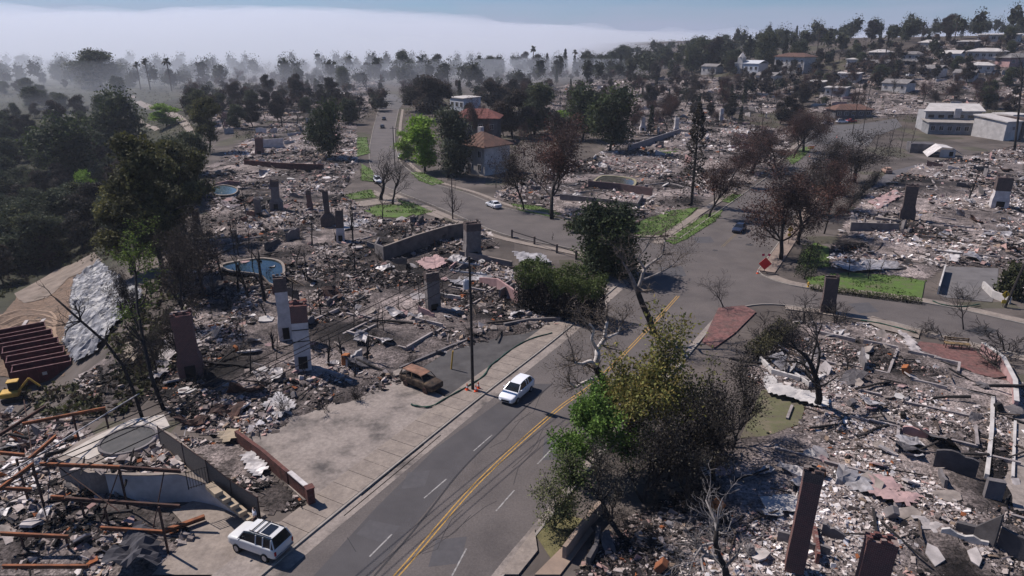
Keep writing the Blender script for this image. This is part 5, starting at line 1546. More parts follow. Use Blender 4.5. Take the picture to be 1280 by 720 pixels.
# frame
def beam_px(a, b, za, zb): return at(*a, za * K), at(*b, zb * K)
fr_o = at(60, 640)
fr = empty('steel_frame', fr_o, 0, 'collapsed frame of rusted steel beams over the burnt house', 'steel frame')
def ibeam(parent, org, a, b, w=.16, hgt=.26, mat=RUST):
    a, b = a - org, b - org
    mb = MB()
    off = Vector((0, 0, hgt / 2 - .012))
    mb.bar(a + off, b + off, w, .028); mb.bar(a - off, b - off, w, .028); mb.bar(a, b, .03, hgt - .05)
    return mb.build('beam', mat, parent)
BEAMS = [((50, 580), (150, 584), 3.2, 3.2, RUST), ((150, 584), (226, 589), 3.2, 3.1, RUSTDK), ((0, 566), (31, 569), 3.2, 3.2, RUST), ((-10, 618), (41, 580), 3.0, 3.2, RUST), ((36, 574), (70, 545), 3.2, 3.0, RUST),
         ((64, 622), (225, 633), 1.7, 1.6, RUSTDK), ((64, 621), (80, 622), 1.95, 1.95, RUST), ((126, 660), (204, 665), 1.1, 1.0, RUST), ((0, 667), (86, 671), 1.2, 1.2, RUST), ((28, 530), (132, 510), 2.7, 2.4, RUST), ((-8, 548), (57, 508), 2.6, 2.4, RUSTDK), ((0, 610), (40, 612), 2.2, 2.0, RUST), ((3, 708), (110, 708), .9, .9, RUST)]
for a, b, za, zb, mt in BEAMS:
    A, B = beam_px(a, b, za, zb)
    ibeam(fr, fr_o, A, B, mat=mt)
A, B = beam_px((10, 592), (174, 492), 3.3, 2.4)
MB().tube([A - fr_o, B - fr_o], .06, 6).build('pipe', METALW, fr)
for (u, v, z) in [(40, 578, 3.2), (130, 511, 2.4), (148, 583, 3.15), (198, 632, 3.0), (20, 572, 3.1), (90, 515, 2.5), (25, 668, 1.1), (82, 671, 1.1), (130, 632, 1.6), (100, 624, 1.6)]:
    t_ = at(u, v, z * K)
    b_ = Vector((t_.x, t_.y, hz(t_.x, t_.y) - .1))
    MB().bar(b_ - fr_o, t_ - fr_o - Vector((0, 0, .1)), .12).build('post', RUSTDK, fr)
for (a, b, za, zb) in [((205, 590), (190, 668), 3.0, .4), ((148, 590), (120, 670), 3.0, .4), ((40, 585), (62, 660), 3.0, .3), ((75, 585), (150, 640), 3, 1.6), ((30, 500), (45, 600), 2.5, 1.5)]:
    A, B = beam_px(a, b, za, zb)
    MB().tube([A - fr_o, B - fr_o], .045, 5).build('brace', RUSTDK, fr)
A, B = beam_px((206, 664), (256, 646), .35, .35)
ob = empty('fallen_beam', A, 0, 'orange rusted beam lying on the forecourt beside the steel framed ruin', 'beam')
ibeam(ob, A, A, B, .3, .3)
# slumped dark sheet in front
def crumple(name, pix, zoff, mat, label, cat, seed, cell=.5, amp=.35, freq=1.4, group=None, thick=.03, slope=None):
    poly = W(pix)
    xs = np.array([p[0] for p in poly]); ys = np.array([p[1] for p in poly])
    ax = np.arange(xs.min() - cell, xs.max() + 2 * cell, cell); ay = np.arange(ys.min() - cell, ys.max() + 2 * cell, cell)
    X, Y = np.meshgrid(ax, ay)
    Z = h(X, Y) + zoff + amp * (np.abs(vnoise(X + Y * .4, Y, freq, seed)) + .5 * np.abs(vnoise(X - Y, Y + X * .5, freq * .45, seed + 1)))
    if slope is not None: Z = Z + slope * (X - X.mean())
    ii = np.arange(X.size).reshape(X.shape)
    f = np.stack([ii[:-1, :-1], ii[:-1, 1:], ii[1:, 1:], ii[1:, :-1]], -1).reshape(-1, 4)
    cxx = X[:-1, :-1].ravel() + cell / 2 + .4 * cell * vnoise(X[:-1, :-1].ravel() * 7, Y[:-1, :-1].ravel() * 7, 3, seed); cyy = Y[:-1, :-1].ravel() + cell / 2
    f = f[inside(cxx, cyy, poly)]
    used = np.unique(f); mp = -np.ones(X.size, int); mp[used] = np.arange(len(used))
    org = np.array([xs.mean(), ys.mean(), float(h(xs.mean(), ys.mean()))])
    me = raw_mesh(name, np.stack([X.ravel(), Y.ravel(), Z.ravel()], -1)[used] - org, mp[f])
    o = link(name, me, mat, None, org)
    sm = o.modifiers.new('thickness', 'SOLIDIFY'); sm.thickness = thick
    return tag(o, label, cat, group)
TARP = M('silver_tarp', (0.30, 0.295, 0.31), (0.07, 0.068, 0.073), .45, .5, .5, 4, spec=.4)
crumple('tarp', [(92, 352), (124, 328), (142, 348), (178, 370), (176, 382), (150, 402), (122, 442), (96, 458), (78, 432), (90, 398)], .25, TARP, 'crumpled silver plastic tarp covering the bank above the dumpsters', 'tarp', 3, .3, .75, 1.5)
crumple('dark_membrane', [(130, 720), (155, 690), (180, 668), (198, 684), (204, 720)], .5, M('dark_membrane', (0.07, .068, .078), (.04, .038, .045), 1, .8), 'slumped dark roof membrane in front of the steel framed ruin', 'membrane', 4, .4, .9, 1.8)
for i, (px, col, lb) in enumerate([
    ([(328, 508), (352, 494), (372, 512), (345, 530)], METALW, 'bent pale sheet metal leaning at the edge of the parking pad'),
    ([(300, 575), (318, 568), (336, 592), (318, 604)], METALW, 'flat pale panel lying between the screen fence and the red wall'),
    ([(272, 545), (296, 540), (305, 552), (280, 560)], M('ochre_sheet', (0.36, .29, .2), (.22, .18, .14), 1), 'ochre crumpled sheet beside the head of the red wall'),
    ([(1085, 600), (1110, 605), (1150, 628), (1135, 640), (1085, 625)], STUCCOP, 'large broken pink slab sagging over the ash lot rubble'),
    ([(1050, 600), (1085, 598), (1088, 622), (1060, 618)], METALW, 'pale bent metal sheet beside the large pink slab'),
    ([(1140, 650), (1175, 658), (1198, 655), (1170, 672), (1150, 668)], STUCCO, 'white angular panel in front of the charcoal stepped wall'),
    ([(948, 628), (996, 622), (1000, 646), (955, 650)], WALLW, 'flat white slab lying behind the tall leaning chimney'),
    ([(950, 478), (1000, 490), (1045, 508), (1030, 514), (960, 496)], WALLW, 'long white crumpled panel beside the scorched lawn'),
    ([(1122, 418), (1136, 422), (1156, 450), (1146, 458)], STUCCO, 'pale standing sheet folded beside the red patio'),
    ([(1085, 255), (1118, 240), (1128, 246), (1098, 264)], STUCCOP, 'pink roof sheet lying beside the brown chimney'),
    ([(1175, 325), (1185, 314), (1200, 318), (1196, 332)], PLASTER, 'white crumpled sheet behind the grey drive'),
    ([(1228, 296), (1245, 286), (1265, 285), (1262, 298)], METALW, 'lilac white crumpled sheet in the rubble above the side street'),
    ([(1040, 332), (1070, 326), (1120, 330), (1128, 340), (1060, 342)], METALW, 'collapsed pale roof sheet behind the corner lawn'),
    ([(1120, 340), (1135, 325), (1148, 342)], CHAR, 'black tented sheet beside the collapsed pale roof'),
    ([(265, 252), (285, 244), (303, 258), (288, 264)], M('mauve_slab', (0.2, .17, .18), (.13, .11, .12), 1), 'grey sloping slab in front of the round pool'),
    ([(415, 284), (455, 275), (462, 280), (430, 292)], METALW, 'pale twisted metal sheet beside the slim pale chimney'),
    ([(640, 318), (680, 322), (690, 332), (650, 330)], METALW, 'pale fallen roof sheet behind the hedge'),
    ([(555, 352), (600, 345), (612, 350), (570, 362)], METALW, 'long white roof sheet behind the power pole'),
    ([(520, 330), (545, 322), (560, 332), (535, 342)], STUCCOP, 'pink plaster slab in the rubble by the retaining wall'),
    ([(215, 420), (226, 428), (208, 470), (186, 482), (200, 450)], STUCCO, 'pale ashen slab sliding down the bank beside the red chimney'),
    ([(160, 430), (172, 450), (150, 470)], M('tan_sheet', (.3, .25, .2), (.18, .15, .12), 1), 'tan sheet caught on the bank below the tarp')]):
    crumple('debris_sheet', px, .35, col, lb, 'sheet', 60 + i, .35, .34, 2.6, thick=.04)

# ---- pools, dumpsters, digger
def pool(pix, label, z=.12, water=(0.06, 0.12, 0.15), rimmat=CONC):
    P = catmull([Vector(p) for p in W(pix + pix[:1])], 5)[:-1]
    c = sum(P, Vector((0, 0))) / len(P)
    z0 = hz(c.x, c.y) + z
    e = empty('swimming_pool', (c.x, c.y, z0), 0, label, 'pool')
    out = [((p - c) * 1.10) for p in P]
    n = len(P)
    inn = [(p - c) for p in P]
    vs = [(q.x, q.y, .0) for q in out] + [(q.x, q.y, .22) for q in out] + [(q.x, q.y, .22) for q in inn] + [(q.x, q.y, -.2) for q in inn]
    fs = []
    for k in range(3):
        for i in range(n):
            j = (i + 1) % n
            fs.append((k * n + i, k * n + j, (k + 1) * n + j, (k + 1) * n + i))
    MB().add(vs, fs).build('rim', rimmat, e)
    MB().add([(q.x, q.y, .05) for q in inn], [tuple(range(n))]).build('water', M('pool_water_%.2f' % water[0], water, tuple(x * .35 for x in water), .5, .12, .06, 2, spec=.4), e)
    return e
LPOOL = LOTS['pool_lot']
pool([(308, 332), (330, 330), (352, 336), (352, 358), (340, 362), (325, 350), (290, 345), (280, 338)], 'kidney shaped pool with dull blue water behind the burnt stems', z=.75, water=(.022, .04, .046))
pool([(264, 240), (280, 236), (296, 240), (292, 247), (272, 248)], 'round pool with pale blue water in the pool lots', z=.75, water=(.08, .12, .135))
pool([(744, 230), (756, 224), (790, 228), (786, 238), (750, 236)], 'empty pool with yellow tiled edge in the centre lot', z=.7, water=(.1, .095, .08), rimmat=M('yellow_tile', (.3, .27, .17), (.2, .18, .12), 1))
DUMP = M('dumpster_red', (0.115, 0.022, 0.032), (0.05, 0.016, 0.02), 1.2, .6, .05)
dn = None
for i, (u, v) in enumerate([(57, 474), (49, 462), (43, 450), (36, 439), (28, 429)]):
    c = at(u, v); a_ = at(u - 30, v + 6, c.z); b_ = at(u + 30, v - 6, c.z)
    rz = math.atan2(b_.y - a_.y, b_.x - a_.x)
    LBS = ['dark red open dumpster with a white label, at the foot of the burnt bank', 'dark red dumpster filled with dirt, second in the row from the burnt bank', 'dark red open dumpster in the middle of the row of five', 'dark red open dumpster second from the brown dirt ruts', 'dark red open dumpster at the brown dirt ruts end of the row']
    e = empty('dumpster', c, rz, LBS[i], 'dumpster', 'red dumpsters')
    L_, W_, H_ = 6.2, 2.2, 1.9
    MB().box((0, 0, .15), (L_, W_, .16)).build('floor', DUMP, e)
    for s in (-1, 1):
        MB().box((0, s * W_ / 2, .25 + H_ / 2), (L_, .08, H_)).build('side_panel', DUMP, e)
        MB().box((s * (L_ / 2 - .04), 0, .25 + H_ / 2), (.08, W_ - .09, H_ - .05)).build('end_panel', DUMP, e)
        MB().box((0, s * W_ / 2, .25 + H_ + .045), (L_ + .06, .14, .08)).build('top_rail', M('rail_pink', (.27, .15, .145), (.12, .06, .062), 2), e)
        for k in range(6):
            MB().box((-L_ / 2 + .5 + k * 1.04, s * (W_ / 2 + .075), .25 + H_ / 2 - .05), (.1, .065, H_ - .15)).build('rib', DUMP, e)
    MB().box((0, 0, .6 if i != 1 else 1.2), (L_ - .2, W_ - .2, .3)).build('load', DIRT if i == 1 else ASHBED, e)
    if i == 0: MB().box((.2, -W_ / 2 - .125, 1.3), (.5, .02, .4)).build('label_plate', WALLW, e)
YEL = M('machine_yellow', (0.55, 0.34, 0.06), (0.35, 0.21, 0.05), 2, .6)
c = at(18, 500); e = empty('excavator', c, .4, 'small yellow tracked excavator below the dumpsters', 'excavator')
for s in (-1, 1):
    MB().box((0, s * .7, .3), (2.2, .4, .6)).build('track', CHAR, e, bevel=.12)
MB().box((-.2, 0, .95), (1.9, 1.5, .6)).build('body', YEL, e, bevel=.1)
cb_ = MB().box((.2, .3, 1.75), (1.0, .8, 1.0)).build('cab', SOOT, e, bevel=.05)
MB().box((.2, .3, 2.31), (1.2, 1.0, .12)).build('cab_roof', YEL, e, bevel=.04)
MB().bar((.7, -.3, 1.2), (2.0, -.3, 2.6), .22).build('boom', YEL, e)
MB().bar((2.0, -.3, 2.6), (2.9, -.3, 1.4), .18).build('dipper_arm', YEL, e)
MB().box((2.9, -.3, 1.1), (.5, .6, .5), taper=.6).build('bucket', CHAR, e)

# ---- street furniture
def cone(p, label, group):
    e = empty('traffic_cone', p, random.Random(int(p.x * 9)).uniform(0, 1), label, 'cone', group)
    OR = M('cone_orange', (0.75, 0.10, 0.03), (0.55, 0.08, 0.03), 2, .6)
    MB().box((0, 0, .02), (.38, .38, .04)).build('base', OR, e)
    MB().lathe([(.15, .04), (.03, .72)], 10).build('body', OR, e)
    MB().lathe([(.118, .27), (.085, .45)], 10).build('band', M('reflective', (.8, .8, .8), (.6, .6, .6), 2, .5), e)
for u, v in ((584, 489), (595, 491), (598, 487)):
    p = at(u, v); p.z = .165; cone(p, 'orange traffic cone at the foot of the power pole', 'cones at the power pole')
p = at(947, 342); p.z = .012; cone(p, 'orange traffic cone beside the red diamond sign', None)
for u, v in ((985, 322), (1012, 196), (1020, 190), (1046, 172)):
    p = at(u, v); p.z += .05
    if u > 1000: cone(p, 'small orange cone on the upper main road', 'cones on the upper road')
# utility pole
pb = at(591, 488); pb.z = .1
pt = z_of(pb, 322)
e = empty('utility_pole', pb, 0, 'dark wooden utility pole with two crossarms and transformer at the kerb', 'utility pole')
MB().tube([(0, 0, -.3), (0, 0, pt * .5), (-.05, 0, pt)], [.17, .14, .11], 8).build('pole', BARKDK, e)
RD = Vector((.5, .866, 0)); AX = Vector((.93, -.37, 0)).normalized()
for z, L_ in ((pt - 1.6, 1.7), (pt - .7, 1.0)):
    L_ *= 1.25
    arm = MB().bar(-AX * L_ + Vector((0, 0, z)), AX * L_ * .8 + Vector((0, 0, z)), .11, .13).build('crossarm', M('weathered_arm', (.34, .34, .37), (.2, .2, .22), 2), e)
    for s in (-.9, -.55, .5, .75):
        q = AX * L_ * s + Vector((0, 0, z))
        MB().lathe([(.045, .06), (.06, .12), (.03, .24)], 6, q).build('insulator', PLASTER, arm)
tr = MB().lathe([(.26, 0), (.28, .05), (.28, .85), (.2, .95), (.05, 1.0)], 12, (-.42, -.1, pt - 3.2)).build('transformer', M('transformer_grey', (.42, .43, .47), (.34, .35, .38), 1, .5), e)
MB().bar((-.3, -.1, pt - 2.7), (0, 0, pt - 2.7), .1).build('bracket', CHAR, e)
def wire(a, b, sag, label, r=.034, group='overhead wires'):
    pts = []
    for k in range(13):
        t = k / 12
        q = a.lerp(b, t); q.z -= sag * 4 * t * (1 - t); pts.append(q - a)
    o = MB().tube(pts, r, 4).build('overhead_wire', CHAR, None, loc=a)
    tag(o, label, 'wire', group)
endp = pb - RD * 60
for s, z in ((-1.5, pt - 1.45), (-.9, pt - 1.45), (.65, pt - 1.45), (-.85, pt - .5)):
    a = pb + AX * s + Vector((0, 0, z)); b = endp + AX * s + Vector((-3, 0, z + .4))
    wire(a, b, 1.1, 'thin overhead wire running from the utility pole along the street')
def pole2(u, vb, vt, r, label, lean=(0, 0), group=None, arm=True):
    p = at(u, vb); H = z_of(p, vt) - p.z
    e = empty('utility_pole', p, 0, label, 'utility pole', group)
    MB().tube([(0, 0, -.2), (lean[0] * .5, lean[1] * .5, H * .5), (lean[0], lean[1], H)], [r, r * .85, r * .65], 7).build('pole', BARKDK, e)
    if arm: MB().bar((lean[0] - .9, lean[1] + .2, H - .5), (lean[0] + .9, lean[1] - .2, H - .5), .1).build('crossarm', BARKDK, e)
pole2(1256, 384, 240, .17, 'dark leaning pole with a yellow sign beside the grey drive', (3.2, .4), arm=False)
for u, vb, vt in ((421, 192, 158), (494, 212, 158), (566, 275, 222), (700, 140, 112), (1065, 170, 100), (1078, 168, 96), (898, 203, 176), (1035, 150, 92), (948, 195, 140)):
    pole2(u, vb, vt, .13, 'distant dark utility pole rising from the burnt blocks', group='distant poles')
# road work sign
p = at(955, 341); p.z = .02
e = empty('road_sign', p, 0, 'red diamond road work sign with two flags on a folding stand', 'sign')
SR = M('sign_red', (0.8, 0.035, 0.03), (0.7, .03, .03), 1, .5)
for a in range(4):
    t = PI / 4 + a * PI / 2
    MB().bar((0, 0, .35), (.65 * math.cos(t), .65 * math.sin(t), .02), .04).build('stand_leg', CHAR, e)
MB().bar((0, 0, .3), (0, 0, 2.5), .045).build('mast', CHAR, e)
r_ = 1.0
MB().add([(0, -.05, 1.45 - r_), (r_, -.05, 1.45), (0, -.05, 1.45 + r_), (-r_, -.05, 1.45), (0, -.03, 1.45 - r_), (r_, -.03, 1.45), (0, -.03, 1.45 + r_), (-r_, -.03, 1.45)], [(0, 1, 2, 3), (7, 6, 5, 4), (0, 4, 5, 1), (1, 5, 6, 2), (2, 6, 7, 3), (3, 7, 4, 0)]).build('sign_plate', SR, e)
for s in (-1, 1):
    MB().bar((0, 0, 2.4), (s * .36, 0, 3.1), .02).build('flag_staff', CHAR, e)
    MB().add([(s * .2, -.01, 2.75), (s * .34, -.01, 3.08), (s * .7, .03, 2.92), (s * .56, -.04, 2.6)], [(0, 1, 2, 3)]).build('flag', M('flag_pink', (.8, .06, .12), (.65, .05, .1), 1), e)
def ysign(u, v, H, label, two=True, rz=0):
    p = at(u, v); p.z += .1
    e = empty('warning_sign', p, rz, label, 'sign')
    YS = M('sign_yellow', (0.62, 0.40, 0.03), (0.52, .33, .03), 1, .5)
    MB().bar((0, 0, 0), (0, 0, H), .06).build('post', RUSTDK, e)
    r = .55; z = H - .2
    MB().add([(0, -.06, z - r), (r, -.06, z), (0, -.06, z + r), (-r, -.06, z), (0, -.035, z - r), (r, -.035, z), (0, -.035, z + r), (-r, -.035, z)], [(0, 1, 2, 3), (7, 6, 5, 4), (0, 4, 5, 1), (1, 5, 6, 2), (2, 6, 7, 3), (3, 7, 4, 0)]).build('sign_plate', YS, e)
    if two:
        MB().box((0, -.05, z - 1.0), (.62, .025, .5)).build('sign_plaque', YS, e)
    # walking figure drawn in black on the plate
    MB().add([(-.06, -.065, z - .3), (.0, -.065, z - .3), (.06, -.065, z + .02), (.12, -.065, z - .3), (.18, -.065, z - .3), (.1, -.065, z + .22), (-.02, -.065, z + .22)], [(0, 1, 2, 6), (2, 3, 4, 5), (6, 2, 5)]).build('pictogram', SOOT, e)
    MB().lathe([(.06, 0), (.085, .07), (.05, .14)], 8, (.04, -.07, z + .24)).build('pictogram_head', SOOT, e)
ysign(985, 306, 2.9, 'yellow diamond pedestrian sign with plaque on the dusty verge')
ysign(1253, 384, 1.9, 'yellow diamond sign at the foot of the leaning pole', two=True)
p = at(1010, 360); p.z = .15
e = empty('fire_hydrant', p, 0, 'yellow fire hydrant on the corner pavement by the hedge', 'hydrant')
HY = M('hydrant_yellow', (0.6, .38, .05), (.45, .28, .05), 2, .6)
MB().lathe([(.2, 0), (.2, .06), (.13, .08), (.13, .55), (.16, .58), (.15, .66), (.06, .78), (.03, .82)], 10).build('barrel', HY, e)
MB().tube([(-.24, 0, .45), (.24, 0, .45)], .06, 8).build('side_nozzle', HY, e)
MB().tube([(0, 0, .45), (0, -.24, .45)], .075, 8).build('front_nozzle', HY, e)
GW = M('green_wattle', (0.035, 0.10, 0.07), (0.018, 0.035, 0.03), 2.5, .9, .4)
for pix, lb in (([(514, 505), (520, 507), (538, 508), (560, 496), (582, 484), (604, 470), (612, 458), (622, 450), (640, 436), (662, 424), (690, 416)], 'green erosion control roll winding along the back of the pavement'), ([(1076, 400), (1100, 404), (1128, 411), (1146, 416)], 'green erosion roll lying on the near pavement of the side street'), ([(1166, 376), (1180, 381), (1205, 383), (1225, 380)], 'green erosion roll across the foot of the grey drive')):
    P = catmull([at(*q, .22) for q in pix], 4)
    rr_ = [.08 + .025 * math.sin(i * 1.9) for i in range(len(P))]
    thing_mesh(MB().tube(P, rr_, 7), 'erosion_roll', GW, lb, 'roll')
p = at(1195, 436); p.z = .15
e = empty('garden_bench', p, -.25, 'rusted ochre garden bench frame on the red patio', 'bench')
OC = M('ochre_rust', (0.34, 0.23, 0.11), (.05, .038, .03), 2)
for k in range(4): MB().box((0, -.3 + k * .17, .55), (2.6, .13, .06)).build('slat', OC, e)
for k in range(2): MB().box((0, .42, .8 + k * .22), (2.6, .05, .15)).build('back_slat', OC, e)
for sx in (-1.2, -.4, .4, 1.2):
    for sy in (-.3, .35): MB().bar((sx, sy, 0), (sx, sy, .52), .08).build('leg', RUSTDK, e)
for sx in (-1.2, 1.2): MB().bar((sx, .37, .5), (sx, .42, 1.15), .06).build('upright', RUSTDK, e)
# rail fence along the cross street
fp = [at(u, v) for u, v in ((640, 297), (668, 306), (696, 316), (720, 324))]
e = empty('rail_fence', fp[0], 0, 'burnt rail fence between dark posts along the cross street', 'fence')
for q in fp: MB().box(q - fp[0] + Vector((0, 0, .75)), (.35, .35, 1.6)).build('post', BROWNW, e)
for a, b in zip(fp[:-1], fp[1:]):
    MB().bar(a - fp[0] + Vector((0, 0, 1.2)), b - fp[0] + Vector((0, 0, 1.2)), .12).build('rail', CHAR, e)
p = at(564, 462); thing_mesh(MB().tube([p, p + Vector((.25, 0, 2.2))], .09, 7), 'yellow_post', YEL, 'leaning yellow post at the back of the tarmac yard', 'post', base=p)

# ============================================================ VEHICLES
GLASS = M('car_glass', (0.012, 0.014, 0.018), (0.01, 0.012, 0.015), 1, .08, spec=.6)
TYRE = M('tyre', (0.02, .02, .02), (.015, .015, .015), 3, .9)
RIM = M('wheel_rim', (0.45, .45, .47), (.3, .3, .32), 3, .35, metal=.6)
def loft(mb, secs):
    """secs: list of closed rings with the same number of points"""
    n = len(secs[0]); k = len(mb.v)
    for s in secs: mb.v += [tuple(p) for p in s]
    for i in range(len(secs) - 1):
        for j in range(n):
            q = (j + 1) % n
            mb.f.append((k + i * n + j, k + i * n + q, k + (i + 1) * n + q, k + (i + 1) * n + j))
    mb.f.append(tuple(k + j for j in range(n))[::-1]); mb.f.append(tuple(k + (len(secs) - 1) * n + j for j in range(n)))
    return mb
def ring(x, w, zb, zt, top=.93):
    return [(x, -w * .86, zb), (x, -w, zb + .16), (x, -w, zt - .16), (x, -w * .975, zt - .06), (x, -w * top * .9, zt), (x, w * top * .9, zt), (x, w * .975, zt - .06), (x, w, zt - .16), (x, w, zb + .16), (x, w * .86, zb)]
STY = dict(
    hatch=dict(L=4.6, w=.88, body=[(2.3, .66, .34, .66), (2.22, .78, .25, .76), (1.95, .85, .2, .86), (1.3, .88, .19, .97), (.85, .88, .19, 1.02), (-.5, .89, .19, 1.04), (-1.6, .885, .19, 1.08), (-2.1, .86, .24, 1.12), (-2.25, .8, .32, 1.08)],
               top=[(1.15, .74, 1.0), (.35, .64, 1.48), (-.2, .63, 1.58), (-1.0, .62, 1.59), (-1.75, .6, 1.52), (-2.12, .64, 1.12)], roof=(1, 4), rail=False),
    suv=dict(L=4.7, w=.93, body=[(2.33, .74, .45, .9), (2.25, .86, .36, 1.0), (1.9, .92, .32, 1.06), (1.2, .93, .3, 1.12), (.7, .93, .3, 1.14), (-.8, .935, .3, 1.14), (-2.0, .925, .3, 1.14), (-2.28, .88, .38, 1.12), (-2.34, .82, .46, 1.05)],
             top=[(1.25, .8, 1.12), (.72, .71, 1.66), (.1, .70, 1.76), (-1.1, .70, 1.77), (-1.95, .69, 1.73), (-2.28, .76, 1.12)], roof=(1, 4), rail=True),
    sedan=dict(L=4.6, w=.89, body=[(2.3, .68, .34, .64), (2.2, .8, .25, .74), (1.9, .86, .2, .84), (1.2, .885, .19, .93), (.8, .89, .19, .97), (-.8, .89, .19, .98), (-1.6, .885, .2, 1.0), (-2.15, .84, .26, .98), (-2.28, .78, .34, .9)],
               top=[(1.05, .76, .94), (.25, .63, 1.38), (-.2, .62, 1.44), (-.8, .61, 1.43), (-1.1, .62, 1.38), (-1.75, .72, .99)], roof=(1, 4), rail=False))
def car(u, v, rz, style, paint, label, group=None, burnt=False, sun_roof=False, roofmat=None, z=.02, name='parked_car', cat='car', scale=1.0):
    p = at(u, v); p.z += z
    st = STY[style]
    e = empty(name, p, rz, label, cat, group)
    e.scale = (scale,) * 3
    mb = loft(MB(), [ring(x, w, zb, zt) for x, w, zb, zt in st['body']])
    me_b = mb.build('body', paint, e, bevel=.025, smooth=True)
    T = st['top']; x0, x1 = T[0][0], T[-1][0]
    def belt(x): return float(np.interp(x, [b[0] for b in st['body']][::-1], [b[3] for b in st['body']][::-1])) - .03
    secs = []
    for x, w, zt in T:
        zb = belt(x); wb = st['w'] * .91
        k = max(zt - zb, .02)
        w2 = wb + (w - wb) * min(1, k / .5)
        secs.append([(x, -wb, zb), (x, -w2, zb + k * .86), (x, -w2 * .93, zb + k), (x, w2 * .93, zb + k), (x, w2, zb + k * .86), (x, wb, zb)])
    if not burnt:
        loft(MB(), secs).build('glazing', GLASS, e)
    else:
        loft(MB(), [[(q[0], q[1] * .9, min(q[2], belt(q[0]) + .12)) for q in s] for s in secs]).build('charred_interior', SOOT, e)
    a, b = st['roof']
    rf = []
    for x, w, zt in T[a:b + 1]:
        rf.append([(x, -w * .97, zt - .075), (x, -w * .9, zt + .018), (x, w * .9, zt + .018), (x, w * .97, zt - .075), (x, w * .9, zt - .05), (x, -w * .9, zt - .05)])
    ro = loft(MB(), rf).build('roof', roofmat or paint, e)
    if sun_roof:
        MB().box((-1.15, 0, 1.80), (.75, .95, .02)).build('sun_roof', GLASS, ro)
    if st['rail'] and not burnt:
        for s in (-1, 1): MB().tube([(.2, s * .6, 1.83), (-1.9, s * .6, 1.81)], .025, 5).build('roof_rail', CHAR, ro)
        for x in (-.05, -.55): MB().bar((x, -.62, 1.84), (x, .62, 1.84), .05).build('rack_bar', CHAR, ro)
    xs_p = [T[1][0] - .05, (T[1][0] + T[4][0]) / 2 + .1, T[4][0] + .75 if style != 'sedan' else T[3][0] - .15, T[4][0]]
    wtop = T[2][1]
    for s in (-1, 1):
        MB().bar((T[0][0] - .03, s * (st['w'] * .92), belt(T[0][0])), (T[1][0], s * T[1][1] * .97, T[1][2] - .03), .06).build('pillar', paint, e)
        for xx in xs_p[1:]:
            zt = float(np.interp(xx, [t[0] for t in T][::-1], [t[2] for t in T][::-1])) - .06
            MB().bar((xx - .02, s * (st['w'] * .925), belt(xx)), (xx, s * (wtop + .015), zt), .07).build('pillar', paint, e)
        MB().bar((T[-1][0] + .02, s * st['w'] * .88, belt(T[-1][0])), (T[4][0], s * T[4][1] * .97, T[4][2] - .03), .08).build('pillar', paint, e)
        if not burnt:
            MB().box((T[0][0] - .35, s * (st['w'] + .1), belt(.6) + .1), (.12, .2, .14)).build('wing_mirror', paint, e, bevel=.03)
            fx, fw, fb, ft = st['body'][1]
            MB().box((fx - .03, s * (fw - .16), ft - .17), (.14, .3, .13)).build('headlight', M('headlight_glass', (.7, .7, .72), (.5, .5, .52), 4, .15), e, bevel=.03)
            rx, rw, rb, rt = st['body'][-2]
            MB().box((rx - .03, s * (rw - .08), rt - .3), (.12, .14, .32)).build('tail_light', M('tail_red', (.35, .015, .015), (.25, .01, .01), 4, .2), e, bevel=.02)
            MB().box((-.15, s * (st['w'] + .008), belt(0) - .16), (.2, .025, .04)).build('door_handle', M('handle_grey', (.2, .2, .2), (.1, .1, .1), 4, .4), e)
    if not burnt:
        fx, fw, fb, ft = st['body'][0]
        MB().box((fx - .0, 0, fb + .12), (.05, fw * 1.3, .18)).build('grille', CHAR, e)
        MB().box((st['body'][-1][0] - .01, 0, .62), (.04, .5, .13)).build('number_plate', PLASTER, e)
        if style == 'suv': MB().box((st['body'][-1][0] - .0, 0, .52), (.1, 1.7, .16)).build('bumper', M('bumper_grey', (.2, .2, .21), (.15, .15, .16), 3, .6), e, bevel=.03)
    wr = .34 if style == 'suv' else .31
    for x in (1.38, -1.35):
        for s in (-1, 1):
            yy = s * (st['w'] - .06)
            w_ = MB()
            prof = [(wr * .6, -.11), (wr * .95, -.11), (wr, -.07), (wr, .07), (wr * .95, .11), (wr * .6, .11)]
            w_.lathe(prof, 16)
            w_.v = [(x + a_, yy + c_, wr - .02 + b_) for a_, b_, c_ in w_.v]
            wo = w_.build('wheel', RUSTDK if burnt else TYRE, e)
            if not burnt:
                r_ = MB().lathe([(wr * .62, -.115), (wr * .5, -.1), (.05, -.118)] if s < 0 else [(wr * .62, .115), (wr * .5, .1), (.05, .118)], 12)
                r_.v = [(x + a_, yy + c_, wr - .02 + b_) for a_, b_, c_ in r_.v]
                r_.build('rim', RIM, wo)
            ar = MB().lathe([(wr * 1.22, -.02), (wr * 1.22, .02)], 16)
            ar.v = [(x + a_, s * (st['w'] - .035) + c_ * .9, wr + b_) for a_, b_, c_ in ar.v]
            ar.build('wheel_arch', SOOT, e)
    return e
PW = M('paint_white', (0.72, .73, .76), (.68, .69, .72), 1, .25, spec=.5)
PS = M('paint_silver', (0.44, .43, .42), (.4, .39, .385), 1, .3, metal=.25, spec=.5)
PB = M('paint_navy', (0.03, .04, .075), (.025, .033, .06), 1, .2, spec=.5)
PD = M('paint_dark', (0.035, .036, .04), (.03, .03, .034), 1, .25, spec=.5)
BURN = M('burnt_paint', (0.15, 0.11, 0.07), (0.02, 0.017, 0.016), 1.3, .95, .4, c3=(.065, .045, .034))
PINK = M('burnt_pink_paint', (0.42, .28, .22), (.2, .13, .11), 1.8, .9)
def heading(a, b):
    A, B = at(*a), at(*b)
    return math.atan2(B.y - A.y, B.x - A.x)
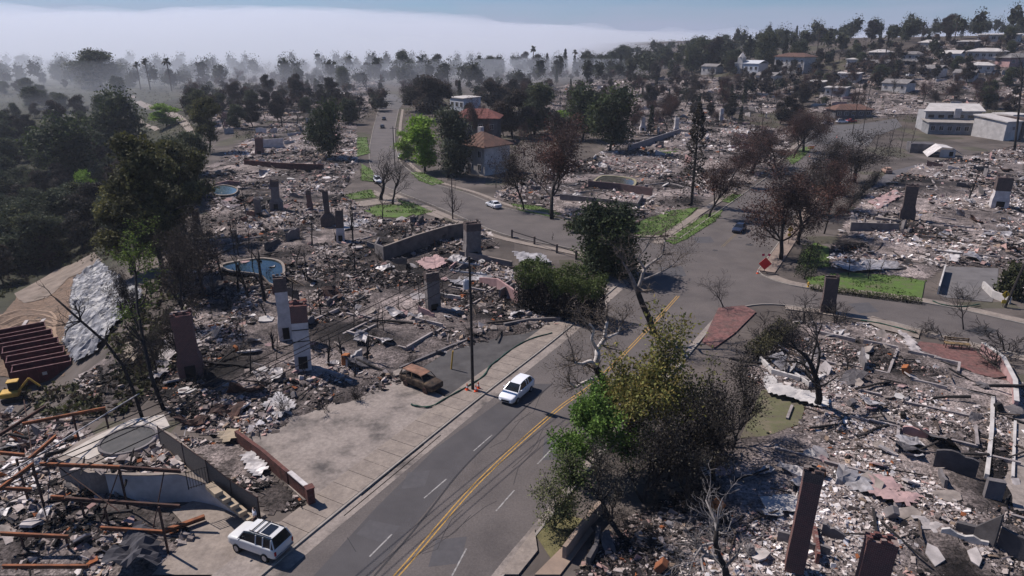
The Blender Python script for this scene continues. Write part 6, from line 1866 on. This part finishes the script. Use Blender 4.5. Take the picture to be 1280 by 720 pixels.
RDH = math.atan2(.866, .5)
car(646, 494, RDH + PI, 'hatch', PW, 'white hatchback driving down the main road past the utility pole', name='moving_car')
car(327, 687, heading((362, 700), (300, 678)), 'suv', M('paint_pearl', (.58, .575, .57), (.53, .525, .52), 1, .25, spec=.5), 'silver sport utility car with roof rack parked across the forecourt', sun_roof=True, z=.12).scale = (.9, 1.04, 1.06)
car(527, 484, heading((505, 474), (550, 492)), 'suv', BURN, 'burnt out rusted car on the parking pad by the utility pole', burnt=True, roofmat=M('salmon_rust', (.30, .16, .11), (.12, .07, .05), 1.5), z=.1, name='burnt_car')
car(924, 289, RDH + PI - .05, 'sedan', PB, 'dark blue car driving down the upper main road', name='moving_car')
ch = heading((586, 250), (633, 270))
car(617, 259, ch + PI, 'sedan', PW, 'white sedan parked on the cross street beside the big brown tree')
car(472, 228, heading((465, 215), (474, 232)), 'hatch', PW, 'white car parked behind the black trees on the cross street')
car(501, 198, heading((500, 196), (493, 170)), 'sedan', PS, 'pale car parked in front of the lime green tree')
car(478, 160, heading((466, 165), (470, 135)), 'sedan', PD, 'dark car parked on the far stretch of the cross street')
car(480, 150, heading((466, 165), (470, 135)), 'sedan', PD, 'dark hatchback beyond the dark parked car on the cross street')
car(1108, 216, RDH + .3, 'hatch', PINK, 'burnt pinkish car shell on the drive by the dark hedge', burnt=True, name='burnt_car')
car(1018, 210, RDH + PI, 'suv', PS, 'grey car standing on the upper main road behind the street trees')
car(1052, 154, .1, 'suv', PW, 'white van parked beyond the plaza road', cat='van', name='parked_van')
car(1064, 153, .2, 'sedan', M('paint_red', (.35, .03, .03), (.3, .03, .03), 1, .3), 'red car parked beyond the plaza road')
car(1034, 156, 0, 'sedan', PS, 'grey car parked beyond the plaza road next to the low brown roof')
car(1139, 96, .2, 'hatch', PW, 'white car on the pale hill road', scale=1.25)
# red barricade on the upper road
p = at(1014, 187); e = empty('barricade', (p.x, p.y, p.z + .03), .2, 'orange striped barricade at the verge of the upper main road', 'barricade')
for z in (.45, .95): MB().box((0, 0, z), (2.6, .06, .3)).build('board', M('cone_orange', (.75, .1, .03), (.55, .08, .03), 2, .6), e)
for s in (-1, 1): MB().box((s * 1.1, 0, .6), (.08, .3, 1.2)).build('leg', WALLW, e)
# ============================================================ HOUSES STILL STANDING
ROOFR = M('red_roof_tile', (0.20, 0.072, 0.06), (0.12, 0.048, 0.042), 1.2, .9, .3, 6)
ROOFB = M('brown_roof_tile', (0.165, 0.088, 0.064), (0.07, 0.045, 0.038), .8, .9, .3, 6)
ROOFW = M('pale_flat_roof', (0.5, 0.47, 0.45), (0.36, 0.335, 0.32), .4, .9)
ROOFG = M('grey_roof', (0.22, 0.205, 0.2), (0.13, 0.12, 0.12), .6, .9)
WIN = M('window_glass', (0.02, 0.024, 0.03), (0.015, 0.018, 0.022), 1, .1, spec=.6)
def roof_hip(e, w, d, z, rh, over, mat, ridge=None, courses=True):
    a, b = w / 2 + over, d / 2 + over
    r = max(a - b, .3) if ridge is None else ridge
    vs = [(-a, -b, z), (a, -b, z), (a, b, z), (-a, b, z), (-r, 0, z + rh), (r, 0, z + rh), (-a, -b, z - .18), (a, -b, z - .18), (a, b, z - .18), (-a, b, z - .18)]
    o = MB().add(vs, [(0, 1, 5, 4), (1, 2, 5), (2, 3, 4, 5), (3, 0, 4), (6, 7, 1, 0), (7, 8, 2, 1), (8, 9, 3, 2), (9, 6, 0, 3), (9, 8, 7, 6)]).build('roof', mat, e)
    if courses:   # tile courses as low ribs running down the slopes
        for s in (-1, 1):
            for k in range(int(w / .9)):
                x = -a + .5 + k * (2 * a - 1) / max(int(w / .9) - 1, 1)
                t = min(1, max(0, (a - abs(x)) / max(a - r, .01)))
                if t < .15: continue
                MB().bar((x, s * b, z + .03), (x * (1 if t < 1 else 1), s * b * (1 - t), z + rh * t + .03), .1, .07).build('tile_course', mat, o)
    return o
def roof_mono(e, w, d, z, rh, over, mat):
    a, b = w / 2 + over, d / 2 + over
    vs = [(-a, -b, z), (a, -b, z), (a, b, z + rh), (-a, b, z + rh), (-a, -b, z - .3), (a, -b, z - .3), (a, b, z + rh - .3), (-a, b, z + rh - .3)]
    return MB().add(vs, [(0, 1, 2, 3), (7, 6, 5, 4), (4, 5, 1, 0), (5, 6, 2, 1), (6, 7, 3, 2), (7, 4, 0, 3)]).build('roof', mat, e)
def roof_gable(e, w, d, z, rh, over, mat):
    a, b = w / 2 + over, d / 2 + over
    vs = [(-a, -b, z), (a, -b, z), (a, b, z), (-a, b, z), (-a, 0, z + rh), (a, 0, z + rh)]
    vs += [(x, y, zz - .2) for x, y, zz in vs]
    return MB().add(vs, [(0, 1, 5, 4), (2, 3, 4, 5), (0, 4, 10, 6), (4, 3, 9, 10), (1, 7, 11, 5), (5, 11, 8, 2), (6, 7, 1, 0), (8, 9, 3, 2), (7, 6, 10, 11), (9, 8, 11, 10)]).build('roof', mat, e)
def windows(e, w, d, rows, cols, h0, sh, ww, wh, side='front', frame=PLASTER):
    for r in range(rows):
        for c in range(cols):
            t = -w / 2 + w * (c + .5) / cols
            z = h0 + r * sh
            if side == 'front':
                f = MB()
                for sx, sz, a, b in ((0, wh / 2, ww + .2, .1), (0, -wh / 2, ww + .2, .1), (-ww / 2, 0, .1, wh), (ww / 2, 0, .1, wh), (0, 0, .06, wh)):
                    f.box((t + sx, -d / 2 - .05, z + sz), (a, .12, b))
                fo = f.build('window', frame, e)
                MB().box((t, -d / 2 - .01, z), (ww - .05, .05, wh - .05)).build('pane', WIN, fo)
            else:
                s = -1 if side == 'left' else 1
                t2 = -d / 2 + d * (c + .5) / cols
                f = MB()
                for sy, sz, a, b in ((0, wh / 2, ww + .2, .1), (0, -wh / 2, ww + .2, .1), (-ww / 2, 0, .1, wh), (ww / 2, 0, .1, wh)):
                    f.box((s * (w / 2 + .05), t2 + sy, z + sz), (.12, a, b))
                fo = f.build('window', frame, e)
                MB().box((s * (w / 2 + .01), t2, z), (.05, ww - .05, wh - .05)).build('pane', WIN, fo)
def house(u, vb, w, d, hgt, rz, wallm, label, roof=None, name='house', win=None, side=None, base=None):
    p = base or at(u, vb)
    e = empty(name, p, rz, label, 'house')
    e.scale = (1.22,) * 3
    MB().box((0, 0, hgt / 2 - 1), (w, d, hgt + 2)).build('wall', wallm, e)
    if roof: roof[0](e, w, d, hgt + .02, *roof[1:])
    if win: windows(e, w, d, *win)
    if side: windows(e, w, d, *side[1:], side=side[0])
    return e
DKWALL = M('sooty_house_wall', (0.15, 0.14, 0.145), (0.05, 0.045, 0.048), .5, .95)
# brown tiled house in front, red roofed house behind it
e = house(604, 214, 9, 8, 6.2, -.75, WALLW, 'brown tiled house with sooty white walls behind the big brown tree', (roof_hip, 2.6, .7, ROOFB, .4), win=(2, 3, 1.6, 2.9, 1.0, 1.4))
MB().box((-1.2, .6, 8.6), (1.0, 1.0, 2.2)).build('chimney', PLASTER, e)
MB().box((0, -4.3, 1.2), (1.1, .12, 2.3)).build('door', DKWALL, e)
house(597, 176, 13, 9, 7.0, -.1, DKWALL, 'house with wide red tiled roof above the brown tiled house', (roof_hip, 2.3, .8, ROOFR, 3.2), win=(2, 4, 1.6, 3.0, 1.1, 1.4))
house(582, 146, 9.5, 8, 7.5, -.9, M('blue_white_wall', (.5, .53, .58), (.4, .42, .47), .6), 'white two storey house with flat roof beyond the red roof', (roof_mono, .3, .3, ROOFW), win=(2, 3, 1.7, 3.3, 1.6, 1.7), side=('left', 2, 2, 1.7, 3.3, 1.2, 1.5))
e = house(992, 90, 17, 10, 7.6, -.95, WALLW, 'white two storey house with brown hip roof on the hill', (roof_hip, 1.8, .8, ROOFB, 4.5), win=(2, 6, 1.8, 3.4, 1.1, 1.7), side=('left', 2, 3, 1.8, 3.4, 1.1, 1.6))
e = house(938, 90, 15, 9, 4.6, -.9, M('cool_white_wall', (.52, .54, .58), (.42, .44, .48), .6), 'low white house with pointed gable tower below the hip roofed house', (roof_gable, 1.6, .4, M('white_roof', (.5, .51, .54), (.4, .41, .44), .6)), win=(1, 5, 2.2, 3, 1.4, 1.6))
MB().box((-4.0, -3.2, 3.6), (3.2, 3.2, 8.2)).build('tower', WALLW, e)
MB().lathe([(2.4, 7.7), (.05, 10.2)], 4, (-4.0, -3.2, 0)).build('tower_roof', ROOFW, e)
house(890, 92, 10, 7, 4, -.9, WALLW, 'small pale house at the foot of the skyline wood', (roof_gable, 1.4, .4, ROOFG), win=(1, 3, 2, 3, 1.1, 1.3))
# pale modern house on the right with stepped flat roofs
pb_ = at(1182, 172)
e = house(1186, 166, 17, 8, 4.2, -.22, M('grey_house_wall', (.26, .26, .27), (.14, .14, .145), .5), 'long flat roofed modern house with two pale storeys', (roof_mono, .5, .6, M('tan_flat_roof', (.3, .275, .25), (.2, .18, .17), .5)), win=(1, 6, 2.0, 3, 1.5, 1.6))
MB().box((1.5, 8, 3.2), (19, 9, 8.4)).build('upper_storey', M('upper_wall', (.34, .335, .34), (.24, .235, .24), .6), e)
vs = [(-9, 2.8, 7.6), (12, 2.8, 7.9), (13.5, 14, 9.8), (-4, 14, 9.8)]
MB().add([(x, y, z) for x, y, z in vs] + [(x, y, z - .35) for x, y, z in vs], [(0, 1, 2, 3), (7, 6, 5, 4), (4, 5, 1, 0), (5, 6, 2, 1), (6, 7, 3, 2), (7, 4, 0, 3)]).build('upper_roof', ROOFW, e)
MB().box((2.5, 3.1, 7.0), (2.2, 1.6, 3.4)).build('chimney', WALLW, e)
for k in range(5):
    f = MB().box((-6 + k * 3.4, 3.46, 5.7), (2.3, .1, 1.5)).build('window', WALLW, e)
    MB().box((-6 + k * 3.4, 3.40, 5.7), (2.0, .06, 1.2)).build('pane', WIN, f)
e.scale = (1.0,) * 3
e = house(1243, 172, 6.5, 10, 5.2, .35, WALLW, 'white gabled house end with one small window and burnt brown side', (roof_mono, 1.2, .4, ROOFW), win=(1, 1, 3.2, 3, .9, 1.0))
MB().box((3.6, -1, 3.0), (1.2, 9, 6.4)).build('burnt_side', BR_DK, e)
house(1262, 160, 8, 8, 4.5, .2, WALLW, 'pale half ruined wing behind the white gabled house end', None, win=(1, 2, 2, 3, 1.2, 1.4))
e = house(1150, 190, 6, 5, 2.4, -.3, DKWALL, 'grey burnt garage wall under the modern house', None)
# collapsed white roof
p = at(1176, 195)
e = empty('collapsed_garage', p, -.2, 'collapsed white garage with tented roof below the modern house', 'garage')
e.scale = (1.2,) * 3
vs = [(-4, -2.5, .1), (-1.2, -2.8, 2.6), (1.6, -2.6, 2.4), (4.2, -2.2, .8), (-3.4, 3, .6), (-.8, 3, 2.8), (1.8, 2.8, 2.5), (4.4, 2.6, 1.2)]
MB().add(vs + [(x, y, z - .12) for x, y, z in vs], [(0, 1, 5, 4), (1, 2, 6, 5), (2, 3, 7, 6), (12, 13, 9, 8), (13, 14, 10, 9), (14, 15, 11, 10), (0, 8, 9, 1), (1, 9, 10, 2), (2, 10, 11, 3), (4, 5, 13, 12), (5, 6, 14, 13), (6, 7, 15, 14), (0, 4, 12, 8), (3, 11, 15, 7)]).build('roof', PLASTER, e)
MB().box((.6, -2.3, 1.0), (3.6, .2, 2.0)).build('wall', WALLW, e)
MB().box((1.4, -2.42, .9), (.9, .08, 1.2)).build('door', SOOT, e)
house(1060, 146, 13, 7, 2.8, .05, DKWALL, 'low building with brown tiled roof beyond the plaza road', (roof_hip, 1.7, .7, ROOFB, 3.5), win=(1, 5, 1.5, 3, 1.4, 1.2))
house(1232, 74, 14, 8, 3.6, -.85, WALLW, 'low hillside house with pale roof and white wall', (roof_hip, 1.4, 1.0, ROOFW, 4), win=(1, 5, 1.9, 3, 1.6, 1.3))
house(1268, 82, 14, 8, 3.6, .2, WALLP, 'hillside house with grey roof and reddish base at the frame edge', (roof_hip, 1.8, 1.0, ROOFG, 3), win=(1, 4, 1.9, 3, 1.6, 1.3))
house(1248, 52, 18, 8, 3.6, -.85, WALLW, 'long pale house on the hill crest', (roof_mono, .5, 1.2, ROOFW), win=(1, 6, 1.9, 3, 1.8, 1.5))
house(1190, 76, 8, 7, 3.4, -.85, M('cool_white_wall', (.52, .54, .58), (.42, .44, .48), .6), 'small white hillside house beside the pale roofed one', (roof_gable, 1.5, .5, ROOFW), win=(1, 3, 1.8, 3, 1.2, 1.2))
house(1098, 88, 9, 7, 3.4, .1, WALLG, 'grey half burnt house above the pale hill road', (roof_gable, 1.5, .5, ROOFG), win=(1, 3, 1.8, 3, 1.2, 1.2))
house(1140, 76, 9, 7, 3.2, -.85, WALLW, 'small pale house above the car on the hill road', (roof_hip, 1.3, .5, ROOFG, 2), win=(1, 3, 1.8, 3, 1.2, 1.2))
for i_, (u, v) in enumerate([(1060, 102), (1122, 114), (1166, 96), (1206, 100), (1226, 90), (1100, 74), (1072, 84), (1162, 62), (1046, 120), (1020, 112), (960, 104), (1210, 60)]):
    q = random.Random(i_ + 5)
    e = house(u, v, q.uniform(7, 11), q.uniform(6, 8), q.uniform(2.8, 4), -.85 + q.uniform(-.2, .2), q.choice([WALLW, WALLG, PLASTER]), 'small pale house among the trees of the burnt hillside', q.choice([(roof_gable, 1.5, .4, ROOFG), (roof_hip, 1.3, .5, ROOFW, 2), (roof_mono, .4, .5, ROOFW)]), win=(1, 3, 1.8, 3, 1.1, 1.2))
    e['group'] = 'small hillside houses'
# broken walls of far burnt houses
rw = random.Random(31)
for (px, n, lb, gp) in (([(640, 150), (655, 120), (740, 103), (870, 98), (1000, 110), (990, 150), (880, 160)], 46, 'broken pale house wall in the burnt blocks beyond the red roofs', 'far broken walls'),
                        ([(265, 165), (275, 130), (470, 105), (455, 150), (340, 190)], 26, 'broken pale house wall in the burnt blocks on the canyon side of the far street', 'canyon side broken walls'),
                        ([(1015, 135), (1040, 98), (1150, 66), (1280, 60), (1280, 125), (1160, 138)], 34, 'broken pale house wall on the burnt hillside', 'hillside broken walls'),
                        ([(760, 195), (800, 160), (960, 165), (970, 190), (910, 230), (850, 200)], 14, 'broken house wall in the rubble behind the scorched conifer', 'broken walls behind the conifer')):
    for (u, v) in scatter_px(px, n, 50 + n, 12):
        p = at(u, v); L_ = rw.uniform(2.5, 8); H_ = rw.uniform(1, 3.4); t_ = .3
        s0_, s1_ = rw.uniform(.4, 1.1), rw.uniform(.4, 1.1)
        z = [H_ * (s0_ + (s1_ - s0_) * q / 4 + rw.uniform(-.1, .1)) for q in range(5)]
        vs = [(-L_ / 2 + L_ * k / 4, -t_ / 2, -.4) for k in range(5)] + [(-L_ / 2 + L_ * k / 4, -t_ / 2, z[k]) for k in range(5)]
        vs += [(x, t_ / 2, zz) for x, y, zz in vs]
        fs = []
        for k in range(4):
            fs += [(k, k + 1, k + 6, k + 5), (k + 11, k + 10, k + 15, k + 16), (k + 5, k + 6, k + 16, k + 15)]
        fs += [(0, 5, 15, 10), (4, 14, 19, 9)]
        o = MB().add(vs, fs).build('ruined_masonry', rw.choice([WALLW, WALLG, STUCCO, WALLP, PLASTER]), None, loc=p)
        o.rotation_euler = (0, 0, rw.choice([.2, .2 + PI / 2, -.3, 1.2]))
        tag(o, lb, 'wall', gp)

for lotn, n, where in (('chimney_lot', 14, 'in the rubble around the white chimneys'), ('pool_lot', 14, 'in the rubble around the pools'), ('upper_right_lot', 14, 'in the rubble above the side street'), ('lower_right_lot', 9, 'in the ash lot around the near brick chimneys'), ('centre_lot', 9, 'in the centre lot by the cross street'), ('steel_house', 4, 'among the rusted steel beams')):
    poly, amp, cell = LOTS[lotn]
    xs = [p[0] for p in poly]; ys = [p[1] for p in poly]; k = 0
    while k < n:
        x, y = rw.uniform(min(xs), max(xs)), rw.uniform(min(ys), max(ys))
        if not inside(np.array([x]), np.array([y]), poly)[0] or edge_dist(np.array([x]), np.array([y]), poly)[0] < 1.5: continue
        k += 1
        L_ = rw.uniform(1.4, 4.5); H_ = rw.uniform(.5, 1.9); t_ = .22
        s0_, s1_ = rw.uniform(.3, 1.1), rw.uniform(.3, 1.1)
        z = [H_ * max(.12, s0_ + (s1_ - s0_) * q / 6 + rw.uniform(-.13, .13)) for q in range(7)]
        vs = [(-L_ / 2 + L_ * q / 6, -t_ / 2, -.4) for q in range(7)] + [(-L_ / 2 + L_ * q / 6, -t_ / 2, z[q]) for q in range(7)]
        vs += [(a_, t_ / 2, zz) for a_, b_, zz in vs]
        fs = []
        for q in range(6):
            fs += [(q, q + 1, q + 8, q + 7), (q + 15, q + 14, q + 21, q + 22), (q + 7, q + 8, q + 22, q + 21)]
        fs += [(0, 7, 21, 14), (6, 20, 27, 13)]
        look, mt = rw.choice([('grey', WALLG), ('pale', WALLW), ('sooty black', WALLDK), ('brick red', BR_RED), ('pink', WALLP), ('grey', WALLG)])
        o = MB().add(vs, fs).build('ruined_masonry', mt, None, loc=(x, y, lotz(x, y)))
        o.rotation_euler = (rw.uniform(-.08, .08), 0, rw.choice([RS, RS + PI / 2, RS + .2]))
        tag(o, look + ' broken wall standing ' + where, 'wall', look + ' broken walls ' + where)

# ============================================================ LARGER PIECES OF DEBRIS, each its own thing
rd = random.Random(12)
def slab_mesh(seed):
    r = random.Random(seed)
    n = r.randint(5, 8)
    pts = [(math.cos(2 * PI * k / n + r.uniform(-.25, .25)) * r.uniform(.35, .62), math.sin(2 * PI * k / n + r.uniform(-.25, .25)) * r.uniform(.25, .5)) for k in range(n)]
    return MB().prism(pts, lambda x, y: .1 * x * r.choice([1]), lambda x, y: .1 * x + .09).mesh('slab')
def sheet_mesh(seed):
    r = random.Random(seed); nx_, ny_ = 6, 4
    vs, fs = [], []
    fold = r.uniform(.1, .3); ph = r.uniform(0, 6)
    for s in (0, .02):
        for j in range(ny_):
            for i in range(nx_):
                x, y = i / (nx_ - 1) - .5, j / (ny_ - 1) - .5
                vs.append((x * (1 + .12 * r.uniform(-1, 1)), y * .6 * (1 + .12 * r.uniform(-1, 1)), .1 + fold * math.sin(x * 5 + ph + y * 2) * .5 + .06 * r.uniform(-1, 1) + s))
    N = nx_ * ny_
    for j in range(ny_ - 1):
        for i in range(nx_ - 1):
            a = j * nx_ + i
            fs += [(a + N, a + 1 + N, a + nx_ + 1 + N, a + nx_ + N), (a + nx_, a + nx_ + 1, a + 1, a)]
    for i in range(nx_ - 1):
        fs += [(i, i + 1, i + 1 + N, i + N), ((ny_ - 1) * nx_ + i + 1, (ny_ - 1) * nx_ + i, (ny_ - 1) * nx_ + i + N, (ny_ - 1) * nx_ + i + 1 + N)]
    return MB().add(vs, fs).mesh('sheet')
def plank_mesh(seed):
    r = random.Random(seed)
    pts = [(-.5, 0, .03), (-.15, r.uniform(-.02, .02), .035), (.2, r.uniform(-.02, .02), .03), (.5, 0, .03)]
    m = MB()
    for a, b in zip(pts[:-1], pts[1:]): m.bar(a, b, .045, .04)
    vs, fs = [], []
    for x, y, z in pts:
        w = .022 * r.uniform(.6, 1.1)
        vs += [(x, y - w, z - w), (x, y + w, z - w), (x, y + w, z + w), (x, y - w, z + w)]
    for i in range(3):
        for j in range(4):
            q = (j + 1) % 4
            fs.append((i * 4 + j, i * 4 + 4 + j, i * 4 + 4 + q, i * 4 + q))
    fs += [(0, 1, 2, 3), (15, 14, 13, 12)]
    return MB().add(vs, fs).mesh('plank')
def box_mesh(seed):
    r = random.Random(seed)
    m = MB().box((0, 0, .35), (.65, .6, .8), taper=r.uniform(.85, 1)).mesh('crate', bevel=.04)
    return m
def with_mat(me, mat):
    me = me.copy(); me.materials.clear(); me.materials.append(mat); return me
OXIDE = M('orange_rust', (0.42, 0.15, 0.05), (0.2, 0.075, 0.035), 2.2, .9)
VAR = dict(
    stucco_fragment=[(with_mat(slab_mesh(s), mt), lk_) for s, mt, lk_ in ((1, STUCCO, 'grey white'), (2, STUCCO, 'grey white'), (3, STUCCOP, 'pink'), (4, WALLW, 'pale plastered'), (5, CONC2, 'sooty'), (6, CONC2, 'sooty'), (7, STUCCO, 'grey white'))],
    metal_sheet=[(with_mat(sheet_mesh(s), mt), lk_) for s, mt, lk_ in ((1, METALW, 'pale'), (2, METALW, 'pale'), (3, M('sooty_sheet', (.12, .11, .115), (.05, .045, .048), 1.5, .7), 'sooty black'), (4, METALW, 'pale'), (5, RUSTDK, 'rust brown'))],
    charred_timber=[(with_mat(plank_mesh(s), mt), lk_) for s, mt, lk_ in ((1, CHAR, 'black'), (2, CHAR, 'black'), (3, BARKBR, 'brown'), (4, CHAR, 'black'))],
    rusted_box=[(with_mat(box_mesh(s), mt), lk_) for s, mt, lk_ in ((1, OXIDE, 'orange rusted'), (2, RUST, 'dark rusted'), (3, WALLG, 'grey'), (4, SOOT, 'black'))])
INFO = dict(stucco_fragment=('broken stucco slab', 'slab', (.9, 2.3)), metal_sheet=('crumpled sheet of metal', 'sheet', (1.2, 3.2)), charred_timber=('charred timber', 'timber', (2.2, 5.5)), rusted_box=('burnt appliance box', 'appliance', (.7, 1.3)))
WHERE = dict(steel_house=('among the rusted steel beams', (26, 10, 14, 4)), chimney_lot=('in the rubble around the white chimneys', (52, 22, 44, 6)), pool_lot=('in the rubble around the pools', (44, 16, 30, 4)), centre_lot=('in the centre lot by the cross street', (32, 10, 18, 5)),
             upper_right_lot=('in the rubble above the side street', (52, 20, 36, 6)), lower_right_lot=('in the ash lot around the near brick chimneys', (56, 18, 46, 9)), far_left_lot=('in the lots by the long red wall', (24, 6, 8, 0)))
for lotn, (where, counts) in WHERE.items():
    poly, amp, cell = LOTS[lotn]
    xs = [p[0] for p in poly]; ys = [p[1] for p in poly]
    for (kn, (what, cat_, sz)), cnt in zip(INFO.items(), counts):
        k = 0
        while k < cnt:
            x, y = rd.uniform(min(xs), max(xs)), rd.uniform(min(ys), max(ys))
            if not inside(np.array([x]), np.array([y]), poly)[0]: continue
            k += 1
            me_, look = rd.choice(VAR[kn])
            o = bpy.data.objects.new(kn, me_)
            COL.objects.link(o)
            s = 1.15 * sz[0] * (sz[1] / sz[0]) ** (rd.random() ** 1.6)
            o.location = (x, y, lotz(x, y) + .10)
            o.scale = (s, s * rd.uniform(.75, 1.2), s if kn != 'stucco_fragment' else s * .8)
            tl = .28 if kn != 'charred_timber' else .14
            o.rotation_euler = (rd.gauss(0, tl), rd.gauss(0, tl), rd.uniform(0, 2 * PI))
            tag(o, look + ' ' + what + ' lying ' + where, cat_, look + ' ' + what + ' ' + where)

# ============================================================ PERSON at the garden steps
def skin(name, joints, edges, mat, parent, sub=2):
    me = bpy.data.meshes.new(name)
    me.from_pydata([j[0] for j in joints], edges, [])
    o = link(name, me, mat, parent)
    o.modifiers.new('skin', 'SKIN')
    for i, j in enumerate(joints):
        r = j[1]
        me.skin_vertices[0].data[i].radius = (r, r) if not hasattr(r, '__len__') else r
    me.skin_vertices[0].data[0].use_root = True
    ss = o.modifiers.new('sub', 'SUBSURF'); ss.levels = sub; ss.render_levels = sub
    return o
p = at(321, 661)
p.z = .13
pe = empty('person', p, 2.2, 'person in a white top and dark trousers standing by the silver car', 'person')
SKIN = M('skin', (0.42, 0.26, 0.19), (0.36, .22, .16), 4, .6)
J = [((0, 0, .98), .13), ((0, 0, 1.15), .12), ((0, 0, 1.32), (.16, .11)), ((0, 0, 1.46), .07), ((0, .01, 1.53), .055), ((0, .02, 1.62), (.078, .09)), ((0, .02, 1.72), (.075, .088)),
     ((-.18, 0, 1.42), .055), ((-.24, .02, 1.15), .042), ((-.20, .18, .98), .032), ((.18, 0, 1.42), .055), ((.24, .02, 1.15), .042), ((.18, .2, 1.05), .032),
     ((-.1, 0, .9), .09), ((-.11, .03, .5), .06), ((-.11, 0, .08), .045), ((-.11, .14, .035), .04), ((.1, 0, .9), .09), ((.12, .02, .5), .06), ((.12, -.03, .08), .045), ((.12, .11, .035), .04)]
Ed = [(0, 1), (1, 2), (2, 3), (3, 4), (4, 5), (5, 6), (2, 7), (7, 8), (8, 9), (2, 10), (10, 11), (11, 12), (0, 13), (13, 14), (14, 15), (15, 16), (0, 17), (17, 18), (18, 19), (19, 20)]
skin('body', J, Ed, SKIN, pe)
skin('shirt', [((0, 0, .98), .155), ((0, 0, 1.15), .15), ((0, 0, 1.32), (.185, .135)), ((0, 0, 1.44), (.13, .1)), ((-.19, 0, 1.42), .075), ((-.235, .015, 1.2), .062), ((.19, 0, 1.42), .075), ((.235, .015, 1.2), .062)], [(0, 1), (1, 2), (2, 3), (2, 4), (4, 5), (2, 6), (6, 7)], M('white_cloth', (.68, .68, .72), (.55, .55, .6), 4), pe)
skin('trousers', [((0, 0, 1.0), .145), ((-.1, 0, .88), .105), ((-.11, .03, .5), .08), ((-.11, 0, .1), .065), ((.1, 0, .88), .105), ((.12, .02, .5), .08), ((.12, -.03, .1), .065)], [(0, 1), (1, 2), (2, 3), (0, 4), (4, 5), (5, 6)], M('navy_cloth', (.03, .032, .045), (.02, .022, .03), 4), pe)
skin('hair', [((0, -.01, 1.70), (.088, .1)), ((0, -.03, 1.77), (.07, .08)), ((0, -.07, 1.62), (.06, .05))], [(0, 1), (0, 2)], M('dark_hair', (.02, .016, .014), (.012, .01, .009), 6), pe)
for s in (-1, 1):
    hx, hy, hz0 = (s * .20 if s < 0 else .18), (.2 if s < 0 else .22), (.95 if s < 0 else 1.03)
    hm = skin('hand', [((hx, hy, hz0), .03), ((hx, hy + .05, hz0 - .04), (.038, .018)), ((hx - .03, hy + .09, hz0 - .08), .009), ((hx - .01, hy + .1, hz0 - .09), .009), ((hx + .01, hy + .1, hz0 - .09), .009), ((hx + .03, hy + .09, hz0 - .075), .008), ((hx - s * .05, hy + .05, hz0 - .03), .01)], [(0, 1), (1, 2), (1, 3), (1, 4), (1, 5), (0, 6)], SKIN, pe, 1)
    MB().lathe([(.012, 0), (.012, .012)], 6, (s * .03, .105, 1.64)).build('eye', SOOT, pe)
MB().box((0, .115, 1.61), (.025, .03, .04), taper=.6).build('nose', SKIN, pe)

# ============================================================ HAZE: the sea air, one even volume round everything
hb = MB().box((0, 1450, 76), (4400, 3400, 208))
ho = hb.build('haze', None)
hm = bpy.data.materials.new('haze_air'); hm.use_nodes = True
t = hm.node_tree
for n in list(t.nodes): t.nodes.remove(n)
out = t.nodes.new('ShaderNodeOutputMaterial'); pv_ = t.nodes.new('ShaderNodeVolumePrincipled')
pv_.inputs['Color'].default_value = (0.80, 0.86, 1.0, 1)
pv_.inputs['Density'].default_value = 0.00012
pv_.inputs['Anisotropy'].default_value = 0.15
t.links.new(pv_.outputs[0], out.inputs['Volume'])
ho.data.materials.append(hm)
tag(ho, 'thin pale sea haze lying over the whole neighbourhood', 'haze', kind='stuff')
# the marine fog bank that swallows the land beyond the houses, thickest on the canyon side
fx = np.linspace(-1900, 1900, 90); fy = np.linspace(0, 1, 60) ** 1.6
FX, FT = np.meshgrid(fx, fy)
front = np.interp(FX, [-1900, -500, -200, 60, 400, 1900], [270, 310, 390, 500, 700, 1100]) + 45 * vnoise(FX, FX * 0, 130, 4)
FY = front + (2900 - front) * FT
topz = np.interp(FX, [-1900, -400, 0, 500, 1900], [135, 118, 88, 62, 50])
FZ_ = 4 + (topz + 26 * vnoise(FX, FY, 300, 5) + 18 * vnoise(FX, FY, 130, 6)) * (.2 * S(FT / .04) + .8 * S(FT / .85))
FZ_[0, :] = 2
nyf, nxf = FX.shape
vt_ = np.stack([FX.ravel(), FY.ravel(), FZ_.ravel()], -1); vb_ = vt_.copy(); vb_[:, 2] = -16
ii = np.arange(nxf * nyf).reshape(nyf, nxf); N_ = nxf * nyf
ft = np.stack([ii[:-1, :-1], ii[:-1, 1:], ii[1:, 1:], ii[1:, :-1]], -1).reshape(-1, 4)
fb = ft[:, ::-1] + N_
sd_ = []
for k in range(nxf - 1):
    sd_ += [(ii[0, k + 1], ii[0, k], ii[0, k] + N_, ii[0, k + 1] + N_), (ii[-1, k], ii[-1, k + 1], ii[-1, k + 1] + N_, ii[-1, k] + N_)]
for k in range(nyf - 1):
    sd_ += [(ii[k, 0], ii[k + 1, 0], ii[k + 1, 0] + N_, ii[k, 0] + N_), (ii[k + 1, -1], ii[k, -1], ii[k, -1] + N_, ii[k + 1, -1] + N_)]
fm = raw_mesh('fog_bank', np.concatenate([vt_, vb_]), np.concatenate([ft, fb, np.array(sd_)]), smooth=True)
fo = link('fog_bank', fm)
fmat = hm.copy(); fmat.name = 'fog_air'
pvn = [n for n in fmat.node_tree.nodes if n.type == 'PRINCIPLED_VOLUME'][0]
pvn.inputs['Density'].default_value = 0.0027
pvn.inputs['Color'].default_value = (0.88, 0.92, 1.0, 1)
fo.data.materials.append(fmat)
tag(fo, 'white marine fog bank lying beyond the last trees', 'fog', kind='stuff')
